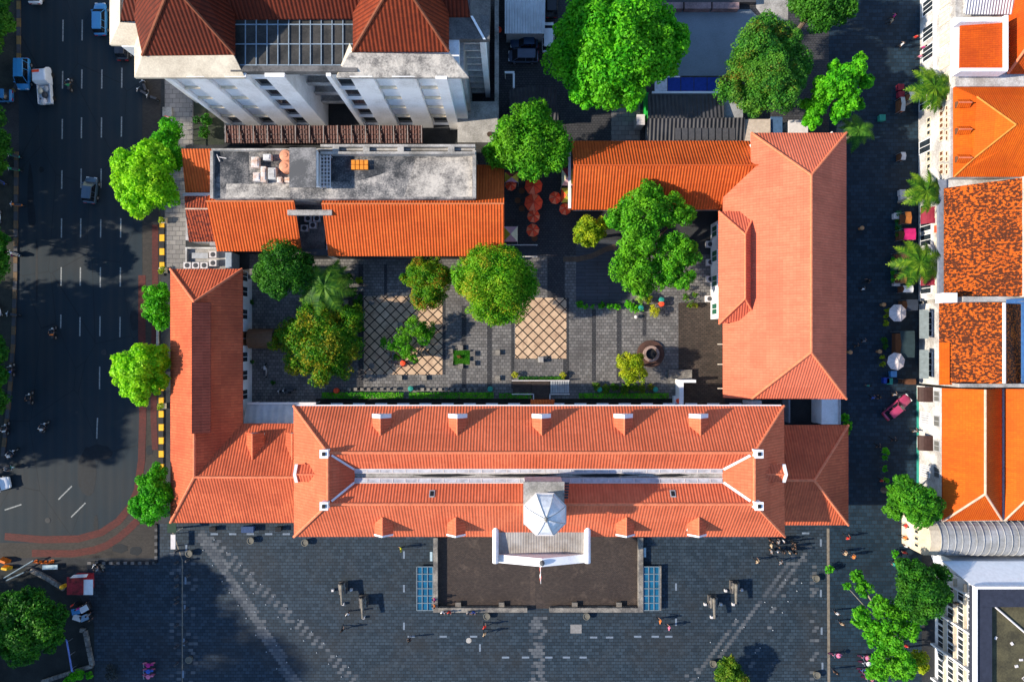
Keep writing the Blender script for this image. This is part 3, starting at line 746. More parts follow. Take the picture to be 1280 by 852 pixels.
o = window(wg, (ww[1], PY(423,2), 1.9), (1,0,0), 2.0, 3.0, WHITE_P, BROWN_W, name='door', bars=1)
for i in range(7): window(wg, (P1.x+6+i*3.2-.0, P4.y+.8, 2.8), (0,-1,0), 1.2, 2.2, WHITE_P, GREEN_SH)
dormer(wg, W(315.5,541.5,8.2), W(315.5,574,8.2), 1.05, 0.9, 1.0, T_WEST, WHITE_D, 0)
dormer(wg, W(365,541.5,8.2), W(365,574,8.2), 1.05, 0.9, 1.0, T_WEST, WHITE_D, 0)
MB().tube(W(243,545,9.0),W(248,571,8.7),.12).build('valley_mortar', WHITE_D, wg)

we = thing('museum_wing', 'short hipped red tiled wing east of the town hall', 'building', W(1015,594,0))
Q1,Q2,Q3,Q4 = W(976,531,Zw), W(1060.5,531,Zw), W(1062,656,Zw), W(976,656,Zw); Q3.x = Q2.x
s2 = W(1019,600,Zt); s1 = Vector((PX(976,Zt), s2.y, Zt)); s2.x = Q2.x-5.6
roof(we, [[Q1,Q2,s2,s1],[Q2,Q3,s2],[Q4,s1,s2,Q3]], T_WEST, .2, caps=[(s1,s2),(Q2,s2),(Q3,s2)])
MB().box((Q1.x,Q4.y+.8,0),(Q2.x-.9,Q1.y-.8,5.9)).build('wall', WHITE, we)
for i in range(3): window(we, (Q1.x+2+i*2.4, Q4.y+.8, 2.8), (0,-1,0), 1.2, 2.2, WHITE_P, GREEN_SH)
for i in range(4): window(we, (Q2.x-.9, Q4.y+2.5+i*2.4, 2.8), (1,0,0), 1.2, 2.2, WHITE_P, GREEN_SH)

# ------------------------------------------------------------------ east building
eb = thing('courtyard_building', 'large hipped salmon-red tiled building on the east side of the courtyard', 'building', W(985,335,0))
Ze, Zr = 7.5, 11.4
E1,E2,E3,E4 = W(939,166,Ze), W(1058,166,Ze), W(1057.5,498.5,Ze), W(941,498.5,Ze)
E3.x = E2.x; E4.x = E1.x
R1, R2 = W(1014,219,Zr), W(1014,440,Zr)
m_ = (Zr-Ze)/(R1.x-E1.x); zl = 5.55; xl_ = E1.x-(Ze-zl)/m_
K1 = Vector((xl_, PY(205,zl), zl)); K2 = Vector((xl_, E4.y, zl)); K0 = Vector((E1.x, PY(205,Ze), Ze))
roof(eb, [[E1,E2,R1],[E2,E3,R2,R1],[E3,E4,R2],[E1,R1,R2,E4,K0],[K0,E4,K2,K1]], T_EAST, .22, caps=[(E1,R1),(E2,R1),(R1,R2),(E3,R2),(E4,R2)], capr=.15)
MB().prism([(E1.x+.6,E1.y-.8),(E2.x-.9,E1.y-.8),(E2.x-.9,E4.y+.8),(E1.x+.6,E4.y+.8)], 0, 7.3).build('wall', WHITE, eb)
MB().box((xl_+2.4,E4.y+.8,0),(E1.x+.6,K1.y,5.4)).build('lean_to_wall', WHITE_D, eb)
for i in range(9):
    window(eb, (E2.x-.9, E4.y+2.4+i*3.7, 4.6), (1,0,0), 1.4, 2.2, WHITE_P, GREEN_SH)
# hipped bay facing the court
zb, zc = 6.7, 8.6
B1,B2,B3,B4 = W(898.5,264,zb), W(945,264,zb), W(945.5,397,zb), W(899,405,zb)
B3.x = B2.x; B4.x = B1.x
c1, c2 = W(931.5,293,zc), W(931.5,373,zc)
bw = MB().box((B1.x+.95,B4.y+.8,0),(B2.x-.1,B1.y-.5,6.55)).build('bay', WHITE, eb)
roof(bw, [[B1,B2,c1],[B1,c1,c2,B4],[B4,c2,B3],[B2,B3,c2,c1]], T_EAST, .18, name='bay_roof', caps=[(B1,c1),(B2,c1),(B3,c2),(B4,c2),(c1,c2)], capr=.12)
MB().box((B2.x+.02,B3.y,6.3),(B2.x+.35,B1.y,7.95)).build('lead_gutter', BLACK, bw)
for y in (289, 320, 351, 386): window(bw, (B1.x+.95, PY(y,1.9), 1.9), (-1,0,0), 1.5, 2.3, WHITE_P, GREEN_SH, bars=1)
b = MB()
for y in (430, 455, 485): b.box((xl_-.6,PY(y,5)-.06,5.2),(xl_+.4,PY(y,5)+.06,5.34))
b.build('outrigger', CREAM_P, eb)

# ------------------------------------------------------------------ orange café wing north of the court
cw = thing('cafe_wing', 'long bright orange tiled wing joining the large salmon-red roof', 'building', W(825,222,0))
zo, zq = 4.6, 7.9
O1,O2,O3,O4 = W(717.5,176,zo), W(955,176,zo), W(955,262,zo), W(717.5,262,zo)
O2.x = O3.x = 29.6; q1, q2 = W(717,206.5,zq), Vector((29.9, PY(206.5,zq), zq)); O4.x = O1.x = q1.x
roof(cw, [[O1,O2,q2,q1],[O4,q1,q2,O3]], T_CAFE, .18, caps=[(q1,q2)], capm=plain('dark_orange_ridge', (0.5,0.09,0.02), 0.8), capr=.1)
MB().box((O1.x+.6,O4.y+.7,0),(xl_+1.2,O1.y-.7,4.5)).build('wall', WHITE_D, cw)
MB().box((O1.x-.35,O4.y+.2,4.2),(O1.x-.02,O1.y-.2,4.5)).build('gutter', WHITE_P, cw)
for x in (745, 775, 805, 835, 865): window(cw, (PX(x,2), O4.y+.7, 2.0), (0,-1,0), 1.3, 2.2, BROWN_W, WIN)

# ------------------------------------------------------------------ long orange building north-west of the court
nb = thing('courtyard_house', 'long orange tiled house north-west of the court with weathered flat roof behind', 'building', W(440,255,0))
zo, zq = 5.0, 8.0
def gable(xl0, xr0, yr, yl, xl1, xr1, yn, zn, mat, t=.18):
    a1, a2 = W(xl0,yr,zq), W(xr0,yr,zq); b1, b2 = W(xl1,yl,zo), W(xr1,yl,zo); n1, n2 = W(xl0,yn,zn), W(xr0,yn,zn)
    b1.x = n1.x = a1.x; b2.x = n2.x = a2.x
    roof(nb, [[a1,a2,b2,b1],[n1,n2,a2,a1]], mat, t, caps=[(a1,a2)], capm=plain('orange_ridge', (0.62,0.2,0.08), 0.8), capr=.1)
gable(402,630,254.5,320,409,630,246,7.45,T_CAFE); gable(257.5,367.5,251.5,314,270,374,244,7.45,T_CAFE)
a1, a2 = W(593.5,206,5.6), W(630,206,5.6); b1, b2 = W(593.5,246,7.45), W(630,246,7.45); b2.x = a2.x = PX(630,zq); 
roof(nb, [[a1,a2,b2,b1]], T_CAFE, .18)
roof(nb, [[W(227,186,8.3),W(269,186,8.3),W(266,240,6.4),W(231.5,240.5,6.4)]], T_ORANGE, .18)
roof(nb, [[W(230.5,245,6.9),W(258.5,245,6.9),W(260,261,7.3),W(231.5,261,7.3)],[W(231.5,261,7.3),W(260,261,7.3),W(268.5,302,5.0),W(236,302,5.0)]], T_OLD, .18, caps=[(W(231.5,261,7.3),W(260,261,7.3))], capm=RIDGE_P, capr=.1)
box_part(nb, 'gutter', (PX(228,6.6),PY(245,6.6),6.2), (PX(268,6.6),PY(241,6.6),6.55), OFFW)
MB().box((PX(232,5),PY(300,5),0),(PX(268,5),PY(188,5),5.0)).build('end_wall', WHITE_D, nb)
MB().box((PX(262,4.8),PY(307,4.8),0),(PX(366,4.8),PY(250,4.8),4.8)).box((PX(408,4.8),PY(312,4.8),0),(PX(625,4.8),PY(250,4.8),4.8)).build('wall', WHITE_D, nb)
fx0, fx1, fy0, fy1 = PX(266.5,8.8), PX(594,8.8), PY(248.5,8.8), PY(187,8.8)
fo = MB().box((fx0,fy0,0),(fx1,fy1,8.8)).build('flat_roof', FLATROOF, nb)
b = MB(); b.box((fx0,fy1-.25,8.8),(fx1,fy1,9.3)).box((fx1-.28,fy0,8.81),(fx1+.12,fy1-.26,9.4)).box((fx0-.2,fy0,8.81),(fx0+.15,fy1-.26,9.2))
b.build('parapet', CONC_L, fo)
b = MB().box((PX(401,9.6),PY(193,9.6),8.81),(PX(594,9.6),PY(190,9.6),9.8)).box((PX(401,9.6),PY(184,9.6),8.4),(PX(594,9.6),PY(181,9.6),9.8))
for x in (420, 458, 501, 564): b.box((PX(x-4,9.6),PY(190,9.6),9.3),(PX(x+4,9.6),PY(184,9.6),9.75))
b.build('roof_channel', CONC_L, fo)
sh = MB().box((PX(363,11),PY(229,11),8.82),(PX(394,11),PY(186,11),10.9)).build('stair_house', WHITE, fo)
MB().box((PX(363,11)-.1,PY(229,11)-.5,10.9),(PX(394,11)+.1,PY(186,11)+.1,11.1)).build('stair_house_roof', CONC, sh)
for pts, mt, zz in (([(269,190),(311,190),(312,229),(269,229)],FLATDARK,8.812),([(283,230),(363,230),(363,247),(283,247)],FLATPALE,8.814),([(414,195),(512,195),(498,210),(470,220),(440,228),(414,226)],FLATDARK,8.812),([(520,198),(590,196),(590,246),(505,246)],FLATPALE,8.810)):
    MB().sheet([W(x,y,8.8)[:2] for x,y in pts], zz).build('roof_patch', mt, fo)
# trellis of pale bars beside the stair house
tr = thing('trellis', 'pale slatted frame standing on the flat roof beside the small stair house', 'trellis', W(409,216,8.8))
b = MB()
for i in range(9): y = 196+i*4.6; b.box((PX(401,9.6),PY(y,9.6)-.06,9.5),(PX(413,9.6),PY(y,9.6)+.06,9.6))
for x in (401, 405, 409, 413): b.box((PX(x,9.6)-.05,PY(235,9.6),9.6),(PX(x,9.6)+.05,PY(194,9.6),9.7))
b.build('slats', OFFW, tr)
b = MB()
for x, y in ((401,195),(413,195),(401,234),(413,234)): q = W(x,y,9.6); b.tube((q.x,q.y,8.8),(q.x,q.y,9.6),.05,n=6)
b.build('post', OFFW, tr)
# light well
lw = MB().box((PX(370,2),PY(318,2),0),(PX(408,2),PY(258,2),2.6)).build('light_well', CONC, nb)
MB().box((PX(359.5,7.6),PY(269,7.6),7.2),(PX(415,7.6),PY(262.5,7.6),7.7)).build('beam', CONC_L, nb)
MB().box((PX(409,3.5),PY(320,3.5),0),(PX(416,3.5),PY(316,3.5),3.6)).build('well_wall', OFFW, nb)
# dark eave wall towards the court
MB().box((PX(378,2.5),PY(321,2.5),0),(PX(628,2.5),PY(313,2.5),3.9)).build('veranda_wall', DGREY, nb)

# ------------------------------------------------------------------ tall white hotel at the top
ht = thing('hotel', 'tall white hotel with ribbed facade, dark brown tiled roofs and concrete eaves', 'building', W(390,120,0))
yF = 28.5; zT = 17.4
def block(xa, xb, piers, dark, lowdark):
    MB().box((xa,yF,0),(xb,yF+14,zT)).build('wall', WHITE, ht)
    for pa_, pb_, dep in piers:
        MB().box((pa_,yF-dep,0),(pb_,yF+.02,zT-.03)).build('pier', WHITE, ht)
    for bx, w, kinds in dark:
        for i, z in enumerate((1.7, 4.9, 8.1, 11.3, 14.5)):
            dk = kinds[i]
            if dk: window(ht, (bx, yF, z), (0,-1,0), w, 2.3, WHITE_P, WIN, bars=0, sill=WHITE_P)
            else:
                P_ = Vector((bx, yF, z)); f_ = MB()
                ob3(f_, P_+Vector((0,-.06,.2)), (w/2,0,0), (0,0,1.0), (0,.07,0)); o_ = f_.build('panel', WHITE, ht)
                f_ = MB(); ob3(f_, P_+Vector((0,-.2,-.95)), (w/2,0,0), (0,0,.1), (0,.2,0)); f_.build('ledge', CREAM_P, o_)
D5, L5 = (1,1,1,1,1), (1,0,0,0,0)
block(-36.9, -24.1, [(-36.9,-36.5,.5),(-34.5,-32.6,.55),(-30.4,-28.2,.55),(-26.2,-24.1,.55)], [(-35.5,1.8,L5),(-31.5,1.9,L5),(-27.2,1.8,D5)], 0)
block(-19.7, -5.6, [(-19.7,-19.2,.5),(-17.2,-14.8,.55),(-12.7,-10.3,.55),(-8.1,-6.9,.8),(-6.9,-5.6,.35)], [(-18.2,1.8,D5),(-13.75,1.9,L5),(-9.2,1.9,L5)], 0)
MB().box((-24.1,yF+3.4,0),(-19.7,yF+13,zT-.5)).build('recess_wall', GREYWALL, ht)
for i in range(5):
    z = 2.6+i*3.1
    bo = MB().box((-24.1,yF+1.7,z),(-19.7,yF+3.4,z+.22)).box((-24.1,yF+1.7,z+.22),(-19.7,yF+1.8,z+.9)).build('balcony', WHITE_D, ht)
    window(bo, (-22.4,yF+3.4,z+1.3), (0,-1,0), 1.7, 1.6, WHITE_P, WIN); 
# concrete eaves: sloping aprons round both blocks
def apron(mat, o, i, zo_, zi_):
    """o, i outer and inner plan rows of pixel points"""
    ps = []
    for k in range(len(o)-1): ps.append([W(*o[k],zo_), W(*o[k+1],zo_), W(*i[k+1],zi_), W(*i[k],zi_)])
    MB().slab(ps, .35).build('eave', mat, ht)
apron(CREAM, [(137,-40),(137,56),(168,57),(168,97),(306,97)], [(150,-40),(150,28),(178,30),(178,69),(292,69)], 17.3, 18.6)
apron(FLATPALE, [(420,97),(586,97),(585,93)], [(437,66),(561,68),(562,66)], 17.3, 18.4)
apron(CREAM, [(420,97),(424,95)], [(437,54),(441,63)], 17.3, 18.5)
MB().box((PX(150,17.5),PY(57,17.5),0),(PX(178,17.5),yF+25,17.2)).build('side_wall', WHITE, ht)
MB().box((PX(559,17.4),PY(50,17.4),16.8),(PX(612,17.4),PY(21,17.4),17.6)).build('roof_slab', CONC_D, ht)
# roofs
zE, zR_ = 18.7, 24.0
def k(x, y, z=zE): return W(x, y, z)
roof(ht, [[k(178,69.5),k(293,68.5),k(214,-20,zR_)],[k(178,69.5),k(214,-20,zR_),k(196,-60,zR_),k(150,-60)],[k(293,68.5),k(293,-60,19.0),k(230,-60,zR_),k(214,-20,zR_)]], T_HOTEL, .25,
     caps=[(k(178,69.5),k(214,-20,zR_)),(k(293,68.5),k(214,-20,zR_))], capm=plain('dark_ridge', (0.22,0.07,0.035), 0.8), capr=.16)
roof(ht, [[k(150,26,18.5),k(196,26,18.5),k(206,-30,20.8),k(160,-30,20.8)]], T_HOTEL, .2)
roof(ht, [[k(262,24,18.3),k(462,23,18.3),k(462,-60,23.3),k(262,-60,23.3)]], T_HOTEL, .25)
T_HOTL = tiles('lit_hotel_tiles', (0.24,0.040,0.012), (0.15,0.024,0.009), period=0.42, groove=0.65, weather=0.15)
ax = k(497,-32,24.6)
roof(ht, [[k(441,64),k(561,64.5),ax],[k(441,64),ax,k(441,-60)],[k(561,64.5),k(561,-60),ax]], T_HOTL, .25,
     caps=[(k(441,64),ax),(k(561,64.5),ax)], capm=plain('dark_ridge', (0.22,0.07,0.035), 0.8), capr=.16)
roof(ht, [[k(528,21,18.4),k(588,21,18.4),k(575,-60,22.6),k(520,-60,22.6)]], T_HOTEL, .2)
# glazed flat roof between the blocks
gx0, gx1, gy0, gy1, gz = PX(290,17.6), PX(446,17.6), PY(83,17.6), PY(22,17.6), 17.0
gl = MB().box((gx0,gy0,17.42),(gx1,gy1,17.6)).build('glazed_roof', stained('grimy_glazing', (0.085,0.08,0.07), (0.03,0.03,0.028), .6, .5, .35), ht)
b = MB()
for i in range(12):
    x = gx0+.3+i*(gx1-gx0-.6)/11; b.box((x-.045,gy0,17.6),(x+.045,gy1,17.72))
for y in (gy0+.1, gy0+(gy1-gy0)*.45, gy0+(gy1-gy0)*.85): b.box((gx0,y-.05,17.6),(gx1,y+.05,17.7))
b.build('glazing_bar', plain('pale_blue_bar', (0.24,0.30,0.35), 0.4), gl)
MB().box((gx0-.1,gy0-.6,16.9),(gx1+.1,gy0,17.75)).build('roof_kerb', CONC_D, ht)
# louvred stair on the right
st = MB().box((-5.55,32.9,0),(-2.9,44,16.9)).build('stair_tower', GREYWALL, ht)
for i in range(9): MB().box((-5.2,32.1,1.0+i*1.85),(-3.45,32.9,1.3+i*1.85)).build('louvre', WHITE_D, st)
MB().box((-3.45,31.9,0),(-2.85,33.0,17.0)).build('pier', WHITE, st)
MB().box((-5.6,yF+.5,0),(-5.2,32.9,16.5)).build('side_wall', GREYWALL, ht)
b = MB(); b.slab([[W(588,-60,18.0),W(613,-60,17.2),W(613,22,17.2),W(588,20,18.0)]], .3); b.slab([[W(588,20,18.0),W(605,49,17.6),W(612,50,17.3),W(613,22,17.2)]], .3); b.build('side_eave', CONC_D, ht)
b = MB(); b.slab([[W(604,49,17.75),W(607,49,17.7),W(591,20,18.15),W(588,20,18.2)]], .15); b.build('eave_trim', WHITE, ht)
# low brown canopy along the hotel's foot
ca = thing('canopy', 'low brown ribbed sheet canopy along the foot of the white hotel', 'canopy', W(430,168,0))
b = MB(); b.slab([[W(282,157,2.6),W(528,157,2.6),W(528,179,2.3),W(282,179,2.3)]], .1); b.build('canopy_sheet', BROWNSHEET, ca, uv=True)
b = MB()
for i in range(15):
    x = 282+i*17.5; b.box((PX(x,2.6)-.05,PY(179,2.4),2.56),(PX(x,2.6)+.05,PY(157,2.6),2.72))
for y in (162, 168, 174):
    for x in range(285, 528, 6): q = W(x,y,2.6); b.box((q.x-.04,q.y-.04,2.4),(q.x+.04,q.y+.04,2.66))
b.build('batten', plain('dull_batten',(.3,.27,.26),.7), ca)
b = MB()
for x in (284, 340, 400, 460, 526): b.tube(W(x,178.5,0), W(x,178.5,2.3), .06, n=6)
b.build('post', DGREY, ca)
b = thing('flat_annex', 'stained low concrete roof with a round dark hatch beside the hotel', 'building', W(600,152,0))
MB().box((PX(572,3),PY(178,3),0),(PX(622,3),PY(127,3),3.0)).build('wall', CONC_L, b)
MB().lathe([(.33,0),(.33,.12)], W(612,168,3.0), 14).build('hatch', plain('rust', (0.07,0.045,0.03), 0.8), b)
w_ = thing('garden_wall', 'tall thin grey wall running north from the leafy tree to the top edge', 'wall', W(621,80,0))
MB().box((PX(619,2.4),PY(168,2.4),0),(PX(623,2.4),PY(-60,2.4),2.5)).build('wall_body', GREYWALL, w_)
MB().box((PX(619,2.4)-.06,PY(168,2.4),2.5),(PX(623,2.4)+.06,PY(-60,2.4),2.58)).build('coping', CONC_L, w_)
# ------------------------------------------------------------------ the row of houses east of the street
def house_wall(root, xb, y0, y1, z1, depth, mat=WHITE_D):
    """xb: photo column where the facade meets the street"""
    x0 = PX(xb); return MB().box((x0, PY(y1, z1), 0), (x0+depth, PY(y0, z1), z1)).build('wall', mat, root)
def fwin(root, xb, y, z, w, h, fm=WHITE_P, pm=WIN, name='window', bars=1, sill=None):
    return window(root, (PX(xb), PY(y, z), z), (-1,0,0), w, h, fm, pm, name, bars, sill)
def awning(root, xb, y, z, w, out, drop, mat, curve=True):
    """rounded cloth awning on the facade"""
    x0 = PX(xb); yc = PY(y, z); n = 6; polys = []
    prof = [(0, 0)]+[(out*math.sin(a), -drop*(1-math.cos(a))) for a in [math.pi/2*i/n for i in range(1, n+1)]] if curve else [(0,0),(out,-drop)]
    for (o0,d0),(o1,d1) in zip(prof, prof[1:]):
        polys.append([(x0-o0,yc-w/2,z+d0),(x0-o0,yc+w/2,z+d0),(x0-o1,yc+w/2,z+d1),(x0-o1,yc-w/2,z+d1)])
    return MB().slab(polys, .05).build('awning', mat, root)
XB = 1150
# R1 narrow white house with square orange roof
h1 = thing('street_house', 'tall white house at the north end of the street with a square rust-orange roof', 'house', W(1205,55,0))
house_wall(h1, XB, -60, 108, 7.2, 8.6)
for y, a in ((8,1),(41,0),(66,1),(100,0)): fwin(h1, XB, y, 1.8, 1.9, 2.3, WHITE_P, WIN, 'arched_window' if a else 'doorway', 2)
for y in (0, 22, 48, 77, 100): fwin(h1, XB, y, 5.2, 1.6, 2.0, CREAM_P, plain('shutter_grey', (0.5,0.5,0.42), 0.7), bars=2)
b = MB().box((PX(XB)-.3,PY(108,3.4),3.3),(PX(XB),PY(-60,3.4),3.5)); b.build('string_course', WHITE, h1)
zt = 8.4
MB().box((PX(1196,zt),PY(90,zt),7.2),(PX(1258,zt),PY(20,zt),8.0)).build('upper_wall', WHITE, h1)
roof(h1, [[W(1201,25,8.6),W(1254,25,9.3),W(1254,85,9.3),W(1200,88,8.6)]], T_RUST, .2)
b = MB()
for p, q in (((1199,22),(1258,26)),((1199,88),(1258,83))): 
    a, c = W(*p,9.4), W(*q,9.4); b.box((a.x,min(a.y,c.y)-.2,8.0),(c.x,min(a.y,c.y)+.2,9.6))
b.box((PX(1255,9.5),PY(88,9.5),8.0),(PX(1259,9.5),PY(20,9.5),9.7)); b.build('parapet', WHITE, h1)
hg = thing('street_house', 'house with a pale grey ribbed sheet roof at the top right corner', 'house', W(1240,5,0))
MB().box((PX(1206,7.5),PY(16,7.5),0),(PX(1276,7.5),PY(-60,7.5),7.6)).build('wall', WHITE_D, hg)
roof(hg, [[W(1207,18,8),W(1272,18,8),W(1276,-40,9.2),W(1207,-40,9.2)]], METALW, .12)
hr = thing('street_house', 'dark red hipped roof behind the square rust-orange roof', 'house', W(1285,45,0))
MB().box((PX(1262,7),PY(88,7),0),(PX(1340,7),PY(-40,7),7)).build('wall', WHITE_D, hr)
roof(hr, [[W(1260,92,7.5),W(1345,92,7.5),W(1300,36,11.5)],[W(1260,92,7.5),W(1300,36,11.5),W(1300,-10,11.5),W(1260,-50,7.5)],[W(1345,92,7.5),W(1345,-50,7.5),W(1300,-10,11.5),W(1300,36,11.5)]], T_OLD if False else T_RUST, .2, caps=[(W(1260,92,7.5),W(1300,36,11.5))])
# gap with black sheets
gp = thing('alley_cover', 'black wrinkled sheet covering the gap between the rust-orange and hipped orange roofs', 'canopy', W(1240,98,0))
b = MB(); n = 14; rnd = random.Random(9)
g_ = [[W(1198+i*(100/n), 89+j*6-(i*0.25 if j == 0 else 0), 6.2+rnd.uniform(-.25,.25)) for j in range(4)] for i in range(n+1)]
b.slab([[g_[i][j],g_[i+1][j],g_[i+1][j+1],g_[i][j+1]] for i in range(n) for j in range(3)], .08); b.build('sheet', SLATE, gp, uv=True)
b = MB().box((PX(1196,6),PY(110,6),5.6),(PX(1300,6),PY(107,6),6.4)); b.build('gutter', OFFW, gp)
# R2 hipped orange roof with three small dormers
h2 = thing('street_house', 'white house with a bright orange hipped roof and three tiny dormers', 'house', W(1230,165,0))
house_wall(h2, XB-2, 108, 222, 6.6, 16)
for i, y in enumerate((116, 123, 135, 142, 150, 157, 166, 173, 192, 199, 208, 215)):
    fwin(h2, XB-2, y, 4.9, .62, .8, CREAM_P, BROWN_W, bars=0); fwin(h2, XB-2, y, 5.95, .62, .55, CREAM_P, BROWN_W, bars=0)
    if i % 4 != 3: fwin(h2, XB-2, y, 2.3, .62, .8, CREAM_P, WIN, bars=0)
for y in (128, 183): fwin(h2, XB-2, y, 1.5, 1.7, 2.5, WHITE_P, WIN, 'doorway', 1)
zb_, zm_, zt_ = 6.9, 7.7, 10.2
e1,e2 = W(1192.5,108,zb_), W(1192.5,221,zb_); f1,f2 = W(1221,121,zm_), W(1216,199,zm_); ap = W(1270,156,zt_); e3, e4 = W(1330,108,zb_), W(1330,221,zb_); ap2 = W(1310,156,zt_)
roof(h2, [[e1,e2,f2,f1],[f1,f2,ap],[e1,f1,ap,ap2,e3],[e2,e4,ap2,ap,f2],[e3,ap2,e4]], T_BRIGHT, .2, caps=[(f1,ap),(f2,ap),(e2,f2)], capm=plain('orange_cap', (0.66,0.22,0.04), 0.8), capr=.1)
for y in (128, 161.5, 197): dormer(h2, W(1199,y,8.0), W(1215,y,8.0), .5, .42, .5, T_BRIGHT, BROWN_W, .0)
# R3 mottled roof
h3 = thing('street_house', 'white house with a wide mottled orange and brown tiled roof and red awnings', 'house', W(1225,296,0))
house_wall(h3, XB-2, 223, 373, 5.4, 13)
roof(h3, [[W(1181,235,6.0),W(1278,222,8.6),W(1278,370,8.6),W(1181,371,6.0)]], T_MOTT, .2)
MB().box((PX(1172,5.4),PY(370,5.4),5.2),(PX(1182,5.4),PY(225,5.4),5.6)).build('gutter', plain('blue_grey_gutter', (0.2,0.22,0.26), 0.6), h3)
MB().box((PX(1278,8.6),PY(371,8.6),0),(PX(1283,8.6),PY(221,8.6),9.0)).build('parapet', WHITE_D, h3)
for y in (235, 262, 282, 300, 318, 345, 360):
    fwin(h3, XB-2, y, 1.7, 1.5, 2.4, WHITE_P, WIN, 'doorway', 1)
    fwin(h3, XB-2, y+3, 4.2, 1.2, 1.4, CREAM_P, plain('shutter_grey', (0.5,0.5,0.42), 0.7), bars=1)
awning(h3, XB-2, 268.5, 3.6, 2.1, 1.3, .9, MAROON); awning(h3, XB-2, 347, 3.6, 1.9, 1.3, .9, MAROON)
awning(h3, XB-2, 286, 4.5, .9, .5, .3, RED, False)
wp = thing('party_wall', 'white capped party wall between the two mottled roofs', 'wall', W(1230,372,0))
MB().box((PX(1152),PY(377,8.3),0),(PX(1285,8.3),PY(370.5,8.3),8.3)).build('wall_body', CONC_L, wp)
MB().box((PX(1179,8.5),PY(378,8.5),7.0),(PX(1196,8.5),PY(366,8.5),8.6)).build('wall_head', WHITE, wp)
# R4
h4 = thing('street_house', 'white house with a mottled tiled roof, pale ridge and long green shop awnings', 'house', W(1225,428,0))
house_wall(h4, XB-1, 377, 482, 5.4, 12)
r_a, r_b = W(1255,378,8.0), W(1255,479,8.0)
roof(h4, [[W(1175,378,5.8),r_a,r_b,W(1175,481,5.8)],[r_a,W(1276,378,6.4),W(1276,479,6.4),r_b]], T_MOTT, .2, caps=[(r_a,r_b)], capm=OFFW, capr=.2)
pt = MB(); pt.slab([[W(1174,428,5.9),W(1187,428,6.3),W(1187,480,6.3),W(1174,480,5.9)]], .05); pt.build('new_tiles', T_BRIGHT, h4, uv=True)
for y in (405, 455):
    m_ = MB(); m_.slab([[W(1149.5,y-18,3.4),W(1161,y-18,3.9),W(1161,y+18,3.9),W(1149.5,y+18,3.4)]], .06); m_.build('awning', plain('green_grey_cloth', (0.16,0.19,0.19), 0.8), h4)
    fwin(h4, XB-1, y, 1.6, 3.2, 2.6, WHITE_P, WIN, 'shop_window', 3)
for y in (392, 412, 440, 462): fwin(h4, XB-1, y, 4.7, .9, .8, GREEN_SH, OLIVEY, bars=0)
w2 = thing('party_wall', 'grey capped party wall south of the smaller mottled roof', 'wall', W(1230,481,0))
MB().box((PX(1152),PY(484,7.6),0),(PX(1285,7.6),PY(479.5,7.6),7.6)).build('wall_body', CONC_L, w2)
bt = thing('tarpaulin', 'blue tarpaulin folded over the corner by the mottled roofs', 'tarpaulin', W(1272,378,6.5))
b = MB(); b.slab([[W(1258,374,8.9),W(1290,372,8.7),W(1290,380,7.6),W(1258,379,8.2)],[W(1277,380,7.8),W(1290,380,7.6),W(1290,482,6.6),W(1277,482,6.9)]], .05); b.build('sheet', plain('blue_tarp', (0.08,0.2,0.42), 0.5), bt)
# R5 double plain orange roof
h5 = thing('street_house', 'long white house with a plain orange roof, pale ridges and brown door awnings', 'house', W(1205,565,0))
house_wall(h5, XB-4, 485, 651, 5.2, 8.2)
za_, zb2 = 5.5, 7.8
a1,a2,a3,a4 = W(1178.5,485,za_), W(1252.5,485,za_), W(1252.5,650,za_), W(1182,651,za_); a4.x = a1.x
t1, t2 = W(1231.5,470,zb2), W(1231.5,617,zb2); t1.y = a1.y
roof(h5, [[a1,a4,t2,t1],[a4,a3,t2],[a3,a2,t1,t2]], T_BRIGHT, .2, caps=[(t1,t2),(t2,a4),(t2,a3)], capm=RIDGE_P, capr=.14)
MB().box((PX(1252,5.3),PY(648,5.3),4.9),(PX(1256,5.3),PY(486,5.3),5.45)).build('valley_gutter', plain('blue_grey_gutter', (0.2,0.22,0.26), 0.6), h5)
for y in (522, 588): fwin(h5, XB-4, y, 1.9, 1.5, 1.9, WHITE_P, plain('barred_grey', (0.35,0.35,0.36), 0.6), 'barred_window', 4)
for y in (495, 526, 557, 590): fwin(h5, XB-4, y, 4.3, 1.35, 1.2, GREY_P, plain('shutter_dark', (0.12,0.12,0.11), 0.7), bars=1)
for y in (493, 554): awning(h5, XB-4, y, 3.5, 1.9, 1.5, .8, plain('brown_cloth', (0.05,0.025,0.02), 0.6)); fwin(h5, XB-4, y, 1.4, 1.4, 2.4, WHITE_P, BROWN_W, 'doorway', 1)
MB().box((PX(XB-4)-.02,PY(640,1),0),(PX(XB-4)+.1,PY(486,1),.5)).build('plinth', TEAL, h5)
h6 = thing('street_house', 'plain orange tiled house cut by the right edge, behind the long orange roof', 'house', W(1290,565,0))
MB().box((PX(1258,5),PY(648,5),0),(PX(1340,5),PY(486,5),5.2)).build('wall', WHITE_D, h6)
b1,b2,b3 = W(1256,486,za_), W(1256,650,za_), W(1345,650,za_); u1, u2 = W(1296,486,7.8), W(1296,612,7.8)
roof(h6, [[b1,b2,u2,u1],[b2,b3,u2],[b3,W(1345,486,za_),u1,u2]], T_BRIGHT, .2, caps=[(u2,b2),(u1,u2)], capm=RIDGE_P, capr=.12)
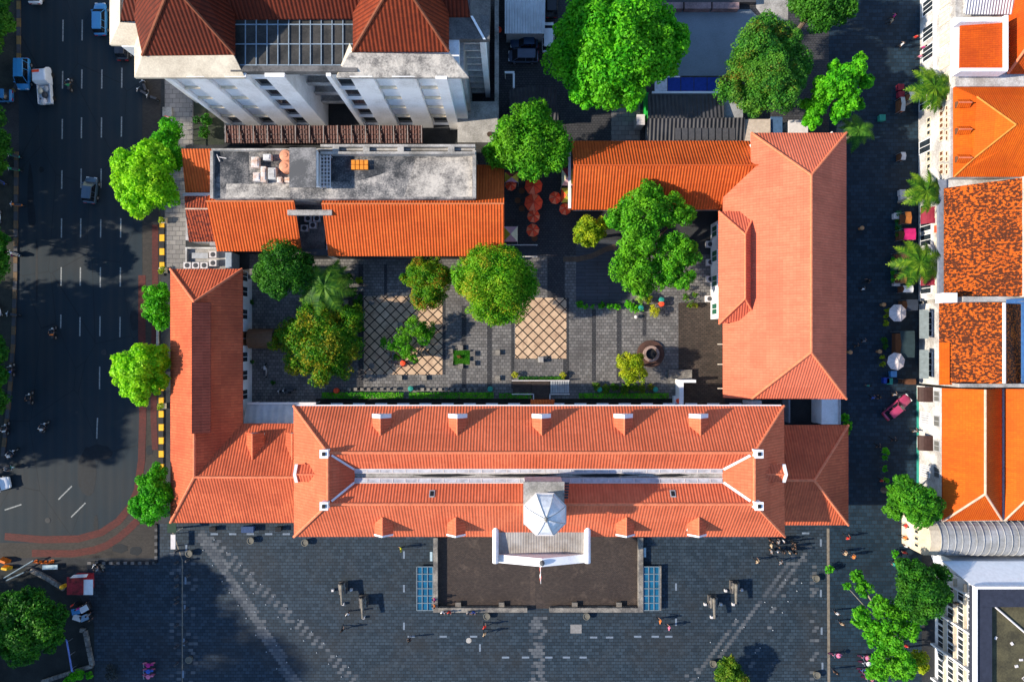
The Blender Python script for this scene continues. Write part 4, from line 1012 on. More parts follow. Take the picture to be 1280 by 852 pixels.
# R6 barrel vault
h7 = thing('vaulted_hall', 'ribbed grey barrel-vaulted hall with a cream end wall', 'building', W(1225,675,0))
yc, hw, z0_ = PY(674,5.5), 2.15, 4.6
xs, xe = PX(1172,5.5), PX(1330,5.5); n = 10; b = MB(); k_ = 18
pr = [(yc+hw*math.cos(math.pi*i/n), z0_+1.7*math.sin(math.pi*i/n)) for i in range(n+1)]
for j in range(k_):
    x0, x1 = xs+(xe-xs)*j/k_, xs+(xe-xs)*(j+1)/k_; q = 0.05 if j % 2 else 0.0
    b.slab([[(x0,pr[i][0],pr[i][1]+q),(x1,pr[i][0],pr[i][1]+q),(x1,pr[i+1][0],pr[i+1][1]+q),(x0,pr[i+1][0],pr[i+1][1]+q)] for i in range(n)], .12)
b.build('vault', VAULT, h7)
b = MB()
for j in range(k_+1): b.path([(xs+(xe-xs)*j/k_, y, z+.06) for y, z in pr], .06, 5)
b.build('rib', VAULT, h7)
b = MB(); m = len(pr); b.add([(xs-1.3,y,z) for y,z in pr]+[(xs,y,z) for y,z in pr]+[(xs-1.3,pr[0][0],0),(xs-1.3,pr[-1][0],0),(xs,pr[0][0],0),(xs,pr[-1][0],0)],
      [list(range(m))[::-1], list(range(m,2*m))]+[(i,i+1,m+i+1,m+i) for i in range(m-1)]+[(0,m-1,2*m+1,2*m),(m,2*m+2,2*m+3,2*m-1),(0,2*m,2*m+2,m),(m-1,2*m-1,2*m+3,2*m+1)])
ew = b.build('end_wall', CREAM, h7)
for dy in (-1.3,-.45,.4,1.25): window(ew, (xs-1.3, yc+dy, 3.4), (-1,0,0), .5, .9, CREAM_P, WIN, bars=0)
MB().box((xs,yc-hw+.1,0),(xe,yc+hw-.1,4.5)).build('wall', WHITE_D, h7)
b = MB()
for x in (1153, 1160):
    q = W(x,676,3.2); b.box((q.x-.06,yc-2.2,3.1),(q.x+.06,yc+2.3,3.25))
for i in range(5): y = yc-2.2+i*1.12; b.box((PX(1153,3.2),y-.05,3.12),(PX(1160,3.2),y+.05,3.22))
for x in (1153, 1160):
    for s in (-2.1, 2.2): q = W(x,676,3.2); b.tube((q.x,yc+s,0),(q.x,yc+s,3.1),.05,n=6)
tag(b.build('pergola', BROWN_W), 'narrow brown timber pergola in front of the cream vault end', 'pergola')
# R7 white modern block
h8 = thing('office_block', 'white flat-roofed block at the bottom right with deep window grid and sunken roof', 'building', W(1240,790,0))
zt = 9.0; x0 = PX(1163); xt1 = PX(1340, zt)
ybk, yfr = PY(716, 6.2), PY(900, zt)
MB().box((x0+.6,yfr,0),(xt1,PY(736,zt),zt-.6)).build('wall', WHITE, h8)
MB().prism([(x0-.2,PY(702,5.5)),(xt1,PY(700,5.5)),(xt1,PY(736,zt)+.2),(x0+.4,PY(736,zt)+.2)],0,5.5).build('front_roof', plain('white_roof', (0.74,0.76,0.78), 0.6, 0.08), h8)
b = MB(); xr0 = PX(1220,zt)
b.slab([[W(1178,701,5.62),W(1300,701,5.62),W(1300,735,9.0),W(1219,735,9.0)]], .2); b.build('sloping_roof', plain('white_roof', (0.74,0.76,0.78), 0.6, 0.08), h8)
yt = PY(735,zt)
rim = MB().box((xr0,yt-2.2,zt-1.2),(xt1,yt,zt)).box((xr0,yfr,zt-1.2),(xr0+1.9,yt-2.21,zt)).build('roof_gutter', plain('blue_black_felt', (0.03,0.035,0.055), 0.8), h8)
MB().box((xr0-.3,yfr,zt-.2),(xr0+.02,yt,zt+.25)).box((xr0-.3,yt+.01,zt-.2),(xt1,yt+.3,zt+.25)).build('coping', WHITE, h8)
MB().box((xr0+1.9,yfr,zt-.6),(xt1,yt-2.2,zt-.55)).build('roof_floor', stained('mossy_roof', (0.13,0.115,0.06), (0.05,0.045,0.028), 0.6, 0.5), h8)
MB().tube(W(1237,752,8.6),W(1282,791,8.6),.12,n=6).build('roof_pipe', OFFW, h8)
rnd = random.Random(2)
for i in range(6):
    q = W(rnd.uniform(1243,1280), rnd.uniform(795,850), 8.45); MB().obox((q.x,q.y,8.5), (rnd.uniform(.08,.3),rnd.uniform(.08,.25),.05), rnd.uniform(0,3)).build('rubble', OFFW, h8)
for j, z in enumerate((1.4, 3.4, 5.4, 7.3)):
    for i in range(9):
        y = PY(748,zt)-1.0-i*1.5
        window(h8, (x0+.6, y, z), (-1,0,0), 1.42, 1.5, WHITE_P, WIN, bars=1)
for i in range(4): y = PY(748,zt)-.25-i*4.5; MB().box((x0-.0,y-.12,0),(x0+.62,y+.12,zt-.7)).build('fin', WHITE, h8)
for z in (2.4, 4.4, 6.3, 8.3): MB().box((x0+.2,yfr,z-.1),(x0+.62,PY(740,zt),z+.1)).build('ledge', CREAM, h8)

# ------------------------------------------------------------------ back yard, north
def shed(label, pts, z0, z1, mat, name='shed', wm=GREYWALL):
    o = thing(name, label, 'shed', tuple(W(sum(p[0] for p in pts)/len(pts), sum(p[1] for p in pts)/len(pts), 0)))
    q = [W(p[0], p[1], z) for p, z in zip(pts, (z0, z0, z1, z1))]
    MB().slab([q], .12).build('roof', mat, o, uv=True)
    cx_ = sum(v.x for v in q)/4; cy_ = sum(v.y for v in q)/4
    pl = [((v.x-cx_)*.93+cx_, (v.y-cy_)*.93+cy_) for v in q]
    MB().prism(pl, 0, min(z0,z1)-.15).build('wall', wm, o)
    return o
shed('white ribbed sheet roof over a car port by the top edge', ((631,-30),(682,-30),(681,42),(631,42)), 3.6, 3.2, METALW, 'car_port')
shed('low dark slate-sheet shed roof west of the leafy tree, with pale ridge', ((637,112),(672,107),(672,150),(637,152)), 3.0, 2.8, SLATE)
shed('darker half of the slate-sheet shed, touching the big round tree', ((672,107),(696,112),(698,150),(672,150)), 3.0, 2.6, SLATE)
sd = thing('slate_shed', 'wide dark slate-sheet roof north of the café wing', 'shed', W(868,146,0))
b = MB(); b.slab([[W(810,118,2.8),W(905,118,2.8),W(905,148,3.6),W(810,148,3.6)],[W(810,148,3.6),W(931,147,3.6),W(931,176,3.0),W(810,176,3.0)]], .12); b.build('roof', SLATE, sd, uv=True)
b = MB()
for i in range(9): x = 844+i*8.5; b.slab([[W(x,160,3.42),W(x+7,160,3.42),W(x+7,175,3.12),W(x,175,3.12)]], .04)
b.build('roof_panel', plain('mid_slate', (0.07,0.07,0.075), 0.6), sd)
MB().box((PX(812,2.7),PY(175,2.7),0),(PX(929,2.7),PY(119,2.7),2.6)).build('wall', GREYWALL, sd)
sd = thing('awning', 'blue striped awning with white edges along the grey court', 'awning', W(858,106,0))
for i in range(5):
    x0 = 818+i*16.5; b = MB(); b.slab([[W(x0+.4,97,3.0),W(x0+16,97,3.0),W(x0+16,114,2.6),W(x0+.4,114,2.6)]], .05); b.build('awning_panel', plain('white_panel', (.7,.72,.75), .6) if i == 0 else BLUE, sd)
b = MB(); b.box((PX(815,2.6),PY(117,2.6),2.4),(PX(900,2.6),PY(114.5,2.6),2.7)).box((PX(815,3),PY(97,3),2.9),(PX(850,3),PY(95.5,3),3.1))
for x in (817, 850, 898): b.tube(W(x,115,0),W(x,115,2.4),.05,n=6)
b.build('frame', WHITE_P, sd)
shed('cream sheet roof tucked against the salmon-red hip', ((931,149),(963,149),(963,180),(931,180)), 3.2, 3.0, plain('cream_sheet', (0.5,0.42,0.34), 0.7))
shed('small blue sheet roof beside the cream one', ((963.5,146),(978,146),(978,168),(963.5,168)), 3.0, 2.8, plain('blue_sheet', (0.06,0.12,0.22), 0.6))
shed('narrow off-white sheet roof under the green street trees', ((986,150),(1010,150),(1010,168),(986,168)), 3.0, 2.8, OFFW)
shed('small white cabin beside the green post', ((796,143),(806,143),(806,156),(796,156)), 2.4, 2.4, OFFW, 'cabin')
b = MB(); b.box((PX(806.5,1.5),PY(150,1.5),0),(PX(809.5,1.5),PY(118,1.5),2.2)); tag(b.build('partition', plain('green_paint', (0.02,0.35,0.05), .5)), 'bright green partition beside the slate-sheet roof', 'partition')
lg = thing('ledge_wall', 'low wall with pinkish weathered capping along the top edge', 'wall', W(860,6,0))
b = MB()
for i in range(4): b.box((PX(786+i*35,1),PY(11,1),0),(PX(819+i*35,1),PY(3,1),1.0))
b.build('capping', stained('pink_concrete', (0.40,0.27,0.27), (0.16,0.11,0.11), 0.6, 0.6), lg)
b = MB(); b.box((PX(786,.8),PY(2.9,.8),0),(PX(945,.8),PY(-10,.8),.8)); b.build('wall_body', DGREY, lg)
structure(MB().sheet(poly([(945,-20),(985,-20),(985,30),(962,32),(945,10)]), .02).build('yard_floor', CONC_L))
gt = thing('gate', 'white steel gate frame by the thin grey wall', 'gate', W(636,100,0))
b = MB(); b.box((PX(631,2),PY(92,2),1.9),(PX(643,2),PY(89.5,2),2.1)).box((PX(641,2),PY(110,2),1.9),(PX(643.5,2),PY(92,2),2.1))
for x, y in ((631.5,91),(642,91),(642,109)): q = W(x,y,2); b.tube((q.x,q.y,0),(q.x,q.y,1.95),.05,n=6)
b.build('frame', WHITE_P, gt)
# courtyard clutter of building parts: canopy between the wings, walkway hood, ramp, walls
ck = thing('sheet_canopy', 'pale grey sheet canopy between the two red roofs', 'canopy', W(345,515,0))
b = MB(); b.slab([[W(309,504,3.6),W(394,503,3.6),W(371,529,4.2),W(304,529,4.2)]], .1); b.build('canopy_sheet', METALG, ck, uv=True)
b = MB()
for x in (311, 350, 390): q = W(x,505,3.5); b.tube((q.x,q.y,0),(q.x,q.y,3.5),.06,n=6)
b.box((PX(309,3.7),PY(505,3.7),3.55),(PX(395,3.7),PY(502.5,3.7),3.8)); b.build('post', OFFW, ck)
hd = thing('door_hood', 'brown barrel hood over the arched side door in the white wall', 'canopy', W(324,423,0))
b = MB(); n = 8; yc = PY(423,2.8); pr = [(yc+1.25*math.cos(math.pi*i/n), 2.2+1.0*math.sin(math.pi*i/n)) for i in range(n+1)]
xa, xb = PX(309,2.8), PX(341,2.8)
b.slab([[(xa,pr[i][0],pr[i][1]),(xb,pr[i][0],pr[i][1]),(xb,pr[i+1][0],pr[i+1][1]),(xa,pr[i+1][0],pr[i+1][1])] for i in range(n)], .06)
b.build('hood', plain('brown_hood', (0.14,0.075,0.04), 0.6), hd)
b = MB()
for y in (yc-1.2, yc+1.2): b.tube((xb-.1,y,0),(xb-.1,y,2.2),.05,n=6)
b.build('post', BROWN_W, hd)
rp = thing('ramp', 'brown stair ramp with white side rails leading to the back door of the town hall', 'ramp', W(677,483,0))
b = MB(); b.box((PX(641,.5),PY(492,.5),0),(PX(665,.5),PY(475,.5),.35)).box((PX(665.2,.5),PY(498,.5),0),(PX(687,.5),PY(475,.5),.55)); b.build('landing', M_TERR, rp)
for i in range(8):
    b = MB(); x = PX(688+i*3,.4); b.box((x,PY(491,.4),0),(x+.27,PY(476,.4),.5-.055*i)); b.build('step', GREY_P, rp)
b = MB()
for x0, x1, y in ((640,712,475.5),(640,667,492.5),(687,712,492.5)): b.box((PX(x0,1),PY(y,1)-.06,.75),(PX(x1,1),PY(y,1)+.06,.87))
for x, y0, y1 in ((667,492,499),(687.5,492,499)): b.box((PX(x,1)-.06,PY(y1,1),.75),(PX(x,1)+.06,PY(y0,1),.87))
for x, y in ((640,475.5),(664,475.5),(688,475.5),(712,475.5),(640,492.5),(667,492.5),(687.5,492.5),(712,492.5)): q = W(x,y,1); b.tube((q.x,q.y,0),(q.x,q.y,.8),.04,n=6)
b.build('rail', OFFW, rp)
lw_ = thing('garden_wall', 'L-shaped white wall beside the town hall at the service yard', 'wall', W(856,492,0))
MB().box((PX(849,2),PY(506,2),0),(PX(854.5,2),PY(474.5,2),2.0)).box((PX(854.6,2),PY(478,2),0),(PX(870,2),PY(474.5,2),2.0)).build('wall_body', WHITE, lw_)
MB().box((PX(843,1.1),PY(505,1.1),0),(PX(848.8,1.1),PY(495,1.1),1.0)).build('buttress', WHITE, lw_)
MB().box((PX(836,.6),PY(473.5,.6),0),(PX(865,.6),PY(462,.6),.6)).build('stone_table', STONE, None).name
tag(bpy.data.objects['stone_table'], 'long weathered stone slab near the round well', 'slab')
kb = thing('pump_room', 'white wall block and vent tank between the red eaves on the east side', 'wall', W(1038,515,0))
MB().box((PX(1027,3),PY(530,3),0),(PX(1049,3),PY(499,3),3.0)).build('wall_body', WHITE, kb)
MB().box((PX(1049.2,3.2),PY(530,3.2),2.6),(PX(1051,3.2),PY(499,3.2),3.2)).build('coping', GREY_P, kb)
b = MB(); b.box((PX(985,2),PY(528,2),0),(PX(987,2),PY(499,2),2.2)); tag(b.build('divider', plain('blue_grey_gutter', (0.2,0.22,0.26), 0.6)), 'blue-grey partition between the town hall and the east roofs', 'partition')
b = MB(); b.obox(W(940,503.5,1.0),(.95,.4,1.0),.05); tag(b.build('water_tank', OFFW, bevel=.15), 'off-white tank lying at the foot of the salmon-red roof', 'tank')

# terrace walls and the two sunken glass covers
tw = thing('terrace_wall', 'low stone wall round the brown terrace in front of the portico, open in the middle', 'wall', W(672,765,0))
b = MB(); b.box((PX(541.5,.7),PY(765,.7),0),(PX(547,.7),PY(672,.7),.7)).box((PX(547.1,.7),PY(765,.7),0),(PX(659,.7),PY(759.5,.7),.7))
b.box((PX(687,.7),PY(765,.7),0),(PX(798,.7),PY(759.5,.7),.7)).box((PX(798.1,.7),PY(765,.7),0),(PX(804,.7),PY(672,.7),.7)); b.build('wall_body', STONE, tw)
for lab, x0, x1 in (('blue glass cover over the sunken area left of the terrace', 521, 541), ('blue glass cover over the sunken area right of the terrace', 804.5, 824)):
    o = thing('glass_cover', lab, 'skylight', W((x0+x1)/2,735,0))
    a, c = PX(x0,.6), PX(x1,.6); y0, y1 = PY(762.5,.6), PY(708,.6)
    MB().box((a+.1,y0+.1,0),(c-.1,y1-.1,.45)).build('kerb', STONE, o)
    f = MB()
    for i in range(4): x = a+(c-a)*i/3; f.box((x-.05,y0,.45),(x+.05,y1,.62))
    for i in range(7): y = y0+(y1-y0)*i/6; f.box((a,y-.05,.45),(c,y+.05,.6))
    fo_ = f.build('frame', plain('steel_blue', (0.17,0.22,0.25), 0.5), o)
    g = MB()
    for i in range(3):
        for j in range(6): xx, yy = a+(c-a)*i/3, y0+(y1-y0)*j/6; g.box((xx+.06,yy+.06,.47),(xx+(c-a)/3-.06,yy+(y1-y0)/6-.06,.53))
    g.build('pane', WINB, fo_)
o = bpy.data.objects
m_ = MB().box((PX(824.2,.6),PY(762.5,.6),0),(PX(826.6,.6),PY(707,.6),.6)); tag(m_.build('kerb_wall', STONE), 'narrow stone kerb along the outer edge of the right glass cover', 'kerb')
for lab, x, y in (('left of the terrace', 539, 695), ('right of the terrace', 806, 690)):
    q = W(x,y,.4); m_ = MB(); m_.box((q.x-.16,q.y-.6,.35),(q.x+.16,q.y+.6,.45))
    for s in (-.45,.45): m_.box((q.x-.13,q.y+s-.05,0),(q.x+.13,q.y+s+.05,.35))
    tag(m_.build('bench', plain('pale_blue_bench', (0.38,0.5,0.55), .6)), 'pale blue bench %s' % lab, 'bench')

# ------------------------------------------------------------------ trees
def leaf_cloud(blobs, dens, leaf, seed, sub=9, flat=0.8, fill=0.35):
    """many small folded leaf faces on the skins of clumps that sit on each blob (x, y, z, r)"""
    rng = np.random.default_rng(seed)
    P, Nn = [], []
    for (x, y, z, r) in blobs:
        ns = max(4, int(sub*(1+r*0.8)))
        d = rng.normal(size=(ns, 3)); d[:, 2] = np.abs(d[:, 2])*0.9-0.15; d /= np.linalg.norm(d, axis=1)[:, None]
        cr = rng.uniform(0.17, 0.40, ns)*r
        cc = np.array([x, y, z])+d*((r-cr*0.8)*rng.uniform(0.75, 1.12, ns))[:, None]*np.array([1, 1, flat])
        tot = int(dens*r*r)
        w = cr**2; w /= w.sum()
        which = rng.choice(ns, tot, p=w)
        e = rng.normal(size=(tot, 3)); e[:, 2] += 0.35; e /= np.linalg.norm(e, axis=1)[:, None]
        rad = cr[which]*rng.uniform(0.5, 1.0, tot)**0.6*1.12
        P.append(cc[which]+e*rad[:, None]); Nn.append(e)
        k = int(tot*fill)
        e = rng.normal(size=(k, 3)); e /= np.linalg.norm(e, axis=1)[:, None]
        P.append(np.array([x, y, z])+e*(r*rng.uniform(0.3, 0.8, k))[:, None]*np.array([1, 1, flat])); Nn.append(e)
    P = np.concatenate(P); Nn = np.concatenate(Nn); n = len(P)
    Nn = Nn+rng.normal(size=(n, 3))*0.55; Nn[:, 2] += 0.35; Nn /= np.linalg.norm(Nn, axis=1)[:, None]
    a = np.cross(Nn, rng.normal(size=(n, 3))); a /= np.linalg.norm(a, axis=1)[:, None]
    b = np.cross(Nn, a); s = leaf*rng.uniform(0.65, 1.35, n)[:, None]
    v = np.stack([P-a*s, P-b*s*0.55+Nn*s*0.15, P+a*s-Nn*s*0.25, P+b*s*0.55+Nn*s*0.15], 1).reshape(-1, 3)
    return v
def quads(name, v, mat, parent):
    inv = np.array(WM[parent.name].inverted()); v = v@inv[:3, :3].T+inv[:3, 3]
    n = len(v)//4; me = bpy.data.meshes.new(name)
    me.vertices.add(4*n); me.vertices.foreach_set('co', v.astype(np.float32).ravel())
    me.loops.add(4*n); me.loops.foreach_set('vertex_index', np.arange(4*n, dtype=np.int32))
    me.polygons.add(n); me.polygons.foreach_set('loop_start', np.arange(0, 4*n, 4, dtype=np.int32))
    me.update(calc_edges=True); me.materials.append(mat)
    o = bpy.data.objects.new(name, me); C.objects.link(o); o.parent = parent
    WM[o.name] = WM[parent.name]; KIDS.setdefault(parent.name, []).append(o); return o
TSEED = [100]
def tree(label, blobs, mat, zc=6.0, base=None, dens=260, leaf=0.24, name='tree', cat='tree', trunk=0.2, flat=0.8, barkm=None, sub=9, group=None, fill=.35):
    """blobs: photo pixels (x, y, radius); they sit about zc metres up"""
    TSEED[0] += 1; rnd = random.Random(TSEED[0])
    B = []
    for bl in blobs:
        r = bl[2]*S*(1-zc/H)*1.12; z = zc+(bl[3] if len(bl) > 3 else rnd.uniform(-.4,.4)); q = W(bl[0], bl[1], z); B.append((q.x, q.y, q.z, r))
    if base is None: bx = sum(b[0]*b[3] for b in B)/sum(b[3] for b in B); by = sum(b[1]*b[3] for b in B)/sum(b[3] for b in B)
    else: q = W(base[0], base[1], 0); bx, by = q.x, q.y
    o = thing(name, label, cat, (bx, by, 0), 0, group)
    barkm = barkm or BARK
    fork = Vector((bx+rnd.uniform(-.2,.2), by+rnd.uniform(-.2,.2), zc*0.45))
    MB().path([(bx,by,0),(bx,by,zc*.12),fork,fork+Vector((0,0,zc*.2))],[trunk*1.6,trunk*1.1,trunk,trunk*.6],8).build('trunk', barkm, o)
    for (x, y, z, r) in B:
        e = Vector((x,y,z)); m1 = fork.lerp(e,.5)+Vector((rnd.uniform(-.3,.3),rnd.uniform(-.3,.3),.2))
        MB().path([fork,m1,e],[trunk*.6,trunk*.4,trunk*.15],6).build('limb', barkm, o)
    quads('crown', leaf_cloud(B, dens*2.3, leaf*.68, TSEED[0], sub, flat, fill), mat, o)
    return o
tree('big round bright green tree beside the grey court at the top', [(770,48,50,1.2),(735,28,34),(722,70,36),(805,28,34),(828,52,28),(760,95,38),(800,80,34),(735,108,26),(760,10,34),(780,116,22),(828,80,18,-1),(715,45,26)], L_GREEN, 8.5, leaf=.30, dens=230, trunk=.4)
tree('leafy bright green tree over the gap between the two orange roofs', [(662,170,34,.6),(640,185,26),(688,180,26),(665,205,20),(622,192,17,-.8),(670,148,20),(690,200,18)], leafmat('mid_green_leaves', (0.020, 0.145, 0.006), (0.058, 0.319, 0.009), (0.174, 0.493, 0.014)), 7.0, leaf=.24, trunk=.3)
tree('clumpy many-toned tree with olive and rusty patches by the grey court', [(945,58,24,1.2),(978,50,20,.2),(924,82,20,-.6),(962,92,24,1.4),(992,78,20,-.3),(940,92,16,.6),(962,66,16,1.5),(912,112,18,-.6),(940,125,20,-.4),(975,115,24),(955,40,20),(985,100,20)], L_AUTUMN, 7.5, leaf=.2, sub=12, dens=300, trunk=.35)
tree('bright green loose tree over the north end of the street', [(1045,107,18,.8),(1066,90,15,.4),(1081,102,10,-.6),(1060,122,14),(1029,112,15,.3),(1022,135,14,-.5),(1014,151,11,-1),(1048,140,13,-.8),(1074,74,8,-.4),(1042,84,9,-.6),(1006,130,7,-1),(1072,130,8,-1)], L_GREEN, 7.0, leaf=.27, trunk=.3)
tree('dark green tree cut by the top edge near the street', [(1022,6,28),(1000,0,20),(1048,8,20),(1030,26,14)], L_DARK, 7.0, leaf=.25, trunk=.3)
# along the road
tree('vivid lime-green tree over the road beside the small orange shed roof', [(184,222,26,.8),(165,205,20),(200,205,20),(205,240,20),(178,250,20,-.3),(155,225,15,-.4),(190,195,18),(160,242,14)], L_BRIGHT, 7.5, base=(203,228), leaf=.26, trunk=.25, dens=250)
tree('dark green bushy tree behind the vivid lime-green one', [(212,165,16),(208,184,18),(216,200,14)], L_GREEN, 4.5, leaf=.22)
tree('small olive-green tree by the kerb at the top of the west wing', [(198,368,16),(196,386,17,.3),(203,402,10)], L_OLIVE if False else L_GREEN, 4.5, leaf=.2)
tree('vivid lime-green tree over the kerb halfway down the west wing', [(176,455,24,.8),(160,465,18),(193,445,16),(196,475,15,-.5),(170,480,18),(178,495,11),(152,452,12),(205,452,10,-1)], L_BRIGHT, 7.0, base=(203,462), leaf=.26, trunk=.25, dens=250)
tree('deep green tree at the south-west corner of the west wing', [(190,606,17,.4),(195,628,20,.4),(180,632,15),(208,615,13),(196,592,12),(186,645,10)], leafmat('deep_green_leaves', (0.014, 0.160, 0.006), (0.043, 0.362, 0.007), (0.131, 0.580, 0.014)), 6.0, leaf=.22, base=(203,640))
# court
tree('dense dark green dome tree by the orange eave in the court', [(352,330,27,.5),(340,345,20),(370,345,20),(350,358,16),(378,330,14,-.5)], L_DARK, 6.0, leaf=.19, dens=330, trunk=.25)
tree('big yellow-flecked green tree left of the sandstone square', [(400,425,34,.8),(372,420,22),(430,430,22),(405,455,26),(395,395,24),(430,405,20),(425,458,18,-.5),(350,425,15,-.8),(375,450,18),(438,395,16,-.6)], leafmat('flecked_leaves', (0.014, 0.109, 0.006), (0.058, 0.246, 0.009), (0.174, 0.392, 0.014), (0.36,0.33,0.015), 0.13), 3.0, leaf=.2, dens=200, flat=.55, fill=.2, trunk=.3)
tree('round tree with orange blossom by the north edge of the larger sandstone square', [(534,350,24,.5),(518,345,15),(552,348,15),(530,370,16),(546,372,13),(525,333,13),(540,332,12)], L_FLOWER, 4.2, leaf=.17, dens=380, trunk=.22)
tree('large glossy bright green dome tree between the two sandstone squares', [(618,350,36,1.0),(590,345,24),(645,345,24),(610,380,24),(640,378,22),(600,325,17),(632,325,18),(660,358,14),(578,352,13),(625,392,14)], L_MANGO, 6.5, leaf=.18, dens=380, trunk=.35, sub=14)
tree('small yellow-green tree beside the café wing', [(738,288,16,.4),(726,295,11),(750,284,12),(740,300,10)], L_YELLOW, 5.0, leaf=.2, dens=300)
tree('large irregular bright green tree against the café wing', [(805,265,26,.6),(780,270,20),(835,262,20),(795,300,24,.6),(790,335,24),(815,345,20),(840,315,22),(862,318,15,-.4),(850,345,16,-.4),(812,240,14),(835,340,14),(798,358,14),(855,268,13)], leafmat('fresh_green_leaves', (0.020, 0.160, 0.006), (0.065, 0.334, 0.009), (0.174, 0.522, 0.017)), 7.0, leaf=.23, trunk=.35, fill=.2)
tree('small ragged tree standing in the larger sandstone square', [(520,408,12,.4),(505,420,11),(530,420,11),(485,430,9,-.3),(512,440,10),(500,432,9),(535,410,9),(518,448,6)], leafmat('ragged_leaves', (0.020, 0.160, 0.006), (0.065, 0.334, 0.009), (0.174, 0.464, 0.017)), 2.3, base=(505,447), leaf=.17, dens=260, trunk=.12, fill=.15)
tree('rounded yellow-green shrub tree near the round well', [(789,458,15,.4),(780,450,10),(798,468,10),(785,470,10),(795,448,9)], L_YELLOW, 3.5, leaf=.16, dens=380, trunk=.12)
# street and corner
tree('round dark tree by the street at the foot of the long white house', [(1143,622,22,.5),(1125,618,16),(1160,630,16),(1148,642,16),(1118,635,12),(1130,602,11),(1165,640,10)], L_DARK if False else leafmat('street_leaves', (0.014, 0.109, 0.009), (0.043, 0.246, 0.012), (0.131, 0.435, 0.017)), 6.5, leaf=.23, dens=300, trunk=.25)
tree('dense dark round tree beside the white flat-roofed block', [(1150,728,26,.6),(1135,715,17),(1168,722,17),(1160,750,19),(1138,748,18),(1150,765,13),(1175,742,13)], L_DARK, 7.5, base=(1168,738), leaf=.21, dens=330, trunk=.3)
tree('sprawling loose green tree with pale bare branches above the street', [(1105,775,18,.4),(1090,790,15),(1120,765,15),(1075,770,12),(1100,755,11),(1080,735,10,-.5),(1115,795,18),(1105,820,17),(1125,830,18),(1070,720,8),(1132,785,14),(1095,840,12),(1058,732,5)], leafmat('loose_leaves', (0.020, 0.174, 0.006), (0.058, 0.348, 0.009), (0.160, 0.522, 0.017)), 7.0, base=(1105,792), leaf=.27, dens=170, trunk=.22, barkm=PALEBARK, fill=.15)
tree('small light yellow-green tree between the loose tree and the white block', [(1146,822,12),(1140,830,9),(1152,832,8)], L_YELLOW, 4.0, leaf=.2, dens=300, trunk=.12)
tree('small bush-like tree on the plaza at the bottom edge', [(912,838,15,.3),(903,845,11),(922,848,12),(912,826,8),(908,858,14)], L_OLIVE, 2.3, leaf=.19, dens=300, trunk=.15)
tree('big dark tree on the traffic island at the lower left', [(40,780,30,.8),(15,765,24),(62,770,22),(30,805,24),(8,790,22),(60,795,18),(35,755,20),(-10,775,26)], L_DARK, 7.5, base=(28,785), leaf=.25, trunk=.35)
for lab, bl in (('dark tree crown at the upper left corner by the road', [(-4,25,20),(-15,50,20),(2,0,14)]), ('dark tree crown on the left verge across from the vivid lime-green tree', [(-8,180,20),(-3,205,13),(-14,150,20)]),
                ('dark tree crown on the left verge halfway down', [(-6,300,16),(-10,330,20),(0,318,12)]), ('dark tree crown on the left verge above the motorbikes', [(-4,470,14),(-12,440,22),(-10,500,18)])):
    tree(lab, bl, L_DARK, 6.0, leaf=.24, trunk=.22, base=(bl[0][0]-14, bl[0][1]))
# small plants
def bush(label, bl, mat, zc=.6, leaf=.1, dens=600, name='bush', cat='bush', flat=.8):
    o = None; TSEED[0] += 1; B = []
    for x, y, r in bl:
        q = W(x,y,zc); B.append((q.x,q.y,zc,r*S))
    bx, by = sum(b[0] for b in B)/len(B), sum(b[1] for b in B)/len(B)
    o = thing(name, label, cat, (bx,by,0))
    b = MB()
    for x, y, z, r in B: b.tube((x,y,0),(x,y,z),.04,.02,5)
    b.build('stem', BARK, o); quads('foliage', leaf_cloud(B, dens, leaf, TSEED[0], 10, flat, .3), mat, o); return o
bush('pale green clipped ball bush beside the large irregular tree', [(801,372,8)], leafmat('pale_leaves', (0.232, 0.435, 0.058), (0.377, 0.580, 0.102), (0.522, 0.696, 0.174)), .9, .07, 1500, 'topiary')
bush('small yellow-green ball bush touching the pale green one', [(810,374,6)], L_YELLOW, .7, .07, 1500, 'topiary')
bush('yellow clipped ball bush, southernmost of the three balls', [(817,389,7.8)], leafmat('golden_leaves', (0.319, 0.348, 0.014), (0.493, 0.522, 0.022), (0.667, 0.667, 0.043)), .8, .07, 1500, 'topiary')
bush('yellow ball bush left of the ramp rails', [(644,468,4.6)], MATS['golden_leaves'], .5, .06, 1800, 'topiary')
bush('yellow ball bush right of the ramp rails', [(704,468.5,4.2)], MATS['golden_leaves'], .5, .06, 1800, 'topiary')
bush('yellow-green bush at the dark corner of the sandstone square by the palm', [(449,350,4.8)], L_YELLOW, .6, .08, 1500)
bush('dark row of shrubs along the south edge of the smooth slabs', [(724,380,5),(732,383,3.5),(741,383,3),(752,382,5),(762,382,4.5),(772,383,4.5),(785,380,6),(792,385,6),(800,385,5)], L_GREEN, .5, .12, 500, 'shrub_row', 'shrubs')
bush('shrub bed with yellow and dark leaves below the shrub tree', [(745,483,6),(757,486,6),(768,484,6),(780,486,7),(792,484,6),(803,486,6),(813,484,5)], L_OLIVE, .5, .12, 500, 'shrub_bed', 'shrubs')
bush('dark shrubs in the corner left of the larger sandstone square', [(440,365,8),(447,380,7),(442,398,8),(450,410,6),(435,350,8),(450,372,4)], L_DARK, .8, .14, 420, 'shrub_bed', 'shrubs')
bush('potted shrubs and yellow flowers in the bed by the white bay', [(857,372,5),(863,380,5),(868,368,4),(858,360,4),(869,382,4)], L_OLIVE, .6, .11, 500, 'shrub_bed', 'shrubs')
bush('shrubs on the grass strip beside the white hotel', [(258,150,8),(256,165,8),(246,150,5)], L_DARK, .9, .14, 400, 'shrub_bed', 'shrubs')
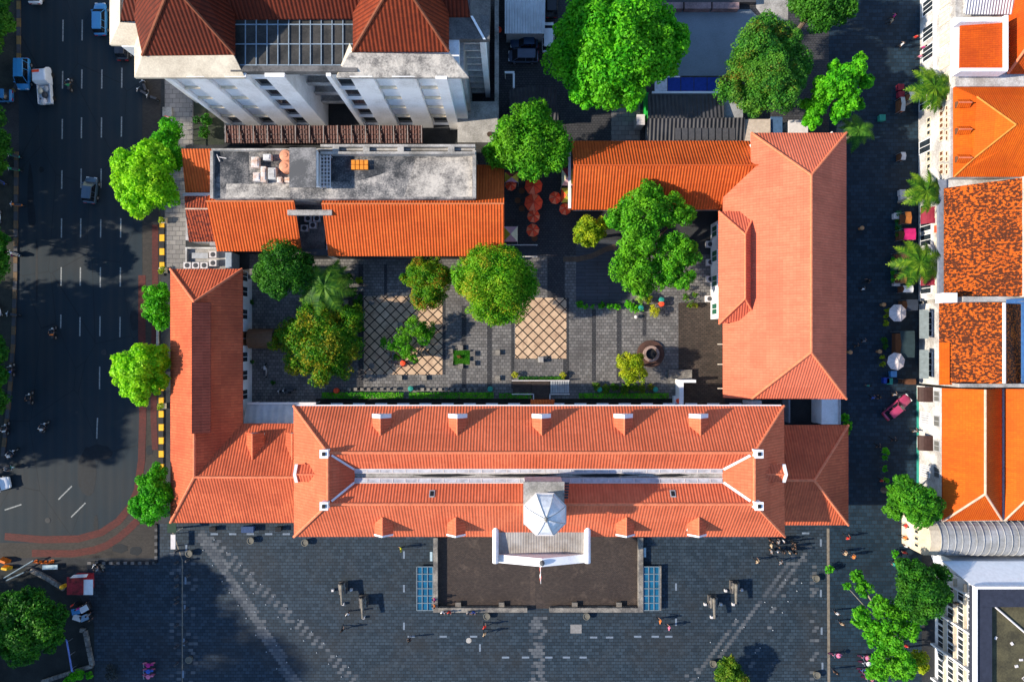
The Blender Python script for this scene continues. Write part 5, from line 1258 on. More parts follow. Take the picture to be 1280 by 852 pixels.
bush('green climber at the corner of the small east wing', [(1056,522,6),(1060,532,6),(1057,541,5)], L_GREEN, 1.0, .14, 420)
bush('green creeper tree line on the street side, above the round dark tree', [(1107,564,5),(1106,572,4),(1106,585,4),(1107,600,4)], L_GREEN, 1.2, .14, 420)
bush('green bush on the plaza edge by the stone strip', [(1036,711,6)], L_GREEN, .8, .12, 500)
bush('dark bush in the corner behind the loose tree near the street lights', [(1118,692,5)], L_GREEN, .6, .12, 500)
for lab, pts in (('yellow potted shrub by the upper street umbrella', [(1107,404,4.5)]), ('pair of dark shrubs above the yellow one by the upper umbrella', [(1108,395,4),(1109,388,3.5)]), ('yellow-topped shrub left of the lower street umbrella', [(1103,446,3.5),(1103,455,4)]), ('low shrub between the two street umbrellas', [(1105,425,4.5),(1106,433,4)])):
    bush(lab, pts, L_YELLOW if 'yellow' in lab else L_DARK, .6, .1, 600)
for y, t in ((279,'north'),(282,'x')):
    if t == 'north': bush('row of green shrubs in a box left of the magenta stall roof', [(1122,268,2.6),(1121,276,2.8),(1121,285,2.8),(1121,293,2.6)], L_DARK, .6, .1, 700, 'planter_shrubs', 'shrubs')
bush('row of green shrubs in a box left of the southern palm', [(1116,324,2.6),(1116,332,2.8),(1116,341,2.8),(1116,350,2.6)], L_GREEN, .6, .1, 700, 'planter_shrubs', 'shrubs')
# clipped hedges as long boxes of leaves
def hedge(label, x0, x1, y0, y1, h=.7, mat=None):
    TSEED[0] += 1; rng = np.random.default_rng(TSEED[0])
    a, b_ = PX(x0,h), PX(x1,h); c, d = PY(y1,h), PY(y0,h)
    o = thing('hedge', label, 'hedge', ((a+b_)/2,(c+d)/2,0))
    MB().box((a+.1,c+.1,0),(b_-.1,d-.1,h-.12)).build('stem_mass', BARK, o)
    n = int((b_-a)*(d-c)*260)
    P = np.stack([rng.uniform(a,b_,n), rng.uniform(c,d,n), rng.uniform(.25,1.0,n)**.4*h], 1)
    Nn = np.array([0,0,1.])+rng.normal(size=(n,3))*.6; Nn /= np.linalg.norm(Nn,axis=1)[:,None]
    u = np.cross(Nn, rng.normal(size=(n,3))); u /= np.linalg.norm(u,axis=1)[:,None]; w = np.cross(Nn,u); s = .1
    quads('foliage', np.stack([P-u*s,P-w*s*.6,P+u*s,P+w*s*.6],1).reshape(-1,3), mat or L_OLIVE, o)
hedge('long clipped hedge behind the town hall, westernmost', 402, 504, 490.5, 497.5, mat=L_GREEN)
hedge('clipped hedge behind the town hall between the west hedge and the ramp', 511, 617, 490.5, 497.5, mat=L_GREEN)
hedge('short clipped hedge just left of the ramp', 624, 664, 491.5, 497.5, mat=L_GREEN)
hedge('clipped hedge behind the town hall right of the ramp', 724, 836, 491.5, 497.5, mat=L_GREEN)
hedge('thin dark hedge along the ramp rail', 648, 706, 470.5, 474.5, .4, L_DARK)
structure(MB().sheet(poly([(395,498),(850,498),(850,508),(395,508)]), .02).build('flower_bed', stained('dark_soil', (0.03,0.026,0.02), (0.015,0.014,0.012), .5, 1.0)))
# square lawn bed with stone seats round it
pl = thing('planter', 'small square lawn bed with a rusty shrub in the middle of the paving', 'planter', W(576.5,446,0))
MB().box((PX(566,.25),PY(456,.25),0),(PX(588,.25),PY(437,.25),.22)).build('kerb', STONE, pl)
rng = np.random.default_rng(4); n = 3000
P = np.stack([rng.uniform(PX(567),PX(587),n), rng.uniform(PY(455),PY(438),n), np.full(n,.27)],1); Nn = np.array([0,0,1.])+rng.normal(size=(n,3))*.5
u = np.cross(Nn, rng.normal(size=(n,3))); u /= np.linalg.norm(u,axis=1)[:,None]; w = np.cross(Nn/np.linalg.norm(Nn,axis=1)[:,None],u)
quads('lawn', np.stack([P-u*.1,P-w*.04,P+u*.1,P+w*.04],1).reshape(-1,3), GRASS, pl)
quads('shrub', leaf_cloud([(PX(575),PY(446),.4,.35)], 900, .07, 77), leafmat('rusty_leaves', (0.174, 0.058, 0.029), (0.362, 0.145, 0.058), (0.290, 0.362, 0.058)), pl)
bd = thing('planter', 'square soil bed under the small ragged tree in the sandstone square', 'planter', W(497,448,0))
MB().box((PX(490,.2),PY(454,.2),0),(PX(503,.2),PY(440,.2),.2)).build('kerb', STONE, bd)
quads('lawn', leaf_cloud([(PX(497),PY(447),.1,.7)], 900, .08, 78), GRASS, bd)
# palms
def palm(label, px, py, r, h, n=15, mat=None, name='palm_tree', seed=0, droop=.55):
    rnd = random.Random(seed); c = W(px,py,h); bx, by = c.x, c.y
    o = thing(name, label, 'palm', (bx,by,0))
    MB().path([(bx,by,0),(bx+.1,by,h*.3),(bx+.05,by+.1,h*.7),(bx,by,h)],[.22,.17,.15,.17],8).build('trunk', PALEBARK, o)
    L = r*S*(1-h/H)
    for i in range(n):
        a = 2*math.pi*i/n+rnd.uniform(-.2,.2); LL = L*rnd.uniform(.75,1.12); up = rnd.uniform(.2,.9); m = MB(); k = 12
        d = Vector((math.cos(a),math.sin(a),0)); sd = Vector((-d.y,d.x,0)); tw = rnd.uniform(-.35,.35)
        pts = [Vector((bx,by,h))+d*LL*t+sd*tw*LL*t*t*.5+ZV*(up*L*.5*t-droop*L*1.1*t*t) for t in [j/k for j in range(k+1)]]
        m.path(pts,[.05*(1-.8*j/k) for j in range(k+1)],4)
        for j in range(1,k+1):
            t = j/k; wl = L*.30*math.sin(math.pi*min(1,(.12+.88*t)))**.7*(1-.35*t)+.08; p = pts[j]; fw = (pts[j]-pts[j-1])
            for q in (-1,1):
                for e_ in (0,.5):
                    p0 = p-fw*e_; tip = p0+sd*q*wl+d*wl*.55-ZV*wl*rnd.uniform(.2,.5)
                    m.add([p0-fw*.33,p0+fw*.33,tip],[(0,1,2)])
        m.build('frond', mat or L_PALM, o)
    return o
palm('tall palm with yellowish fronds in front of the white facade, northernmost by the wall', 1168, 109, 31, 6.5, seed=1)
palm('palm against the white facade beside the hipped orange roof corner', 1158, 240, 27, 6.0, seed=2)
palm('palm with long fronds against the facade by the maroon awning, southernmost by the wall', 1150, 329, 33, 6.0, seed=3)
palm('small dark palm in the street by the north corner of the salmon-red roof', 1074, 163, 24, 4.0, 13, L_DPALM, seed=4)
palm('dark feathery palm in the courtyard between two leafy trees', 405, 358, 36, 6.2, 16, leafmat('court_palm_leaves', (0.010, 0.06, 0.006), (0.04, 0.15, 0.01), (0.15, 0.30, 0.02)), seed=5)

# unseen trees added beyond the left edge to shade road and plaza corner
for i, (x, y, h, r) in enumerate(((-78,14.5,20,4.5),(-80,20,22,5),(-79,26,21,5),(-81,32,23,5.5),(-79,38,22,5),(-80,44,22,5.5),(-82,50,23,5.5),(-78,23,15,4.5),(-78,35,15,4.5),(-78,43,15,4.5),
        (-80,2.0,18,4),(-80,-3,20,4.5),(-81,-9,21,5),(-80,-15,18,4),(-78,-6,14,4.2),(-78,-12,13,4),(-78,0,13,4),
        (-79,-37,22,4.6),(-81,-43,27,5.5),(-80,-50,30,6),(-82,-57,32,6),(-78,-40,15,4.5),(-77,-47,18,5),(-77,-54,20,5))):
    o = thing('unseen_shade_tree', 'tall unseen tree added beyond the left edge to shade the road', 'tree', (x,y,0), 0, 'unseen shade trees added beyond the left edge')
    rnd = random.Random(i); MB().path([(x,y,0),(x,y,h*.5),(x+.3,y,h*.85)],[.5,.35,.1],8).build('trunk', BARK, o)
    B = [(x+rnd.uniform(-.5,.5)*r, y+rnd.uniform(-.55,.55)*r, h-r*1.0*k-rnd.uniform(0,1), r*rnd.uniform(.6,.85)) for k in (.55,.9,1.4,1.9,2.4,2.9) for _ in (0,1)]
    quads('crown', leaf_cloud(B, 26, .42, 900+i), L_DARK, o)
# ------------------------------------------------------------------ vehicles
def loft(m, secs, mi=0):
    """secs: list of closed rings with equal counts"""
    b = len(m.v); n = len(secs[0])
    for s_ in secs: m.v += [Vector(p) for p in s_]
    for i in range(len(secs)-1):
        for k in range(n):
            m.f.append([b+i*n+k, b+i*n+(k+1)%n, b+(i+1)*n+(k+1)%n, b+(i+1)*n+k]); m.m.append(mi)
    m.f.append([b+k for k in range(n)][::-1]); m.m.append(mi)
    m.f.append([b+(len(secs)-1)*n+k for k in range(n)]); m.m.append(mi)
    return m
def ring(y, w, z0, z1, r=.18):
    """rounded rectangle across the car at length position y"""
    pts = []
    for cx_, cz, a0 in ((w-r, z0+r, -90), (w-r, z1-r, 0), (-w+r, z1-r, 90), (-w+r, z0+r, 180)):
        for a in (0, 45, 90):
            t = R(a0+a); pts.append((cx_+r*math.cos(t), y, cz+r*math.sin(t)))
    return pts
CARGLASS = glass('car_glass', (0.012, 0.016, 0.022), .08)
LAMP = plain('lamp_glass', (0.7,0.7,0.68), .2); TAIL = plain('tail_red', (0.4,0.01,0.01), .3)
def paint(name, col):
    m = plain(name, col, .28, .06); return m
P_BLUE = paint('sky_blue_car_paint', (0.035,0.25,0.52)); P_DBLUE = paint('dark_blue_car_paint', (0.02,0.055,0.12)); P_BLACK = paint('black_car_paint', (0.018,0.02,0.026)); P_WHITE = paint('white_car_paint', (0.72,0.74,0.77))
P_TEAL = paint('teal_blue_car_paint', (0.04,0.20,0.42)); P_GREY = paint('slate_car_paint', (0.08,0.10,0.15))
def car(name, label, loc, rotz, pm, L=4.3, w=.86, hood=1.15, tail=.25, top=1.55, group=None):
    """front towards +y"""
    o = thing(name, label, 'car', loc, rotz, group); M = WM[o.name]; h = L/2
    def bld(m, nm, mt, par=o, smooth=False): m.v = [M @ v for v in m.v]; return m.build(nm, mt, par, smooth=smooth)
    m = MB(); zb = .86
    loft(m, [ring(-h, w*.82, .35, .78, .15), ring(-h+.12, w*.95, .28, .9, .18), ring(-h+.7, w, .26, .95, .18), ring(0, w, .26, .95, .18), ring(h-hood, w, .26, .95, .18), ring(h-.4, w*.95, .27, .84, .18), ring(h-.06, w*.85, .34, .72, .15), ring(h, w*.7, .4, .65, .1)])
    body = bld(m, 'body', pm, smooth=True)
    y0, y1 = -h+tail, h-hood+.1
    m = MB(); z0, z1 = .9, top-.05
    vs = [(-w*.92,y0,z0),(w*.92,y0,z0),(w*.92,y1,z0),(-w*.92,y1,z0),(-w*.74,y0+.3,z1),(w*.74,y0+.3,z1),(w*.74,y1-.75,z1),(-w*.74,y1-.75,z1)]
    m.add(vs, [(4,5,6,7),(0,1,5,4),(1,2,6,5),(2,3,7,6),(3,0,4,7)]); bld(m, 'window_band', CARGLASS)
    m = MB(); loft(m, [[(x*k, y, z) for x, z in ((w*.76,z1-.04),(w*.70,z1+.06),(0,z1+.1),(-w*.70,z1+.06),(-w*.76,z1-.04))] for y, k in ((y0+.26,.94),(y0+.4,1),((y0+y1)/2,1.01),(y1-.8,1),(y1-.7,.95))]); rf = bld(m, 'roof', pm)
    for sx in (-1,1):
        for yy in (y0+.55,(y0+y1)/2-.1,y1-.05):
            m = MB(); 
            m.path([(sx*w*.925,yy+(.0 if yy<y1-.1 else 0),z0),(sx*w*.755,yy+(0 if yy<y1-.1 else -.72),z1)],.04,4); bld(m, 'pillar', pm)
        for yy, mt, nm in ((h-.1,LAMP,'headlight'),(-h+.03,TAIL,'tail_light')):
            m = MB().obox((sx*w*.62,yy,.66),(.17,.08,.07)); bld(m, nm, mt)
        m = MB().obox((sx*(w+.09),y1-.25,.98),(.1,.06,.07)); bld(m, 'mirror', pm)
        for yy in (-h+.8, h-.8):
            m = MB().tube((sx*(w-.2),yy,.31),(sx*(w+.02),yy,.31),.31,n=14); t_ = bld(m, 'tyre', RUBBER)
            m = MB().tube((sx*(w-.1),yy,.31),(sx*(w+.03),yy,.31),.18,n=10); bld(m, 'rim', STEEL, t_)
    return o
car('parked_van', 'light blue minivan parked along the left kerb of the road', W(33.5,95,0), R(180), P_BLUE, 4.1, .82, .75, .15, 1.7)
car('car', 'teal blue station wagon driving up the road by the concrete eave', W(129,27,0), 0, P_TEAL, 4.2, .8, .95, .2, 1.55)
car('car', 'black car half hidden under the corner of the hotel eave', W(157,58,0), R(0), P_BLACK, 4.2, .82)
car('car', 'dark slate hatchback driving alone down the middle of the road', W(117,239,0), R(-6), paint('slate_blue_car_paint', (0.045,0.085,0.13)), 3.4, .82, .75, .2, 1.55)
car('car', 'white car cut by the top edge in the left lanes', W(48,-12,0), 0, P_WHITE, 4.2, .85)
car('car', 'white car with blue trim entering from the left edge', W(-3,605,0), R(-78), P_WHITE, 4.2, .85)
car('car', 'pale blue car parked on the left verge at the end of the planted kerb', W(3,122,0), R(90), P_TEAL, 3.6, .8)
car('car', 'slate blue van parked nearest to the shed in the yard', W(654,73,0), R(90), P_GREY, 3.9, .8, .6, .15, 1.65)
car('car', 'dark blue car parked beside the car port sheet roof', W(655,56,0), R(90), P_DBLUE, 3.6, .8)
car('car', 'white van parked under the edge of the big round tree', W(685,50,0), 0, P_WHITE, 4.0, .8, .6)
car('car', 'dark car parked at the top edge right of the car port', W(689,6,0), 0, P_BLACK, 4.0, .82)
pv = car('open_van', 'magenta van with a paler flat roof parked askew in the street', W(1118,508,0), R(-50), paint('magenta_car_paint', (0.42,0.05,0.12)), 4.1, .66, 1.5, .2, 1.6)
# loaded pick-up
pk = thing('pickup', 'white pick-up with a boxy cab roof and an open bed full of goods', 'truck', W(61,110,0), R(4)); M = WM[pk.name]
def pb(m, nm, mt, par=pk): m.v = [M @ v for v in m.v]; return m.build(nm, mt, par)
m = MB(); loft(m, [ring(.1,.85,.4,1.5,.12), ring(.3,.88,.35,1.95,.15), ring(1.7,.86,.35,1.95,.2), ring(2.2,.8,.35,1.3,.2), ring(2.35,.75,.4,.9,.15)]); cb = pb(m, 'cab', P_WHITE)
m = MB().obox((-.3,1.5,1.965),(.45,.16,.02)); pb(m, 'roof_mark', RED, cb)
m = MB().add([(-.72,1.78,1.85),(.72,1.78,1.85),(.7,2.24,1.3),(-.7,2.24,1.3)],[(0,1,2,3)]); m.slab([[(-.72,1.76,1.94),(.72,1.76,1.94),(.7,2.24,1.34),(-.7,2.24,1.34)]],.03); pb(m, 'windscreen', CARGLASS, cb)
m = MB().box((-.85,-2.4,.55),(.85,.05,.65)).box((-.85,-2.4,.65),(-.79,.05,1.1)).box((.79,-2.4,.65),(.85,.05,1.1)).box((-.79,-2.4,.65),(.79,-2.34,1.1)); pb(m, 'bed', P_WHITE)
for sx in (-1,1):
    m = MB().obox((sx*.55,2.3,.75),(.16,.08,.08)); pb(m, 'headlight', LAMP)
    for yy in (-1.6,1.45): m = MB().tube((sx*.65,yy,.34),(sx*.88,yy,.34),.34,n=14); pb(m, 'wheel', RUBBER)
rnd = random.Random(11)
for i, (lab, mt) in enumerate((('grey sack on the pick-up bed, nearest the cab', GREY_P), ('pale sack lying across the tail of the pick-up', OFFW), ('dark bundle in the middle of the pick-up bed', DGREY), ('beige sack at the left of the pick-up bed', CREAM_P))):
    x, y = ((.3,-.5),(-.1,-2.1),(.05,-1.3),(-.45,-.7))[i]; q = M @ Vector((x,y,.68)); m = MB(); m.ball((q.x,q.y,q.z+.28),(.38,.45,.3),10); tag(m.build('sack', mt), lab, 'sack')
# motorbikes
def motorbike():
    o = thing('motorbike', 'dark motorbike', 'motorbike')
    m = MB(); loft(m, [ring(-.75,.1,.6,.75,.04), ring(-.4,.17,.4,.8,.06), ring(0,.15,.3,.72,.06), ring(.3,.15,.35,.85,.06), ring(.5,.1,.5,.95,.04)]); m.build('body', BLACK, o)
    m = MB().obox((0,-.3,.84),(.15,.42,.06)); m.build('seat', DGREY, o)
    m = MB().path([(-.36,.38,1.02),(-.15,.45,1.0),(0,.47,1.0),(.15,.45,1.0),(.36,.38,1.02)],.025,6); m.build('handlebar', STEEL, o)
    m = MB().ball((0,.58,.9),(.12,.1,.12),8); m.build('headlight', LAMP, o)
    for y in (-.62,.68):
        m = MB().tube((-.06,y,.29),(.06,y,.29),.29,n=14); w_ = m.build('wheel', RUBBER, o); m = MB().tube((-.065,y,.29),(.065,y,.29),.17,n=10); m.build('rim', STEEL, w_)
    m = MB().path([(0,.47,1.0),(0,.68,.3)],.05,6); m.build('fork', STEEL, o)
    return o
MBK = motorbike()
BODY = {}
# ------------------------------------------------------------------ people: one skinned body, several poses
SKIN = plain('skin', (0.30,0.17,0.11), .6, .08); HAIR = plain('black_hair', (0.012,0.011,0.011), .6); JEANS = plain('dark_trousers', (0.03,0.035,0.05), .8)
SH = {k: plain('shirt_'+k, c, .8) for k, c in dict(white=(.72,.72,.72), red=(.62,.04,.03), orange=(.7,.2,.04), yellow=(.72,.66,.02), pink=(.7,.2,.32), magenta=(.5,.03,.2), blue=(.05,.12,.45), teal=(.03,.3,.25), black=(.02,.02,.022), grey=(.22,.22,.23), beige=(.45,.34,.22), green=(.03,.28,.12)).items()}
def person_proto(pose):
    hip = Vector((0,0,.93)); J = {}
    J['pel']=hip; J['chest']=Vector((0,0,1.28)); J['sho']=Vector((0,0,1.44)); J['neck']=Vector((0,.01,1.52)); J['head']=Vector((0,.03,1.66)); J['crown']=Vector((0,.02,1.75))
    for s, n in ((-1,'l'),(1,'r')):
        J['hip'+n]=Vector((s*.10,0,.88)); J['kn'+n]=Vector((s*.11,.02,.48)); J['an'+n]=Vector((s*.11,-.02,.09)); J['to'+n]=Vector((s*.12,.17,.04))
        J['sh'+n]=Vector((s*.19,0,1.42)); J['el'+n]=Vector((s*.25,-.02,1.13)); J['wr'+n]=Vector((s*.25,.08,.88)); J['ha'+n]=Vector((s*.24,.12,.79))
    if pose == 'walk':
        for n, q in (('l',1),('r',-1)):
            s = -1 if n == 'l' else 1
            J['kn'+n]=Vector((s*.10,.14*q+.04,.49)); J['an'+n]=Vector((s*.10,.26*q-.06,.12 if q < 0 else .09)); J['to'+n]=J['an'+n]+Vector((0,.18,-.04))
            J['el'+n]=Vector((s*.25,-.12*q,1.15)); J['wr'+n]=Vector((s*.25,-.2*q+.1,.93)); J['ha'+n]=Vector((s*.24,-.24*q+.14,.85))
    if pose in ('sit','ride'):
        d = Vector((0,0,-.45 if pose == 'sit' else -.06))
        for k in ('pel','chest','sho','neck','head','crown','shl','shr','hipl','hipr'): J[k] = J[k]+d
        zs = J['hipl'].z
        for n, s in (('l',-1),('r',1)):
            w = .12 if pose == 'sit' else .25
            J['kn'+n]=Vector((s*w,.42,zs+.02 if pose == 'sit' else zs-.1)); J['an'+n]=Vector((s*w,.42 if pose == 'sit' else .22,.09 if pose == 'sit' else .36)); J['to'+n]=J['an'+n]+Vector((0,.18,-.04))
            J['el'+n]=J['sh'+n]+Vector((s*.08,.1,-.27)); J['wr'+n]=J['sh'+n]+Vector((s*.02,.32,-.36)); J['ha'+n]=J['wr'+n]+Vector((-s*.02,.1,-.02))
            if pose == 'ride': J['wr'+n]=Vector((s*.34,.38,1.08)); J['el'+n]=Vector((s*.34,.12,1.14)); J['ha'+n]=Vector((s*.35,.46,1.05))
    keys = list(J); idx = {k: i for i, k in enumerate(keys)}
    E = [('pel','chest'),('chest','sho'),('sho','neck'),('neck','head'),('head','crown')]
    for n in 'lr': E += [('pel','hip'+n),('hip'+n,'kn'+n),('kn'+n,'an'+n),('an'+n,'to'+n),('sho','sh'+n),('sh'+n,'el'+n),('el'+n,'wr'+n),('wr'+n,'ha'+n)]
    me = bpy.data.meshes.new('person'); me.from_pydata([tuple(J[k]) for k in keys], [(idx[a],idx[b]) for a,b in E], []); 
    tmp = bpy.data.objects.new('tmp_person', me); C.objects.link(tmp)
    tmp.modifiers.new('skin','SKIN'); sd_ = tmp.modifiers.new('sub','SUBSURF'); sd_.levels = 1; sd_.render_levels = 1
    rad = dict(pel=(.15,.11),chest=(.15,.11),sho=(.12,.09),neck=(.055,.055),head=(.09,.105),crown=(.06,.075))
    for k in keys:
        r = rad.get(k) or {'hip':(.1,.1),'kn':(.065,.065),'an':(.045,.045),'to':(.04,.03),'sh':(.065,.065),'el':(.05,.05),'wr':(.033,.033),'ha':(.04,.025)}[k[:-1]]
        v = me.skin_vertices[0].data[idx[k]]; v.radius = r; v.use_root = (k == 'pel')
    dg = bpy.context.evaluated_depsgraph_get(); bm = bpy.data.meshes.new_from_object(tmp.evaluated_get(dg)); bpy.data.objects.remove(tmp)
    for mt in (SKIN, SH['white'], JEANS): bm.materials.append(mt)
    hz = J['pel'].z; nk = J['neck'].z-.02
    segs = [(J['hip'+n],J['kn'+n]) for n in 'lr']+[(J['kn'+n],J['an'+n]) for n in 'lr']
    def dist(c, a, b_):
        ab = b_-a; t = max(0,min(1,(c-a).dot(ab)/ab.length_squared)); return (c-a-ab*t).length
    for p in bm.polygons:
        c = p.center; dl = min(dist(c,*s_) for s_ in segs); dar = min(min(dist(c,J['el'+n],J['wr'+n]),dist(c,J['wr'+n],J['ha'+n])) for n in 'lr'); dt = min(dist(c,J['pel'],J['sho']),min(dist(c,J['sh'+n],J['el'+n]) for n in 'lr'))
        p.material_index = 0 if c.z > nk else (0 if dar < min(dl,dt) else (2 if dl < dt or c.z < .2 else 1))
    bm.polygons.foreach_set('use_smooth', [True]*len(bm.polygons))
    o = thing('person', 'person', 'person')
    b_ = bpy.data.objects.new('body', bm); C.objects.link(b_); b_.parent = o; KIDS.setdefault(o.name, []).append(b_); WM['body'] = Matrix()
    h = J['head']; m = MB(); m.ball((h.x,h.y-.03,h.z+.045),(.105,.115,.1),10); m.build('hair', HAIR, o, smooth=True)
    return o
PP = {k: person_proto(k) for k in ('stand','walk','sit','ride')}
def person(pose, px, py, rot, shirt, label, group=None, z=0.0, trousers=None):
    q = W(px,py,z); o = place(PP[pose], (q.x,q.y,z), R(rot), label, group)
    recolour(o, 'body', SH[shirt], 1)
    if trousers: recolour(o, 'body', trousers, 2)
    return o
def rider(px, py, rot, shirt, blab, plab, bodym=None):
    q = W(px,py,0); o = place(MBK, (q.x,q.y,0), R(rot), blab, 'motorbikes on the road and verge')
    if bodym: recolour(o, 'body', bodym)
    if plab: 
        d = Vector((math.sin(R(rot)), -math.cos(R(rot)), 0))*.25
        p = place(PP['ride'], (q.x+d.x,q.y+d.y,.0), R(rot), plab); recolour(p, 'body', SH[shirt], 1)
rider(91,108,0,'green','motorbike beside the loaded pick-up','person in a green top riding beside the loaded pick-up')
rider(71,416,0,'orange','motorbike on the lane line, level with the tree halfway down','person in an orange-brown top riding alone on the lane line')
rider(42,497,0,'black','motorbike alone in the left lanes, north of the white-helmeted pair','person in black riding alone in the left lanes')
rider(59,533,-25,'white','motorbike leaning right, nearest to the tar patches','person in white riding the motorbike that leans right')
rider(19,566,-40,'white','motorbike turning, upper of the two near the white car','person in white turning on the upper motorbike near the white car')
rider(17,583,-80,'grey','motorbike heading right, just above the white car','person in grey riding just above the white car', SH['green'])
rider(12,535,-5,'white','motorbike close along the kerb at the road bend','person in white riding close along the kerb')
rider(19,462,0,'blue','motorbike by the kerb, level with the lime-green tree','person in blue riding by the kerb')
PARK = [(22,196,75,'teal','parked motorbike with a teal body, northernmost on the verge'),(22,213,80,'green','parked green motorbike just below the teal one'),(25,257,85,'orange','parked motorbike with an orange body on the verge kerb'),(22,318,70,'white','parked motorbike on the kerb across from the third lane dashes'),(13,318,70,'magenta','parked reddish motorbike on the verge, left of the kerb'),(2,388,20,'white','parked white motorbike at the left edge of the verge'),(4,228,60,'blue','parked blue motorbike at the left edge below a dark crown'),(2,272,0,'white','parked pale motorbike at the left edge between dark crowns'),(20,393,80,'black','parked black motorbike with its wheel on the kerb')]
for x, y, r, c, l in PARK: rider(x,y,r,None,l,None,SH[c])
# bicycles in a row
def bicycle():
    o = thing('bicycle', 'bicycle', 'bicycle')
    m = MB()
    for a, c in (((0,-.5,.34),(0,-.15,.8)),((0,-.15,.8),(0,.42,.82)),((0,-.05,.34),(0,.42,.82)),((0,-.05,.34),(0,-.2,.9)),((0,-.5,.34),(0,-.05,.34)),((0,.42,.95),(0,.55,.34))): m.tube(a,c,.03,n=6)
    m.box((-.1,-.75,.7),(.1,-.35,.78)); m.build('frame', SH['pink'], o)
    for y in (-.5,.55):
        m = MB(); n=16; m.path([(0,y+.33*math.cos(2*math.pi*i/n),.34+.33*math.sin(2*math.pi*i/n)) for i in range(n+1)],.03,5); t_=m.build('tyre', RUBBER, o)
        m = MB().tube((-.015,y,.34),(.015,y,.34),.3,n=14); m.build('wheel_disc', SH['pink'], t_)
    MB().path([(-.3,.3,1.0),(0,.42,.97),(.3,.3,1.0)],.025,5).build('handlebar', STEEL, o); MB().obox((0,-.22,.93),(.1,.14,.04)).build('saddle', BLACK, o)
    m = MB(); m.lathe([(.3,0),(.28,.02),(.13,.04),(.11,.14),(.02,.16)],(0,-.2,.98),12); m.build('sun_hat', SH['pink'], o)
    return o
BC = bicycle()
for x, y, c, l in ((188,827,'magenta','purple-pink rental bicycle, top of the row of three on the blue paving'),(188,834.5,'blue','blue rental bicycle in the middle of the row of three'),(188,841,'pink','pink rental bicycle at the bottom of the row of three'),
                   (1078,818,'pink','pink rental bicycle under the loose tree, nearest the branches'),(1079,825,'white','white rental bicycle under the loose tree'),(1080,838,'magenta','magenta rental bicycle beside the blue one under the loose tree'),(1077,834,'blue','blue rental bicycle under the loose tree'),(1083,844,'pink','pink rental bicycle at the bottom of the row under the loose tree'),(1042,815,'pink','lone pink rental bicycle on the drain line at the right of the plaza')):
    q = W(x,y,0); o = place(BC, (q.x,q.y,0), R(90), l, 'rental bicycles')
    for p in ('frame','sun_hat'): recolour(o, p, SH[c])
# people on foot
person('walk',503,683,90,'yellow','person in a bright yellow vest walking below the town hall eave',trousers=SH['black'])
for pose,x,y,r,c,l,z in (('sit',544,747,90,'magenta','person in a dark red top sitting on the terrace wall by the glass cover',.25),('sit',544,755,90,'orange','person in orange sitting at the corner of the terrace wall',.25),
    ('sit',554,762,180,'white','person in white sitting on the terrace wall, leftmost of its front',.25),('sit',562,762,180,'red','person in red sitting on the terrace wall beside the one in white',.25),('sit',586,762,180,'grey','person in grey sitting on the front terrace wall',.25),('sit',592,762,180,'blue','person in blue sitting on the front terrace wall beside the grey one',.25),
    ('walk',606,779,20,'red','person in red standing in front of the terrace wall',0),('walk',606,788,-160,'beige','person in beige just below the one in red before the terrace',0),
    ('walk',823,772,60,'orange','person in orange walking near the right glass cover',0),('walk',834,780,60,'pink','person in pink walking near the right glass cover',0),
    ('walk',430,783,10,'black','person in dark clothes alone below the left cannons',0),('walk',943,698,30,'beige','person in beige walking below the waiting group',0),('walk',972,699,200,'grey','person in grey walking below the waiting group',0),
    ('stand',513,795,0,'black','person in black on the plaza beside a pale strip',0),('stand',437,763,20,'white','person in white between the two left cannons',0),
    ('walk',1055,669,10,'red','person in red near the south-east corner of the short wing',0),('stand',1052,688,50,'beige','person in beige beside the bare branch tips',0),('stand',1062,692,50,'orange','person in orange beside the bare branch tips',0),
    ('walk',1126,654,60,'red','person in red and white at the foot of the vaulted hall, northernmost of four',0),('walk',1125,669,60,'orange','person in orange, second of four in front of the pergola',0),('stand',1127,679,0,'white','person in white, third of four in front of the pergola',0),('stand',1125,687,0,'red','person in red, southernmost of four in front of the pergola',0),
    ('walk',1112,25,45,'magenta','person in magenta at the top of the street',0),('walk',1109,31,45,'beige','person in beige beside the magenta one at the top of the street',0),('stand',1139,51,0,'red','person in red and white by the northern facade',0),('walk',1122,60,30,'white','person in white walking by the northern facade',0),('stand',1148,64,0,'magenta','person in dark magenta close to the northern doorway',0),('stand',1144,75,0,'pink','person in pink at the northern facade',0),
    ('walk',1074,362,0,'white','person in white in the street beside the salmon-red eave',0),('walk',1080,352,90,'black','person in black in the street beside the salmon-red eave',0),('walk',1066,432,0,'black','person in black left of the street umbrellas',0),('walk',1075,426,0,'grey','person in grey left of the street umbrellas',0),('walk',1086,496,0,'blue','person in blue left of the magenta van',0),('stand',1080,481,0,'teal','person in teal in the street by the salmon-red hip corner',0),('stand',1093,495,90,'black','person in black left of the magenta van',0),
    ('walk',1113,492,0,'grey','person in grey behind the magenta van',0),('walk',1138,537,0,'grey','person in grey by the teal plinth',0),('walk',1112,548,0,'black','person in black in the street above the round dark tree',0),('walk',1093,556,0,'black','person in black alone in the street near the small east wing',0),('walk',1097,598,0,'red','person in a red hat near the creeper',0),('stand',1127,802,0,'red','person in red under the loose tree',0),('stand',1048,775,0,'beige','person in beige near the drain line',0),('stand',1042,762,0,'white','person in white by the drain line',0),
    ('stand',1112,701,40,'teal','person in teal between the two dark round street trees',0),('stand',1040,835,0,'black','person in black at the right edge of the plaza',0)):
    person(pose,x,y,r,c,l,z=z)
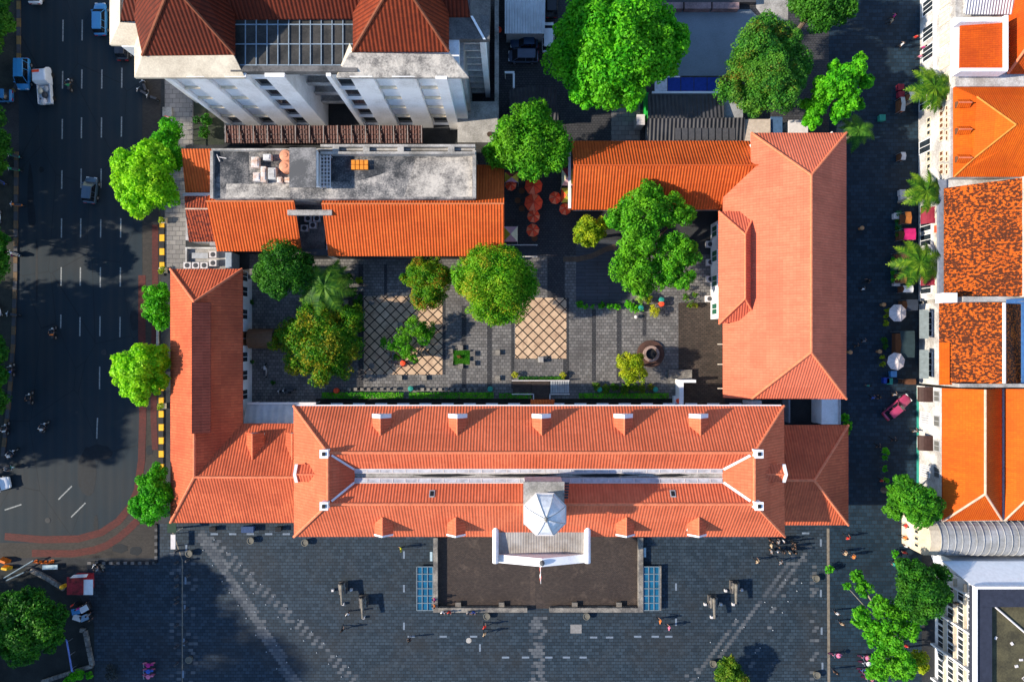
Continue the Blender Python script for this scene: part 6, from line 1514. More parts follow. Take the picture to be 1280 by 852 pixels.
for i,(x,y) in enumerate(((961,673),(969,673.5),(975.5,673),(988.5,675.5),(960,678.5),(969,680),(989,681.5),(960.5,686),(968,685.5),(975.5,686.5),(982.5,687),(989.5,687))):
    person('stand',x,y,(i*67)%360,('black','grey','white','black','beige','black')[i%6],'person standing in the waiting group under the corner of the town hall roof','people waiting in rows',trousers=SH['black'])
# ------------------------------------------------------------------ umbrellas, tents, stalls
def umbrella(label, px, py, r, h, mats, n=8, name='parasol', group=None, rot=0.0, alt=False):
    q = W(px,py,h); o = thing(name, label, 'parasol', (q.x,q.y,0), 0, group)
    rr = r*S*(1-h/H); b = MB()
    b.lathe([(rr,-.12),(rr*1.0,-.06),(rr*.55,.22),(.06,.48)],(q.x,q.y,h-.1),n,rot=rot,mis=[i%len(mats) for i in range(n)]); b.build('canopy', list(mats), o)
    b = MB()
    for k in range(n):
        t = rot+2*math.pi*k/n; b.path([(q.x+a*rr*math.cos(t),q.y+a*rr*math.sin(t),h-.1+z+.02) for a,z in ((1,-.06),(.55,.22),(.06,.48))],.025,4)
    b.build('rib', plain('rib_red', (0.42,0.02,0.015), .7) if mats[0] in (RED,) else GREY_P, o)
    MB().tube((q.x,q.y,0),(q.x,q.y,h+.35),.035,n=6).build('pole', DGREY, o)
    MB().lathe([(.3,0),(.3,.08),(.05,.14)],(q.x,q.y,0),10).build('base', DGREY, o)
    return o
RED2 = plain('faded_red_cloth', (0.98,0.20,0.09), .7, .2)
for x,y,r,l in ((667,232,11.5,'large red octagonal parasol, top of the column of four'),(667,253,11.8,'large plain red octagonal parasol below another large one'),(667,270,8.2,'small striped red parasol between two others in the column'),(666,287.5,8.4,'small striped red parasol, bottom of the column of four'),
                (694,247,8,'small striped red parasol beside the patchwork tents'),(706.5,261,7.6,'small striped red parasol at the corner of the café roof'),(638.5,231,7.2,'small dusky red parasol beside the orange gable')):
    umbrella(l,x,y,r,2.5,(RED,RED2) if r < 10 else (RED,RED2,RED,RED),8,rot=.2)
umbrella('white octagonal parasol in the street, northern of the two',1123,391,11.3,2.8,(plain('ivory_cloth',(.62,.53,.50),.8,.08),),8,rot=.39)
umbrella('white octagonal parasol in the street, southern of the two',1121,451.5,11.3,2.8,(plain('ivory_cloth',(.62,.53,.50),.8,.08),),8,rot=.2)
umbrella('small red parasol by the thin grey wall near the top',623.5,36.5,4,2.2,(RED,),8)
def tent(label, x0, y0, x1, y1, mats, h=2.5):
    o = thing('patchwork_tent', label, 'tent', W((x0+x1)/2,(y0+y1)/2,0))
    c = [W(x0,y0,h),W(x1,y0,h),W(x1,y1,h),W(x0,y1,h)]; ap = W((x0+x1)/2,(y0+y1)/2,h+1.0)
    for i in range(4): b = MB(); b.slab([[c[i],c[(i+1)%4],ap]],.04); b.build('canopy_panel', mats[i], o)
    for p in c: q = p.copy(); q.z = 0; MB().tube(q,p-ZV*.03,.04,n=6).build('pole', STEEL, o)
    return o
tent('peaked patchwork tent of maroon, cream and pink beside the café gable',702,210,716,232,(MAROON,OLIVEY,LPINK,CREAMC))
tent('peaked patchwork tent of yellow and red just below another tent',701.5,235,714.5,253,(OLIVEY,CREAMC,OLIVEY,RED))
tent('small pink and cream peaked tent at the end of the orange house',629.5,283,647,302,(LPINK,CREAMC,LPINK,OLIVEY))
tent('yellow and maroon tent half hidden under the leafy tree',631,215,648,228,(MAROON,OLIVEY,LPINK,OLIVEY))
o = thing('fence', 'low white-railed enclosure by the pink and cream tent', 'fence', W(651,313,0)); b = MB()
for y in (306,320.5): b.box((PX(630,1),PY(y,1)-.06,.85),(PX(672,1),PY(y,1)+.06,.97)); 
b.build('rail', OFFW, o); b = MB()
for x in (631,651,671):
    for y in (306,320.5): q = W(x,y,1); b.tube((q.x,q.y,0),(q.x,q.y,.85),.04,n=6)
b.build('post', OFFW, o); MB().box((PX(630.5,.1),PY(319.5,.1),0),(PX(671,.1),PY(307,.1),.1)).build('deck', plain('slate_deck',(0.05,0.055,0.065),.7), o)
def stall(label, px, py, w, d, h, mat, rot=0.0, name='market_stall'):
    q = W(px,py,h); o = thing(name, label, 'stall', (q.x,q.y,0), rot); M = WM[o.name]
    def bb(m, nm, mt): m.v = [M @ v for v in m.v]; return m.build(nm, mt, o)
    m = MB(); m.slab([[(-w/2,-d/2,h),(w/2,-d/2,h),(w/2*.9,0,h+.25),(-w/2*.9,0,h+.25)],[(-w/2,d/2,h),(w/2,d/2,h),(w/2*.9,0,h+.25),(-w/2*.9,0,h+.25)]],.04); bb(m,'stall_roof',mat)
    m = MB().box((-w/2*.8,-d/2*.8,0),(w/2*.8,d/2*.8,.9)); bb(m,'counter',BROWN_W)
    m = MB()
    for sx in (-1,1):
        for sy in (-1,1): m.tube((sx*w/2*.95,sy*d/2*.95,0),(sx*w/2*.95,sy*d/2*.95,h),.03,n=6)
    bb(m,'post',STEEL); return o
stall('stall with a square magenta cloth roof in the street by the red awnings',1137,292.5,1.55,1.45,2.2,PINK)
stall('stall with a magenta roof mostly under the southern palm fronds',1133,322,1.6,1.5,2.2,PINK)
stall('stall with a rusty orange roof, just north of the square magenta one',1135,272,.8,1.5,2.1,plain('rust_cloth',(.38,.13,.03),.7))
stall('stall with a tan roof beside the white tank cart below the palm',1129,347,.8,1.4,2.1,plain('tan_cloth',(.35,.17,.05),.7))
stall('stall with a dark green canvas roof between the two white parasols',1134,430,1.9,3.4,2.2,plain('dark_green_canvas',(.025,.045,.05),.8))
stall('stall with a dull blue-black canvas roof beside the northern white parasol',1140,381,1.5,1.4,2.1,plain('blue_black_canvas',(.03,.04,.06),.8))
stall('white-topped table stall by the northernmost wall palm',1140.5,120,.9,1.1,1.6,OFFW)
stall('long pale table stall beside red crates, north part of the street',1128.5,130,.55,1.8,1.3,plain('pale_table',(.4,.42,.44),.7))
stall('pale folding table by the white facade near the hipped roof corner',1129,195,.6,1.0,1.2,OFFW)
stall('brown timber counter with a pale sign at the foot of the white facade',1137,477,1.6,.7,1.5,BROWN_W)
stall('white tank cart beside the southern wall palm',1135,361,1.3,.9,1.5,WHITE_P)
for lab,x,y,c in (('dark red crate beside the long pale table, upper',1123,111,MAROON),('dark red crate beside the long pale table, lower',1123.5,120,MAROON),('orange crate at the foot of the long pale table',1124,137,ORANGE),('teal bin in the street above the small dark palm',1100,149,TEAL),('pale box in the street by the palm at the roof corner',1126,249,OFFW),('white box stacked near the pale box in the street',1125,242,OFFW),('blue cart box near the timber counter',1105,475,BLUE),('teal box beside the blue cart box',1109,476,TEAL),('light blue cooler left of the southern white parasol',1114,467,LBLUE),('pale bin by the row of shrubs in boxes',1118,271,OFFW),('white bin below the row of shrubs',1118,354,OFFW)):
    q = W(x,y,0); m = MB().obox((q.x,q.y,.3),(.36,.36,.3)); m.obox((q.x,q.y,.62),(.40,.40,.035)); tag(m.build('crate' if 'crate' in lab else 'box', c, bevel=.02), lab, 'crate' if 'crate' in lab else 'box')
for lab,x,y in (('long green planter box, upper one left of the stalls',1121.5,281),('long green planter box, lower one left of the southern palm',1116,337)):
    q = W(x,y,0); m = MB().obox((q.x,q.y,.2),(.26,1.7,.2)); m.obox((q.x,q.y,.42),(.3,1.75,.03)); tag(m.build('planter_box', plain('planter_green',(.02,.14,.05),.7)), lab, 'planter')
for x,y in ((1074,286),(1101,381),(1096,439),(1059.5,440)):
    q = W(x,y,0); m = MB(); m.lathe([(.16,0),(.18,.6),(.27,.7),(.27,.8),(.1,.9)],(q.x,q.y,0),12); tag(m.build('bollard', plain('tan_stone',(.5,.26,.12),.7)), 'squat tan street bollard with a round cap', 'bollard', 'tan bollards in the street')
# ------------------------------------------------------------------ plaza furniture
def cannon():
    o = thing('cannon', 'cannon', 'cannon')
    m = MB(); m.box((-.55,-.2,0),(.55,1.0,.35)).box((-.45,-.1,.35),(.45,.9,.5)); m.build('plinth', plain('dark_stone',(.10,.09,.08),.85), o)
    for sx in (-1,1): m = MB().box((sx*.26,-.45,.5),(sx*.42,.95,.95)).box((sx*.26,.2,.95),(sx*.42,.95,1.15)); c_ = m.build('carriage', STONE, o)
    for sx in (-1,1):
        for y in (-.2,.7): MB().tube((sx*.43,y,.68),(sx*.55,y,.68),.26,n=12).build('wheel', DGREY, o)
    m = MB(); m.path([(0,.95,1.18),(0,.85,1.2),(0,.0,1.24),(0,-1.5,1.36),(0,-1.6,1.37)],[.1,.24,.22,.15,.18],12); m.build('barrel', stained('verdigris_iron',(.22,.20,.16),(.1,.09,.08),.5,2.0), o)
    return o
CN = cannon()
for x,y,r,l in ((430,735,3,'old cannon on a stone block, left pair, the upper one'),(455.5,752,3,'old cannon on a stone block, left pair, the lower one'),(889.5,752,0,'old cannon on a stone block, right pair, the lower one'),(916.5,734,-2,'old cannon on a stone block, right pair, the upper one')):
    q = W(x,y,0); place(CN,(q.x,q.y,0),R(r),l)
for x,y in ((416.5,736.5),(439.5,736),(429.5,753.5),(455,770.5),(881,754),(900.5,754),(889,770),(906.5,737),(926.5,736),(916,754)):
    q = W(x,y,0); m = MB().obox((q.x,q.y,.2),(.17,.17,.2),0,0,.85); tag(m.build('stone_block', OFFW, bevel=.02), 'small pale stone cube set beside a cannon', 'stone', 'stone cubes round the cannons')
ST = MB(); ST.lathe([(.07,0),(.07,.07),(.04,.09)],(0,0,0),8)
dots = [(268,674),(254,687),(266,706),(278,726),(287,740),(298,756),(308,772),(320,793),(333,814),(346,835),(284,690),(301,706),(313,717),(326,729.5),(342,745),(358,760),(373,774),(389.5,789),(405,803),(421,819),(436,833),(304,728),(317,741),(332.5,755),(348,770.5),(364,785),(380,800),(396,815),(411,829),(427,845),(309,748),(319,764),(332,785),(345.5,806),(358.5,827),(982,724),(956,752),(930,783),(903,812),(873,846),(985,751),(978,765),(966,787),(950,809),(944,815),(888,802),(920,773),(996,738),(1002,728),(965,758)]
proto = None
for x,y in dots:
    q = W(x,y,0)
    if proto is None: proto = tag(ST.build('ground_stud', plain('stud_white',(.36,.39,.42),.5), loc=(0,0,0)), 'tiny white stud set in the paving along a pale diagonal brick path', 'stud', 'studs along the diagonal paths'); c = proto
    else: c = proto.copy(); C.objects.link(c)
    c.location = (q.x,q.y,.008)
# bollards along the left of the plaza and the kerb
BP = MB(); BP.lathe([(.2,0),(.2,.1),(.13,.14),(.12,.6),(.18,.66),(.16,.78),(.04,.86)],(0,0,0),12)
proto = None
for x,y in ((222,688),(222,702),(222,720),(222,731),(222,746),(222,752),(222,780),(222,806),(222,828),(236,699),(237,718),(234.5,760),(233,801)):
    q = W(x,y,0)
    if proto is None: proto = tag(BP.build('bollard', DGREY, loc=(0,0,0)), 'dark squat bollard in the row along the left side of the plaza', 'bollard', 'dark bollards left of the plaza'); c = proto
    else: c = proto.copy(); C.objects.link(c)
    c.location = (q.x,q.y,0)
def pot(label, px, py, r=.3, mat=None, plant=None, h=.5):
    q = W(px,py,0); o = thing('planter_pot', label, 'plant pot', (q.x,q.y,0)); m = MB(); m.lathe([(r*.7,0),(r,h*.8),(r*1.1,h),(r*.9,h),(r*.85,h*.85),(.02,h*.85)],(q.x,q.y,0),14); m.build('pot', mat or DGREY, o)
    if plant: quads('plant', leaf_cloud([(q.x,q.y,h+.15,r*1.3)],900,.08,int(px*7+py)), plant, o)
    return o
BSTONE = plain('grey_green_stone',(.16,.15,.12),.8)
for x,y,l in ((238.5,690,'round stone pot on the left plaza edge near the wing corner'),(238.5,822,'round stone pot on the left plaza edge near the bottom'),(382.5,676.5,'round dark pot below the corner of the town hall roof'),(315,674,'dark pot beside the dashes below the west wing'),(608.5,768,'round dark pot at the front terrace wall, left half'),(732.5,768,'round dark pot at the front terrace wall, right half'),(1018,721,'round teal-topped pot on the right plaza edge, upper'),(1019,841,'round stone pot on the right plaza edge, lower'),(890,827,'round pale pot beside the small plaza tree')):
    pot(l,x,y,.42,BSTONE,None,.6)
for x,y,l in ((573,754,'square stone flower tub inside the front terrace wall, leftmost'),(627,754,'square stone flower tub inside the front terrace wall, beside the left gap'),(718,754,'square stone flower tub inside the front terrace wall, right of the gap'),(773,754,'square stone flower tub inside the front terrace wall, rightmost')):
    q = W(x,y,0); m = MB().box((q.x-.3,q.y-.26,0),(q.x+.3,q.y+.26,.4)); m.box((q.x-.36,q.y-.32,.4),(q.x+.36,q.y+.32,.48)); tag(m.build('flower_tub', stained('tub_stone',(.25,.22,.18),(.1,.09,.08),.5,2.) if 'tub_stone' not in MATS else MATS['tub_stone']), l, 'tub')
# ------------------------------------------------------------------ courtyard furniture
wl = thing('well', 'round brick well with a white inner rim and a dark opening', 'well', W(813,442,0)); q = W(813,442,0)
MB().lathe([(1.78,0),(1.78,.25),(1.45,.3),(1.0,.3),(1.0,0)],(q.x,q.y,0),28).build('step', stained('brick_step',(.11,.055,.04),(.05,.03,.025),.5,2.), wl)
b = MB(); n = 28; b.lathe([(1.05,.3),(1.05,.75),(.72,.75),(.72,.3)],(q.x,q.y,0),28); b.build('rim', stained('rim_stone',(.42,.30,.25),(.18,.12,.1),.5,2.), wl)
MB().lathe([(.7,.32),(.7,.36)],(q.x,q.y,0),24).build('opening', BLACK, wl)
seat = MB().box((-.26,-.26,0),(.26,.26,.32)); seat.box((-.32,-.32,.32),(.32,.32,.42)); proto = None
for x,y in ((500,472),(530.5,472),(622,440.5),(622,472.5),(563.5,454),(576,434.5),(576,457.5),(591,442),(563.5,439),(591,454)):
    q = W(x,y,0)
    if proto is None: proto = tag(seat.build('stone_stool', STONE, loc=(0,0,0)), 'small square weathered stone seat standing on the courtyard paving', 'seat', 'stone seats in the courtyard'); c = proto
    else: c = proto.copy(); C.objects.link(c)
    c.location = (q.x,q.y,0)
proto = None; m = MB(); m.box((-.17,-.15,0),(.17,.15,.35)); m.box((-.22,-.2,.35),(.22,.2,.45))
for x,y in [(437+i*8.2,486) for i in range(8)]+[(521+i*7.4,486.3) for i in range(11)]:
    q = W(x,y,0)
    if proto is None: proto = tag(m.build('stone_stool', STONE, loc=(0,0,0)), 'small stone stool in the row along the long hedges', 'stool', 'stone stools along the hedges'); c = proto
    else: c = proto.copy(); C.objects.link(c)
    c.location = (q.x,q.y,0)
for x,y,l in ((465.5,378,'round stone pot at the top left of the larger sandstone square'),(465.5,457,'round stone pot at the bottom left of the larger sandstone square'),(531.5,441.5,'round stone pot right of the small ragged tree'),(501,406,'round stone pot above the small ragged tree')): pot(l,x,y,.34,STONE,None,.5)
for i,(x,y) in enumerate(((487,442),(488,452),(493,456),(497,457),(501,456.5))):
    q = W(x,y,0); m = MB(); m.lathe([(.2,0),(.26,.3),(.2,.42)],(q.x,q.y,0),10); tag(m.build('stone_stool', STONE), 'round stone stool hugging the bed of the small ragged tree','stool','stools round the ragged tree')
for x,y,c,l in ((422,487.5,RED,'red lidded bin at the left end of the hedge'),(505,453.5,RED,'red lidded bin under the small ragged tree'),(514.5,485,TEAL,'teal bin between the two long hedges'),(613,485.5,TEAL,'teal bin at the right end of the middle hedge'),(748.5,486,TEAL,'teal bin in the shrub bed'),(818,486,TEAL,'teal bin at the right end of the shrub bed'),(825.5,375,TEAL,'teal bin near the clipped ball bushes'),(825.5,380,RED,'red and orange bin near the clipped ball bushes'),(847.5,500.5,RED,'red bin on the white buttress corner'),(648,322.5,BLUE,'blue bin at the foot of the railed enclosure'),(800,385,TEAL,'pale teal bin beside the clipped ball bushes')):
    q = W(x,y,0 if 'buttress' not in l else 1.0); z = 1.01 if 'buttress' in l else 0; m = MB(); m.lathe([(.28,0),(.34,.7),(.38,.74),(.3,.9),(.06,.95)],(q.x,q.y,z),12); tag(m.build('bin',c), l, 'bin')
for x,y,l in ((676,449,'white square pedestal with a dark pot at the foot of the smaller sandstone square'),(794.5,396,'white garden globe on the paving by the ball bushes')):
    q = W(x,y,0)
    if 'pedestal' in l: m = MB().box((q.x-.36,q.y-.36,0),(q.x+.36,q.y+.36,.6)); m.box((q.x-.3,q.y-.3,.6),(q.x+.3,q.y+.3,.66)); tag(m.build('pedestal',WHITE_D),l,'pedestal')
    else: m = MB(); m.lathe([(.12,0),(.12,.2)],(q.x,q.y,0),8); m.ball((q.x,q.y,.42),.26,12); tag(m.build('garden_globe',OFFW,smooth=True),l,'globe')
for x,y in ((437,352),(452,358),(453,364),(437,380),(448,370)): pass
for x,y,l in ((501,353.5,'stone lantern beside the tree with orange blossom'),(452.5,362,'stone lantern by the corner of the sandstone square'),(434,378,'stone bench among the dark shrubs')):
    q = W(x,y,0); m = MB().box((q.x-.25,q.y-.25,0),(q.x+.25,q.y+.25,.25)); m.box((q.x-.12,q.y-.12,.25),(q.x+.12,q.y+.12,.7)); m.box((q.x-.3,q.y-.3,.7),(q.x+.3,q.y+.3,.8)); tag(m.build('stone_lantern' if 'lantern' in l else 'bench',STONE),l,'lantern' if 'lantern' in l else 'bench')
# café tables glimpsed between parasols
for x,y,l in ((652,240,'dark café table left of the two large red parasols'),(652,262,'dark café table left of the small striped parasols'),(647,252,'dark café table in the shade by the orange gable'),(668,299,'dark café table below the column of parasols')):
    q = W(x,y,0); o = thing('cafe_table',l,'table',(q.x,q.y,0)); MB().lathe([(.02,.7),(.4,.7),(.4,.74),(.02,.74)],(q.x,q.y,0),12).build('tabletop',BROWN_W,o); MB().tube((q.x,q.y,0),(q.x,q.y,.7),.04,n=6).build('leg',DGREY,o)
# motorbikes parked in the west court
for x,y,r,l,c in ((333.5,463,0,'parked white scooter in the west court','white'),(356,489,80,'parked black motorbike by the sheet canopy, left','black'),(362,487,95,'parked black motorbike by the sheet canopy, right','black')):
    q = W(x,y,0); o = place(MBK,(q.x,q.y,0),R(r),l); recolour(o,'body',SH[c])
for x,y,l in ((343,478,'tall slim plant in a pot in the west court'),(317,452,'potted plant against the white wall of the west wing, lower'),(317,378,'potted plant against the white wall of the west wing, upper')): pot(l,x,y,.25,BSTONE,L_DARK,.4)
# ------------------------------------------------------------------ air conditioners, tanks, roof clutter
def ac(label, px, py, z0, face, group=None):
    """outdoor unit; face: direction of its fan"""
    q = W(px,py,z0+.35); o = thing('air_conditioner', label, 'air conditioner', (q.x,q.y,z0), R(face), group); M = WM[o.name]
    def bb(m,nm,mt,p=o): m.v=[M @ v for v in m.v]; return m.build(nm,mt,p)
    bb(MB().box((-.46,-.40,.05),(.46,.40,.72)),'casing',OFFW)
    m = MB(); m.lathe([(.30,.72),(.30,.75),(.05,.76)],(0,0,0),14); bb(m,'fan_grille',DGREY)
    bb(MB().box((-.42,-.3,0),(-.34,.3,.05)).box((.34,-.3,0),(.42,.3,.05)),'foot',DGREY)
    return o
for i,(x,y) in enumerate(((886.5,305.5),(887,328),(887,349),(886,373.5))): ac('pale air conditioner along the white shuttered bay, %s from the north'%('first','second','third','last')[i],x,y,0,0)
for i,(x,y) in enumerate(((267.5,318.5),(267.5,329))): ac('pale air conditioner on the small platform, %s of the right-hand pair'%('upper','lower')[i],x,y,2.0,0)
for i,(x,y) in enumerate(((235.5,332),(246,332),(256.5,332))): ac('pale air conditioner in the bottom row of the small platform, %s'%('left','middle','right')[i],x,y,2.0,0)
for i,(x,y) in enumerate(((386,273.5),(397,273.5),(381.5,285.5),(392,282))): ac('grey-white air conditioner in the light well, %s'%('upper left','upper right','lower left','lower right')[i],x,y,2.6,0)
for i,(x,y) in enumerate(((1020,513),(1020,524))): ac('air conditioner in the gap east of the town hall, %s one'%('upper','lower')[i],x,y,0,0)
pf = thing('service_platform','pale concrete platform with low kerbs carrying air conditioners by the west wing','platform',W(257,321,0))
MB().box((PX(232,2),PY(336,2),0),(PX(282,2),PY(309,2),2.0)).build('slab',CONC_L,pf)
b = MB(); b.box((PX(232,2.4),PY(336,2.4),2.0),(PX(234,2.4),PY(309,2.4),2.5)).box((PX(234.2,2.4),PY(311,2.4),2.0),(PX(282,2.4),PY(309,2.4),2.5)); b.build('kerb',WHITE_D,pf)
MB().box((PX(240,2.2),PY(323,2.2),2.0),(PX(260,2.2),PY(316,2.2),2.25)).build('duct',GREY_P,pf)
m = MB().box((PX(281.5,2.5),PY(335,2.5),0),(PX(290,2.5),PY(315,2.5),2.5)); tag(m.build('water_tank',plain('pale_blue_tank',(.3,.36,.42),.5),bevel=.1),'pale blue upright tank beside the small platform','tank')
for i,(x,y) in enumerate(((356.5,194),(356,207.5))):
    q = W(x,y,9.9); o = thing('water_tank','round terracotta water tank on the flat roof, %s one'%('northern','southern')[i],'water tank',(q.x,q.y,8.8))
    m = MB(); m.lathe([(.68,0),(.72,.1),(.72,.95),(.6,1.12),(.25,1.2),(.25,1.26),(.05,1.28)],(q.x,q.y,8.8),18); m.build('barrel',TERRAC,o,smooth=False); m = MB(); m.lathe([(.74,.3),(.75,.36),(.74,.42)],(q.x,q.y,8.8),18); m.build('hoop',plain('tank_band',(.4,.15,.09),.6),o)
rust = stained('rusty_white',(0.72,.70,.66),(.45,.2,.08),.42,1.2)
for i,(x,y,w,h,l) in enumerate(((319,203,1.1,1.5,'rust-stained white unit on the flat roof, upper left of the cluster'),(334,196.5,1.1,.85,'white unit standing apart at the top of the flat roof cluster'),(321,221,1.0,1.2,'white unit at the lower left of the flat roof cluster'),(329.5,218,.75,2.2,'tall narrow white unit in the middle of the flat roof cluster'),(340,217,1.1,1.6,'white unit right of the narrow one on the flat roof'),(349.5,225,.7,.8,'small white unit at the lower right of the flat roof cluster'),(359.5,225,.8,.7,'rusty white unit beside the stair house on the flat roof'))):
    q = W(x,y,9.4); m = MB().box((q.x-w*.42,q.y-h*.42,8.82),(q.x+w*.42,q.y+h*.42,9.5)); m.box((q.x-w*.3,q.y-h*.3,9.5),(q.x+w*.3,q.y+h*.3,9.56)); tag(m.build('roof_unit',rust if i%3!=1 else WHITE_D,bevel=.03),l,'roof unit')
sk = thing('tile_stack','stack of orange tiles in two rows on the stained flat roof','tiles',W(449,206,8.82))
for i in range(4):
    q = W(441.5+i*5.4,206,9.1); MB().box((q.x-.21,q.y-.55,8.82),(q.x+.21,q.y-.03,9.2)).box((q.x-.21,q.y+.03,8.82),(q.x+.21,q.y+.55,9.2)).build('tile_pile',plain('new_orange',(.72,.25,.03),.7),sk)
b = MB(); b.tube(W(272,196,8.9),W(283,198,8.9),.06,n=6); b.tube(W(275,202,8.95),W(271,193,8.95),.06,n=6); tag(b.build('timber',OFFW),'two crossed pale timbers lying on the west end of the flat roof','timber')
m = MB().box((PX(267,7.4),PY(241,7.4),6.9),(PX(277,7.4),PY(234,7.4),7.6)); tag(m.build('white_tank',WHITE_P,bevel=.1),'small white box at the corner of the flat roof by the orange slopes','box')
# ------------------------------------------------------------------ kerbs
def kerb(label, pts, w, cols, step, name='kerb', h=.16):
    o = thing(name,label,'kerb',W(*pts[0],0)); L = [W(x,y,0) for x,y in pts]
    bs = [MB() for _ in cols]; k = 0; 
    for p,q in zip(L,L[1:]):
        d = q-p; n = max(1,int(d.length/step)); 
        for i in range(n):
            a,c = p+d*i/n,p+d*(i+.97)/n; mid = (a+c)/2; bs[k%len(cols)].obox((mid.x,mid.y,h/2),((c-a).length/2,w/2,h/2),math.atan2(d.y,d.x)); k += 1
    for b_,mt in zip(bs,cols):
        if b_.f: b_.build('kerb_stones',mt,o)
    return o
kerb('yellow and black painted kerb along the west wing',[(203,276),(203,345)],.6,[YELLOW,BLACK],.86)
kerb('yellow and black painted kerb below the lime-green tree halfway down',[(202,480),(202,596)],.6,[YELLOW,BLACK],.86)
kerb('plain stone kerb between the two painted stretches',[(197.5,400),(197.5,480)],.3,[CONC_L],1.0)
kerb('old black and mustard kerb along the left verge',[(24,-20),(24,100),(19,112),(8,120)],.5,[plain('mustard_kerb',(.20,.13,.05),.8),DGREY],1.1)
kerb('old black and brown kerb along the verge below the parked car',[(21,190),(20,340),(17,430),(12,500),(4,570)],.5,[plain('brown_kerb',(.14,.09,.05),.8),DGREY],1.1)
kerb('black and grey chequered kerb at the road corner by the plaza',[(195.5,655),(195.5,703),(110,703)],.35,[BLACK,CONC_D],.45)
for x,y,l in ((205,276,'box shrub on the painted kerb, uppermost'),(205,338,'box shrub on the painted kerb by the wing corner'),(204,507,'box shrub on the painted kerb, lowermost')): 
    q = W(x,y,0); o = thing('planter_pot',l,'plant pot',(q.x,q.y,0)); MB().box((q.x-.45,q.y-.35,0),(q.x+.45,q.y+.35,.45)).build('pot',CREAM_P,o); quads('plant',leaf_cloud([(q.x,q.y,.6,.5)],700,.1,int(y)),L_YELLOW,o)
structure(MB().sheet(poly([(-60,-60),(22,-60),(22,100),(17,112),(-60,125)]),.03).build('verge',stained('verge_soil',(.05,.05,.04),(.02,.022,.018),.5,.6)))
structure(MB().sheet(poly([(-60,190),(19,190),(18,340),(15,430),(10,500),(2,570),(-60,575)]),.03).build('verge',MATS['verge_soil']))
# ------------------------------------------------------------------ lower left island and kiosk
structure(MB().sheet(poly([(-60,712),(20,706),(48,716),(84,738),(100,745),(118,780),(118,852),(118,900),(-60,900)]),.03).build('island_ground',stained('island_soil',(.03,.034,.032),(.014,.016,.015),.5,.5)))
ks = thing('kiosk','red kiosk with a white front flap and grey top edge on the blue paving','kiosk',W(99,731,0))
MB().box((PX(84,2.3),PY(742,2.3),0),(PX(104,2.3),PY(723,2.3),2.2)).build('cabin',plain('kiosk_red',(.45,.03,.04),.6,.3),ks)
b = MB(); b.slab([[W(83.5,743,2.5),W(104,743,2.5),W(104,721,2.7),W(83.5,721,2.7)]],.08); b.build('kiosk_roof',stained('roof_red',(.48,.035,.05),(.12,.02,.02),.6,1.2),ks)
b = MB(); b.slab([[W(103.5,743,2.4),W(116,743,2.2),W(116,724,2.2),W(103.5,724,2.4)]],.06); b.build('flap',WHITE_P,ks)
b = MB(); b.slab([[W(87,722,2.75),W(108,721,2.75),W(110,717,2.65),W(92,718,2.65)]],.06); b.build('top_panel',OFFW,ks)
q = W(82,731,0); m = MB(); m.lathe([(.25,0),(.3,.8),(.15,.9)],(q.x,q.y,0),10); tag(m.build('barrel',YELLOW),'yellow drum beside the red kiosk','drum')
for i,(x,y,r,c,l) in enumerate(((94.5,764,.2,LBLUE,'pale blue cart below the red kiosk, left'),(104.5,761,.5,WHITE_P,'white cart below the red kiosk, tilted'),(96,772,-.3,OFFW,'off-white cart below the red kiosk, lower'),(105,772,.4,plain('steel_blue_top',(.25,.35,.45),.6),'steel-blue cart below the red kiosk, lower right'))):
    q = W(x,y,1); o = thing('vendor_cart',l,'cart',(q.x,q.y,0),r); M = WM[o.name]
    def bb(m,nm,mt): m.v=[M @ v for v in m.v]; return m.build(nm,mt,o)
    bb(MB().box((-.5,-.35,.45),(.5,.35,.9)),'cart_body',DGREY); bb(MB().box((-.55,-.38,.9),(.55,.38,.98)),'cart_top',c)
    for sx in (-1,1): bb(MB().tube((sx*.3,-.37,.3),(sx*.3,.37,.3),.28,n=12),'wheel',RUBBER)
for x,y,s,l in ((97,752,'red','person in red below the kiosk'),(104,756,'magenta','person in dark red beside the tilted cart'),(117,764,'grey','person in grey right of the carts'),(120,770,'black','person in black right of the carts'),(112,751,'black','person in black below the kiosk flap')): person('stand',x,y,40,s,l)
rider(126,707,40,'grey','motorbike parked at the top edge of the blue paving','person in grey on the motorbike at the top edge of the blue paving')
bn = thing('banner','long blue and white banner board beside the island tree','banner',W(86.5,818,0)); a,c = W(83,799,1.2),W(90,839,1.2); d=(c-a).normalized(); s_=Vector((-d.y,d.x,0))
b = MB(); b.slab([[a+s_*.28+ZV*.25,c+s_*.28+ZV*.25,c-s_*.28-ZV*.25,a-s_*.28-ZV*.25]],.05); b.build('board',plain('banner_blue',(.16,.24,.62),.6,.35,1.0),bn)
b = MB()
for p in (a.lerp(c,.08),a.lerp(c,.5),a.lerp(c,.92)): b.tube((p.x,p.y,0),(p.x,p.y,1.15),.04,n=6)
b.build('post',STEEL,bn)
CO = MB(); CO.box((-.2,-.2,0),(.2,.2,.04)); CO.lathe([(.15,.04),(.04,.62),(.03,.65)],(0,0,0),10); proto=None
for x,y in ((45,701),(51,702),(57,702),(63,702),(66,701)):
    q = W(x,y,0)
    if proto is None: proto = tag(CO.build('traffic_cone',ORANGE,loc=(0,0,0)),'small orange traffic cone in the row at the road corner','cone','traffic cones at the road corner'); c=proto
    else: c=proto.copy(); C.objects.link(c)
    c.location=(q.x,q.y,0)
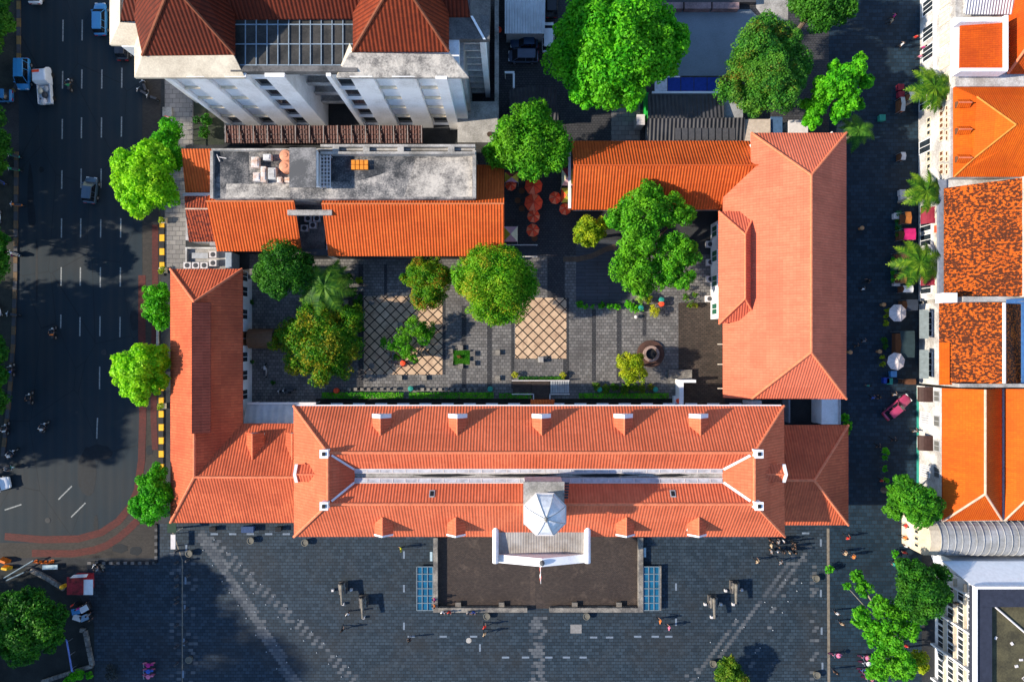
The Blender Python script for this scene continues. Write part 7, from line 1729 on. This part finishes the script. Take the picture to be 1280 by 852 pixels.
for i,(p,r_,l,mt) in enumerate((((6,707),(16,709),'yellow water-filled barrier at the lower left edge',YELLOW),((3,697),(14,701),'orange plastic barrier above the yellow one',ORANGE),((56,707),(75,707),'pale blue barrier plank at the road corner',plain('pale_blue_bench',(0.38,0.5,0.55),.6)))):
    a,c=W(*p,0),W(*r_,0); mid=(a+c)/2; m=MB().obox((mid.x,mid.y,.45),((c-a).length/2,.22,.45),math.atan2((c-a).y,(c-a).x),0,.7) if i<2 else MB().obox((mid.x,mid.y,.45),((c-a).length/2,.3,.05),0.02).obox((mid.x-.7,mid.y,.2),(.05,.25,.2)).obox((mid.x+.7,mid.y,.2),(.05,.25,.2))
    tag(m.build('barrier',mt,bevel=.03),l,'barrier')
for a_,c_,l in (((42,700),(5,722),'long pale barrier rail slanting down to the left edge'),((30,715),(8,725),'shorter steel rail below the slanting pale rail')):
    a,c=W(*a_,.9),W(*c_,.9); o=thing('guard_rail',l,'rail',tuple(W(*c_,0))); MB().tube(a,c,.1,n=6).build('rail',plain('rail_blue',(.12,.18,.22),.5),o); b=MB()
    for t in (.05,.5,.95): p=a.lerp(c,t); b.tube((p.x,p.y,0),p,.05,n=6)
    b.build('post',STEEL,o)
o=thing('garden_wall','low pale stone wall along the edge of the traffic island above the tree','wall',W(60,722,0)); b=MB()
L=[(38,712),(58,722),(80,736)]
for p,q in zip(L,L[1:]):
    a,c=W(*p,.3),W(*q,.3); d=c-a; k=max(2,int(d.length/.55))
    for i in range(k): m_=a+d*(i+.5)/k; b.obox((m_.x,m_.y,.2),(d.length/k*.46,.26,.2),math.atan2(d.y,d.x))
b.build('wall_stones',STONE,o)
o=thing('garden_wall','low pale stone wall down the right side of the traffic island','wall',W(112,800,0)); b=MB(); L=[(100,787),(106,788),(110,808),(115,832),(52,852)]
for p,q in zip(L,L[1:]):
    a,c=W(*p,.3),W(*q,.3); d=c-a; k=max(2,int(d.length/.55))
    for i in range(k): m_=a+d*(i+.5)/k; b.obox((m_.x,m_.y,.2),(d.length/k*.46,.24,.2),math.atan2(d.y,d.x))
b.build('wall_stones',STONE,o)
bush('green shrubs at the bottom of the traffic island',[(90,845,7),(100,842,7),(112,843,5),(84,852,6)],L_GREEN,.6,.12,450,'shrub_bed','shrubs')
bush('round dark grey-green bush at the bottom of the blue paving',[(140,843,8),(137,835,5)],leafmat('grey_leaves',(.03,.04,.04),(.06,.075,.075),(.10,.12,.12)),.5,.1,600)
lp=thing('street_lamp','white lamp arm on the island above the big dark tree','lamp',W(21,745,0)); a=W(16,745,0); MB().tube((a.x,a.y,0),(a.x,a.y,6),.08,.06,8).build('post',STEEL,lp); MB().path([(a.x,a.y,6),(a.x+.3,a.y+.9,6.4),(a.x+.45,a.y+1.5,6.4)],.06,6).build('arm',STEEL,lp); MB().obox((a.x+.5,a.y+1.8,6.36),(.14,.4,.08)).build('lamp_head',OFFW,lp)
fp=thing('flag','small red flag on a leaning pole beside the hotel corner','flag',W(234,163,0)); a=W(234,163,0); MB().tube((a.x,a.y,0),(a.x-.1,a.y+.4,4.2),.05,.03,6).build('pole',WHITE_P,fp)
b=MB(); cloth(b,Vector((a.x-.1,a.y+.4,4.15)),(-.9,.25,-.3),1.1,.6,0,1); b.build('flag_cloth',[RED,WHITE_P],fp)
# wall box and white board at the plaza corner
o=thing('information_board','long white information board by the plaza corner of the west wing','board',W(216,677,0)); b=MB(); b.obox((PX(216,1.2),PY(677,1.2),1.1),(.3,.95,.06)); b.build('board',OFFW,o); b=MB()
for s_ in (-.8,.8): b.tube((PX(216,1.2),PY(677,1.2)+s_,0),(PX(216,1.2),PY(677,1.2)+s_,1.05),.05,n=6)
b.build('post',STEEL,o)
o=thing('guard_hut','small dark open hut frame tucked at the corner of the west wing','hut',W(215,657,0)); b=MB(); x0,x1,y0,y1=PX(211,1.8),PX(220,1.8),PY(664,1.8),PY(653,1.8)
for x in (x0,x1):
    for y in (y0,y1): b.tube((x,y,0),(x,y,1.9),.07,n=6)
b.build('post',CREAM_P,o); MB().box((x0-.1,y0-.1,1.9),(x1+.1,y1+.1,1.98)).build('roof',plain('dark_green',(.02,.05,.03),.7),o)
m=MB(); m.obox((PX(310,.5),PY(661,.5),.35),(.75,.35,.35)); m.obox((PX(310,.5),PY(661,.5),.73),(.8,.4,.04)); tag(m.build('bench_box',plain('navy_box',(.03,.06,.14),.6)),'navy blue box bench under the west wing eave','bench')
for x,l in ((266,'left'),(348,'right')):
    m=MB(); m.obox((PX(x,.5),PY(661,.5),.3),(.35,.25,.3)); m.obox((PX(x,.5),PY(661,.5),.62),(.4,.3,.03)); tag(m.build('utility_box',BLACK),'small black utility box under the west wing eave, %s of the bench'%l,'box')
# stone pillars by the sidewalk and wall along the hotel lawn
o=thing('fence','dark railing dividing the hotel lawn from the side walk','fence',W(241,130,0)); b=MB()
b.box((PX(240,1),PY(181,1),.8),(PX(240,1)+.1,PY(97,1),.9))
for y in range(98,182,7): q=W(240.5,y,.5); b.tube((q.x,q.y,0),(q.x,q.y,.9),.04,n=6)
b.build('railing',DGREY,o)
structure(MB().sheet(poly([(242,98),(280,98),(280,181),(242,181)]),.014).build('lawn_strip',stained('dark_lawn',(.05,.055,.04),(.02,.03,.02),.5,.8)))
m=MB().obox((PX(209.5,.2),PY(140,.2),.15),(.55,.55,.15)); m.obox((PX(209.5,.2),PY(140,.2),.32),(.6,.6,.03)); tag(m.build('concrete_cover',CONC_L),'square pale concrete cover on the side walk by the hotel','cover')
for x,y,r,l in ((184,109,20,'black motorbike in the group of three on the shoulder, upper'),(181,117,60,'black motorbike in the group of three on the shoulder, left'),(193,124,70,'black motorbike in the group of three on the shoulder, right')):
    q=W(x,y,0); place(MBK,(q.x,q.y,0),R(r),l)

for x,y,l in ((187,455,'round iron manhole cover on the brick shoulder'),(130,440,'round iron manhole cover in the middle lanes of the road'),(60,650,'round iron manhole cover at the road bend'),(586,800,'round iron manhole cover with a pale ring on the plaza')):
    q=W(x,y,0); m=MB(); m.lathe([(.36,.02),(.36,.035),(.3,.04),(.02,.04)],(q.x,q.y,0),18); tag(m.build('manhole_cover', plain('cover_iron',(.03,.033,.036),.6) if 'plaza' not in l else CONC_L),l,'manhole cover')
# ------------------------------------------------------------------ light, sky, camera
w = bpy.data.worlds.new('World'); scn.world = w; w.use_nodes = True
nt = w.node_tree; bg = nt.nodes['Background']
sky = nt.nodes.new('ShaderNodeTexSky'); sky.sky_type = 'NISHITA'; sky.sun_disc = False
EL, AZ = 30.0, 264.0
sky.sun_elevation = R(EL); sky.sun_rotation = R(AZ); sky.altitude = 10; sky.air_density = 1.0; sky.dust_density = 0.2; sky.ozone_density = 4.0
nt.links.new(sky.outputs[0], bg.inputs[0]); bg.inputs[1].default_value = 0.15
sv = Vector((math.sin(R(AZ))*math.cos(R(EL)), math.cos(R(AZ))*math.cos(R(EL)), math.sin(R(EL))))
sun = bpy.data.lights.new('sun', 'SUN'); sun.energy = 4.6; sun.angle = R(1.0); sun.color = (1.0, 0.89, 0.74)
so = bpy.data.objects.new('sun', sun); C.objects.link(so); so.rotation_euler = (-sv).to_track_quat('-Z', 'Y').to_euler(); so.location = (-60, 0, 80)
cam = bpy.data.cameras.new('camera'); co = bpy.data.objects.new('camera', cam); C.objects.link(co)
co.location = (0, 0, H); co.rotation_euler = (0, 0, 0); cam.sensor_width = 36; cam.lens = 18*H/(640*S); cam.clip_end = 2000; cam.clip_start = 1
scn.camera = co
vs = scn.view_settings; vs.view_transform = 'Standard'; vs.look = 'None'; vs.exposure = 0.8; vs.gamma = 1.0; vs.use_curve_mapping = False
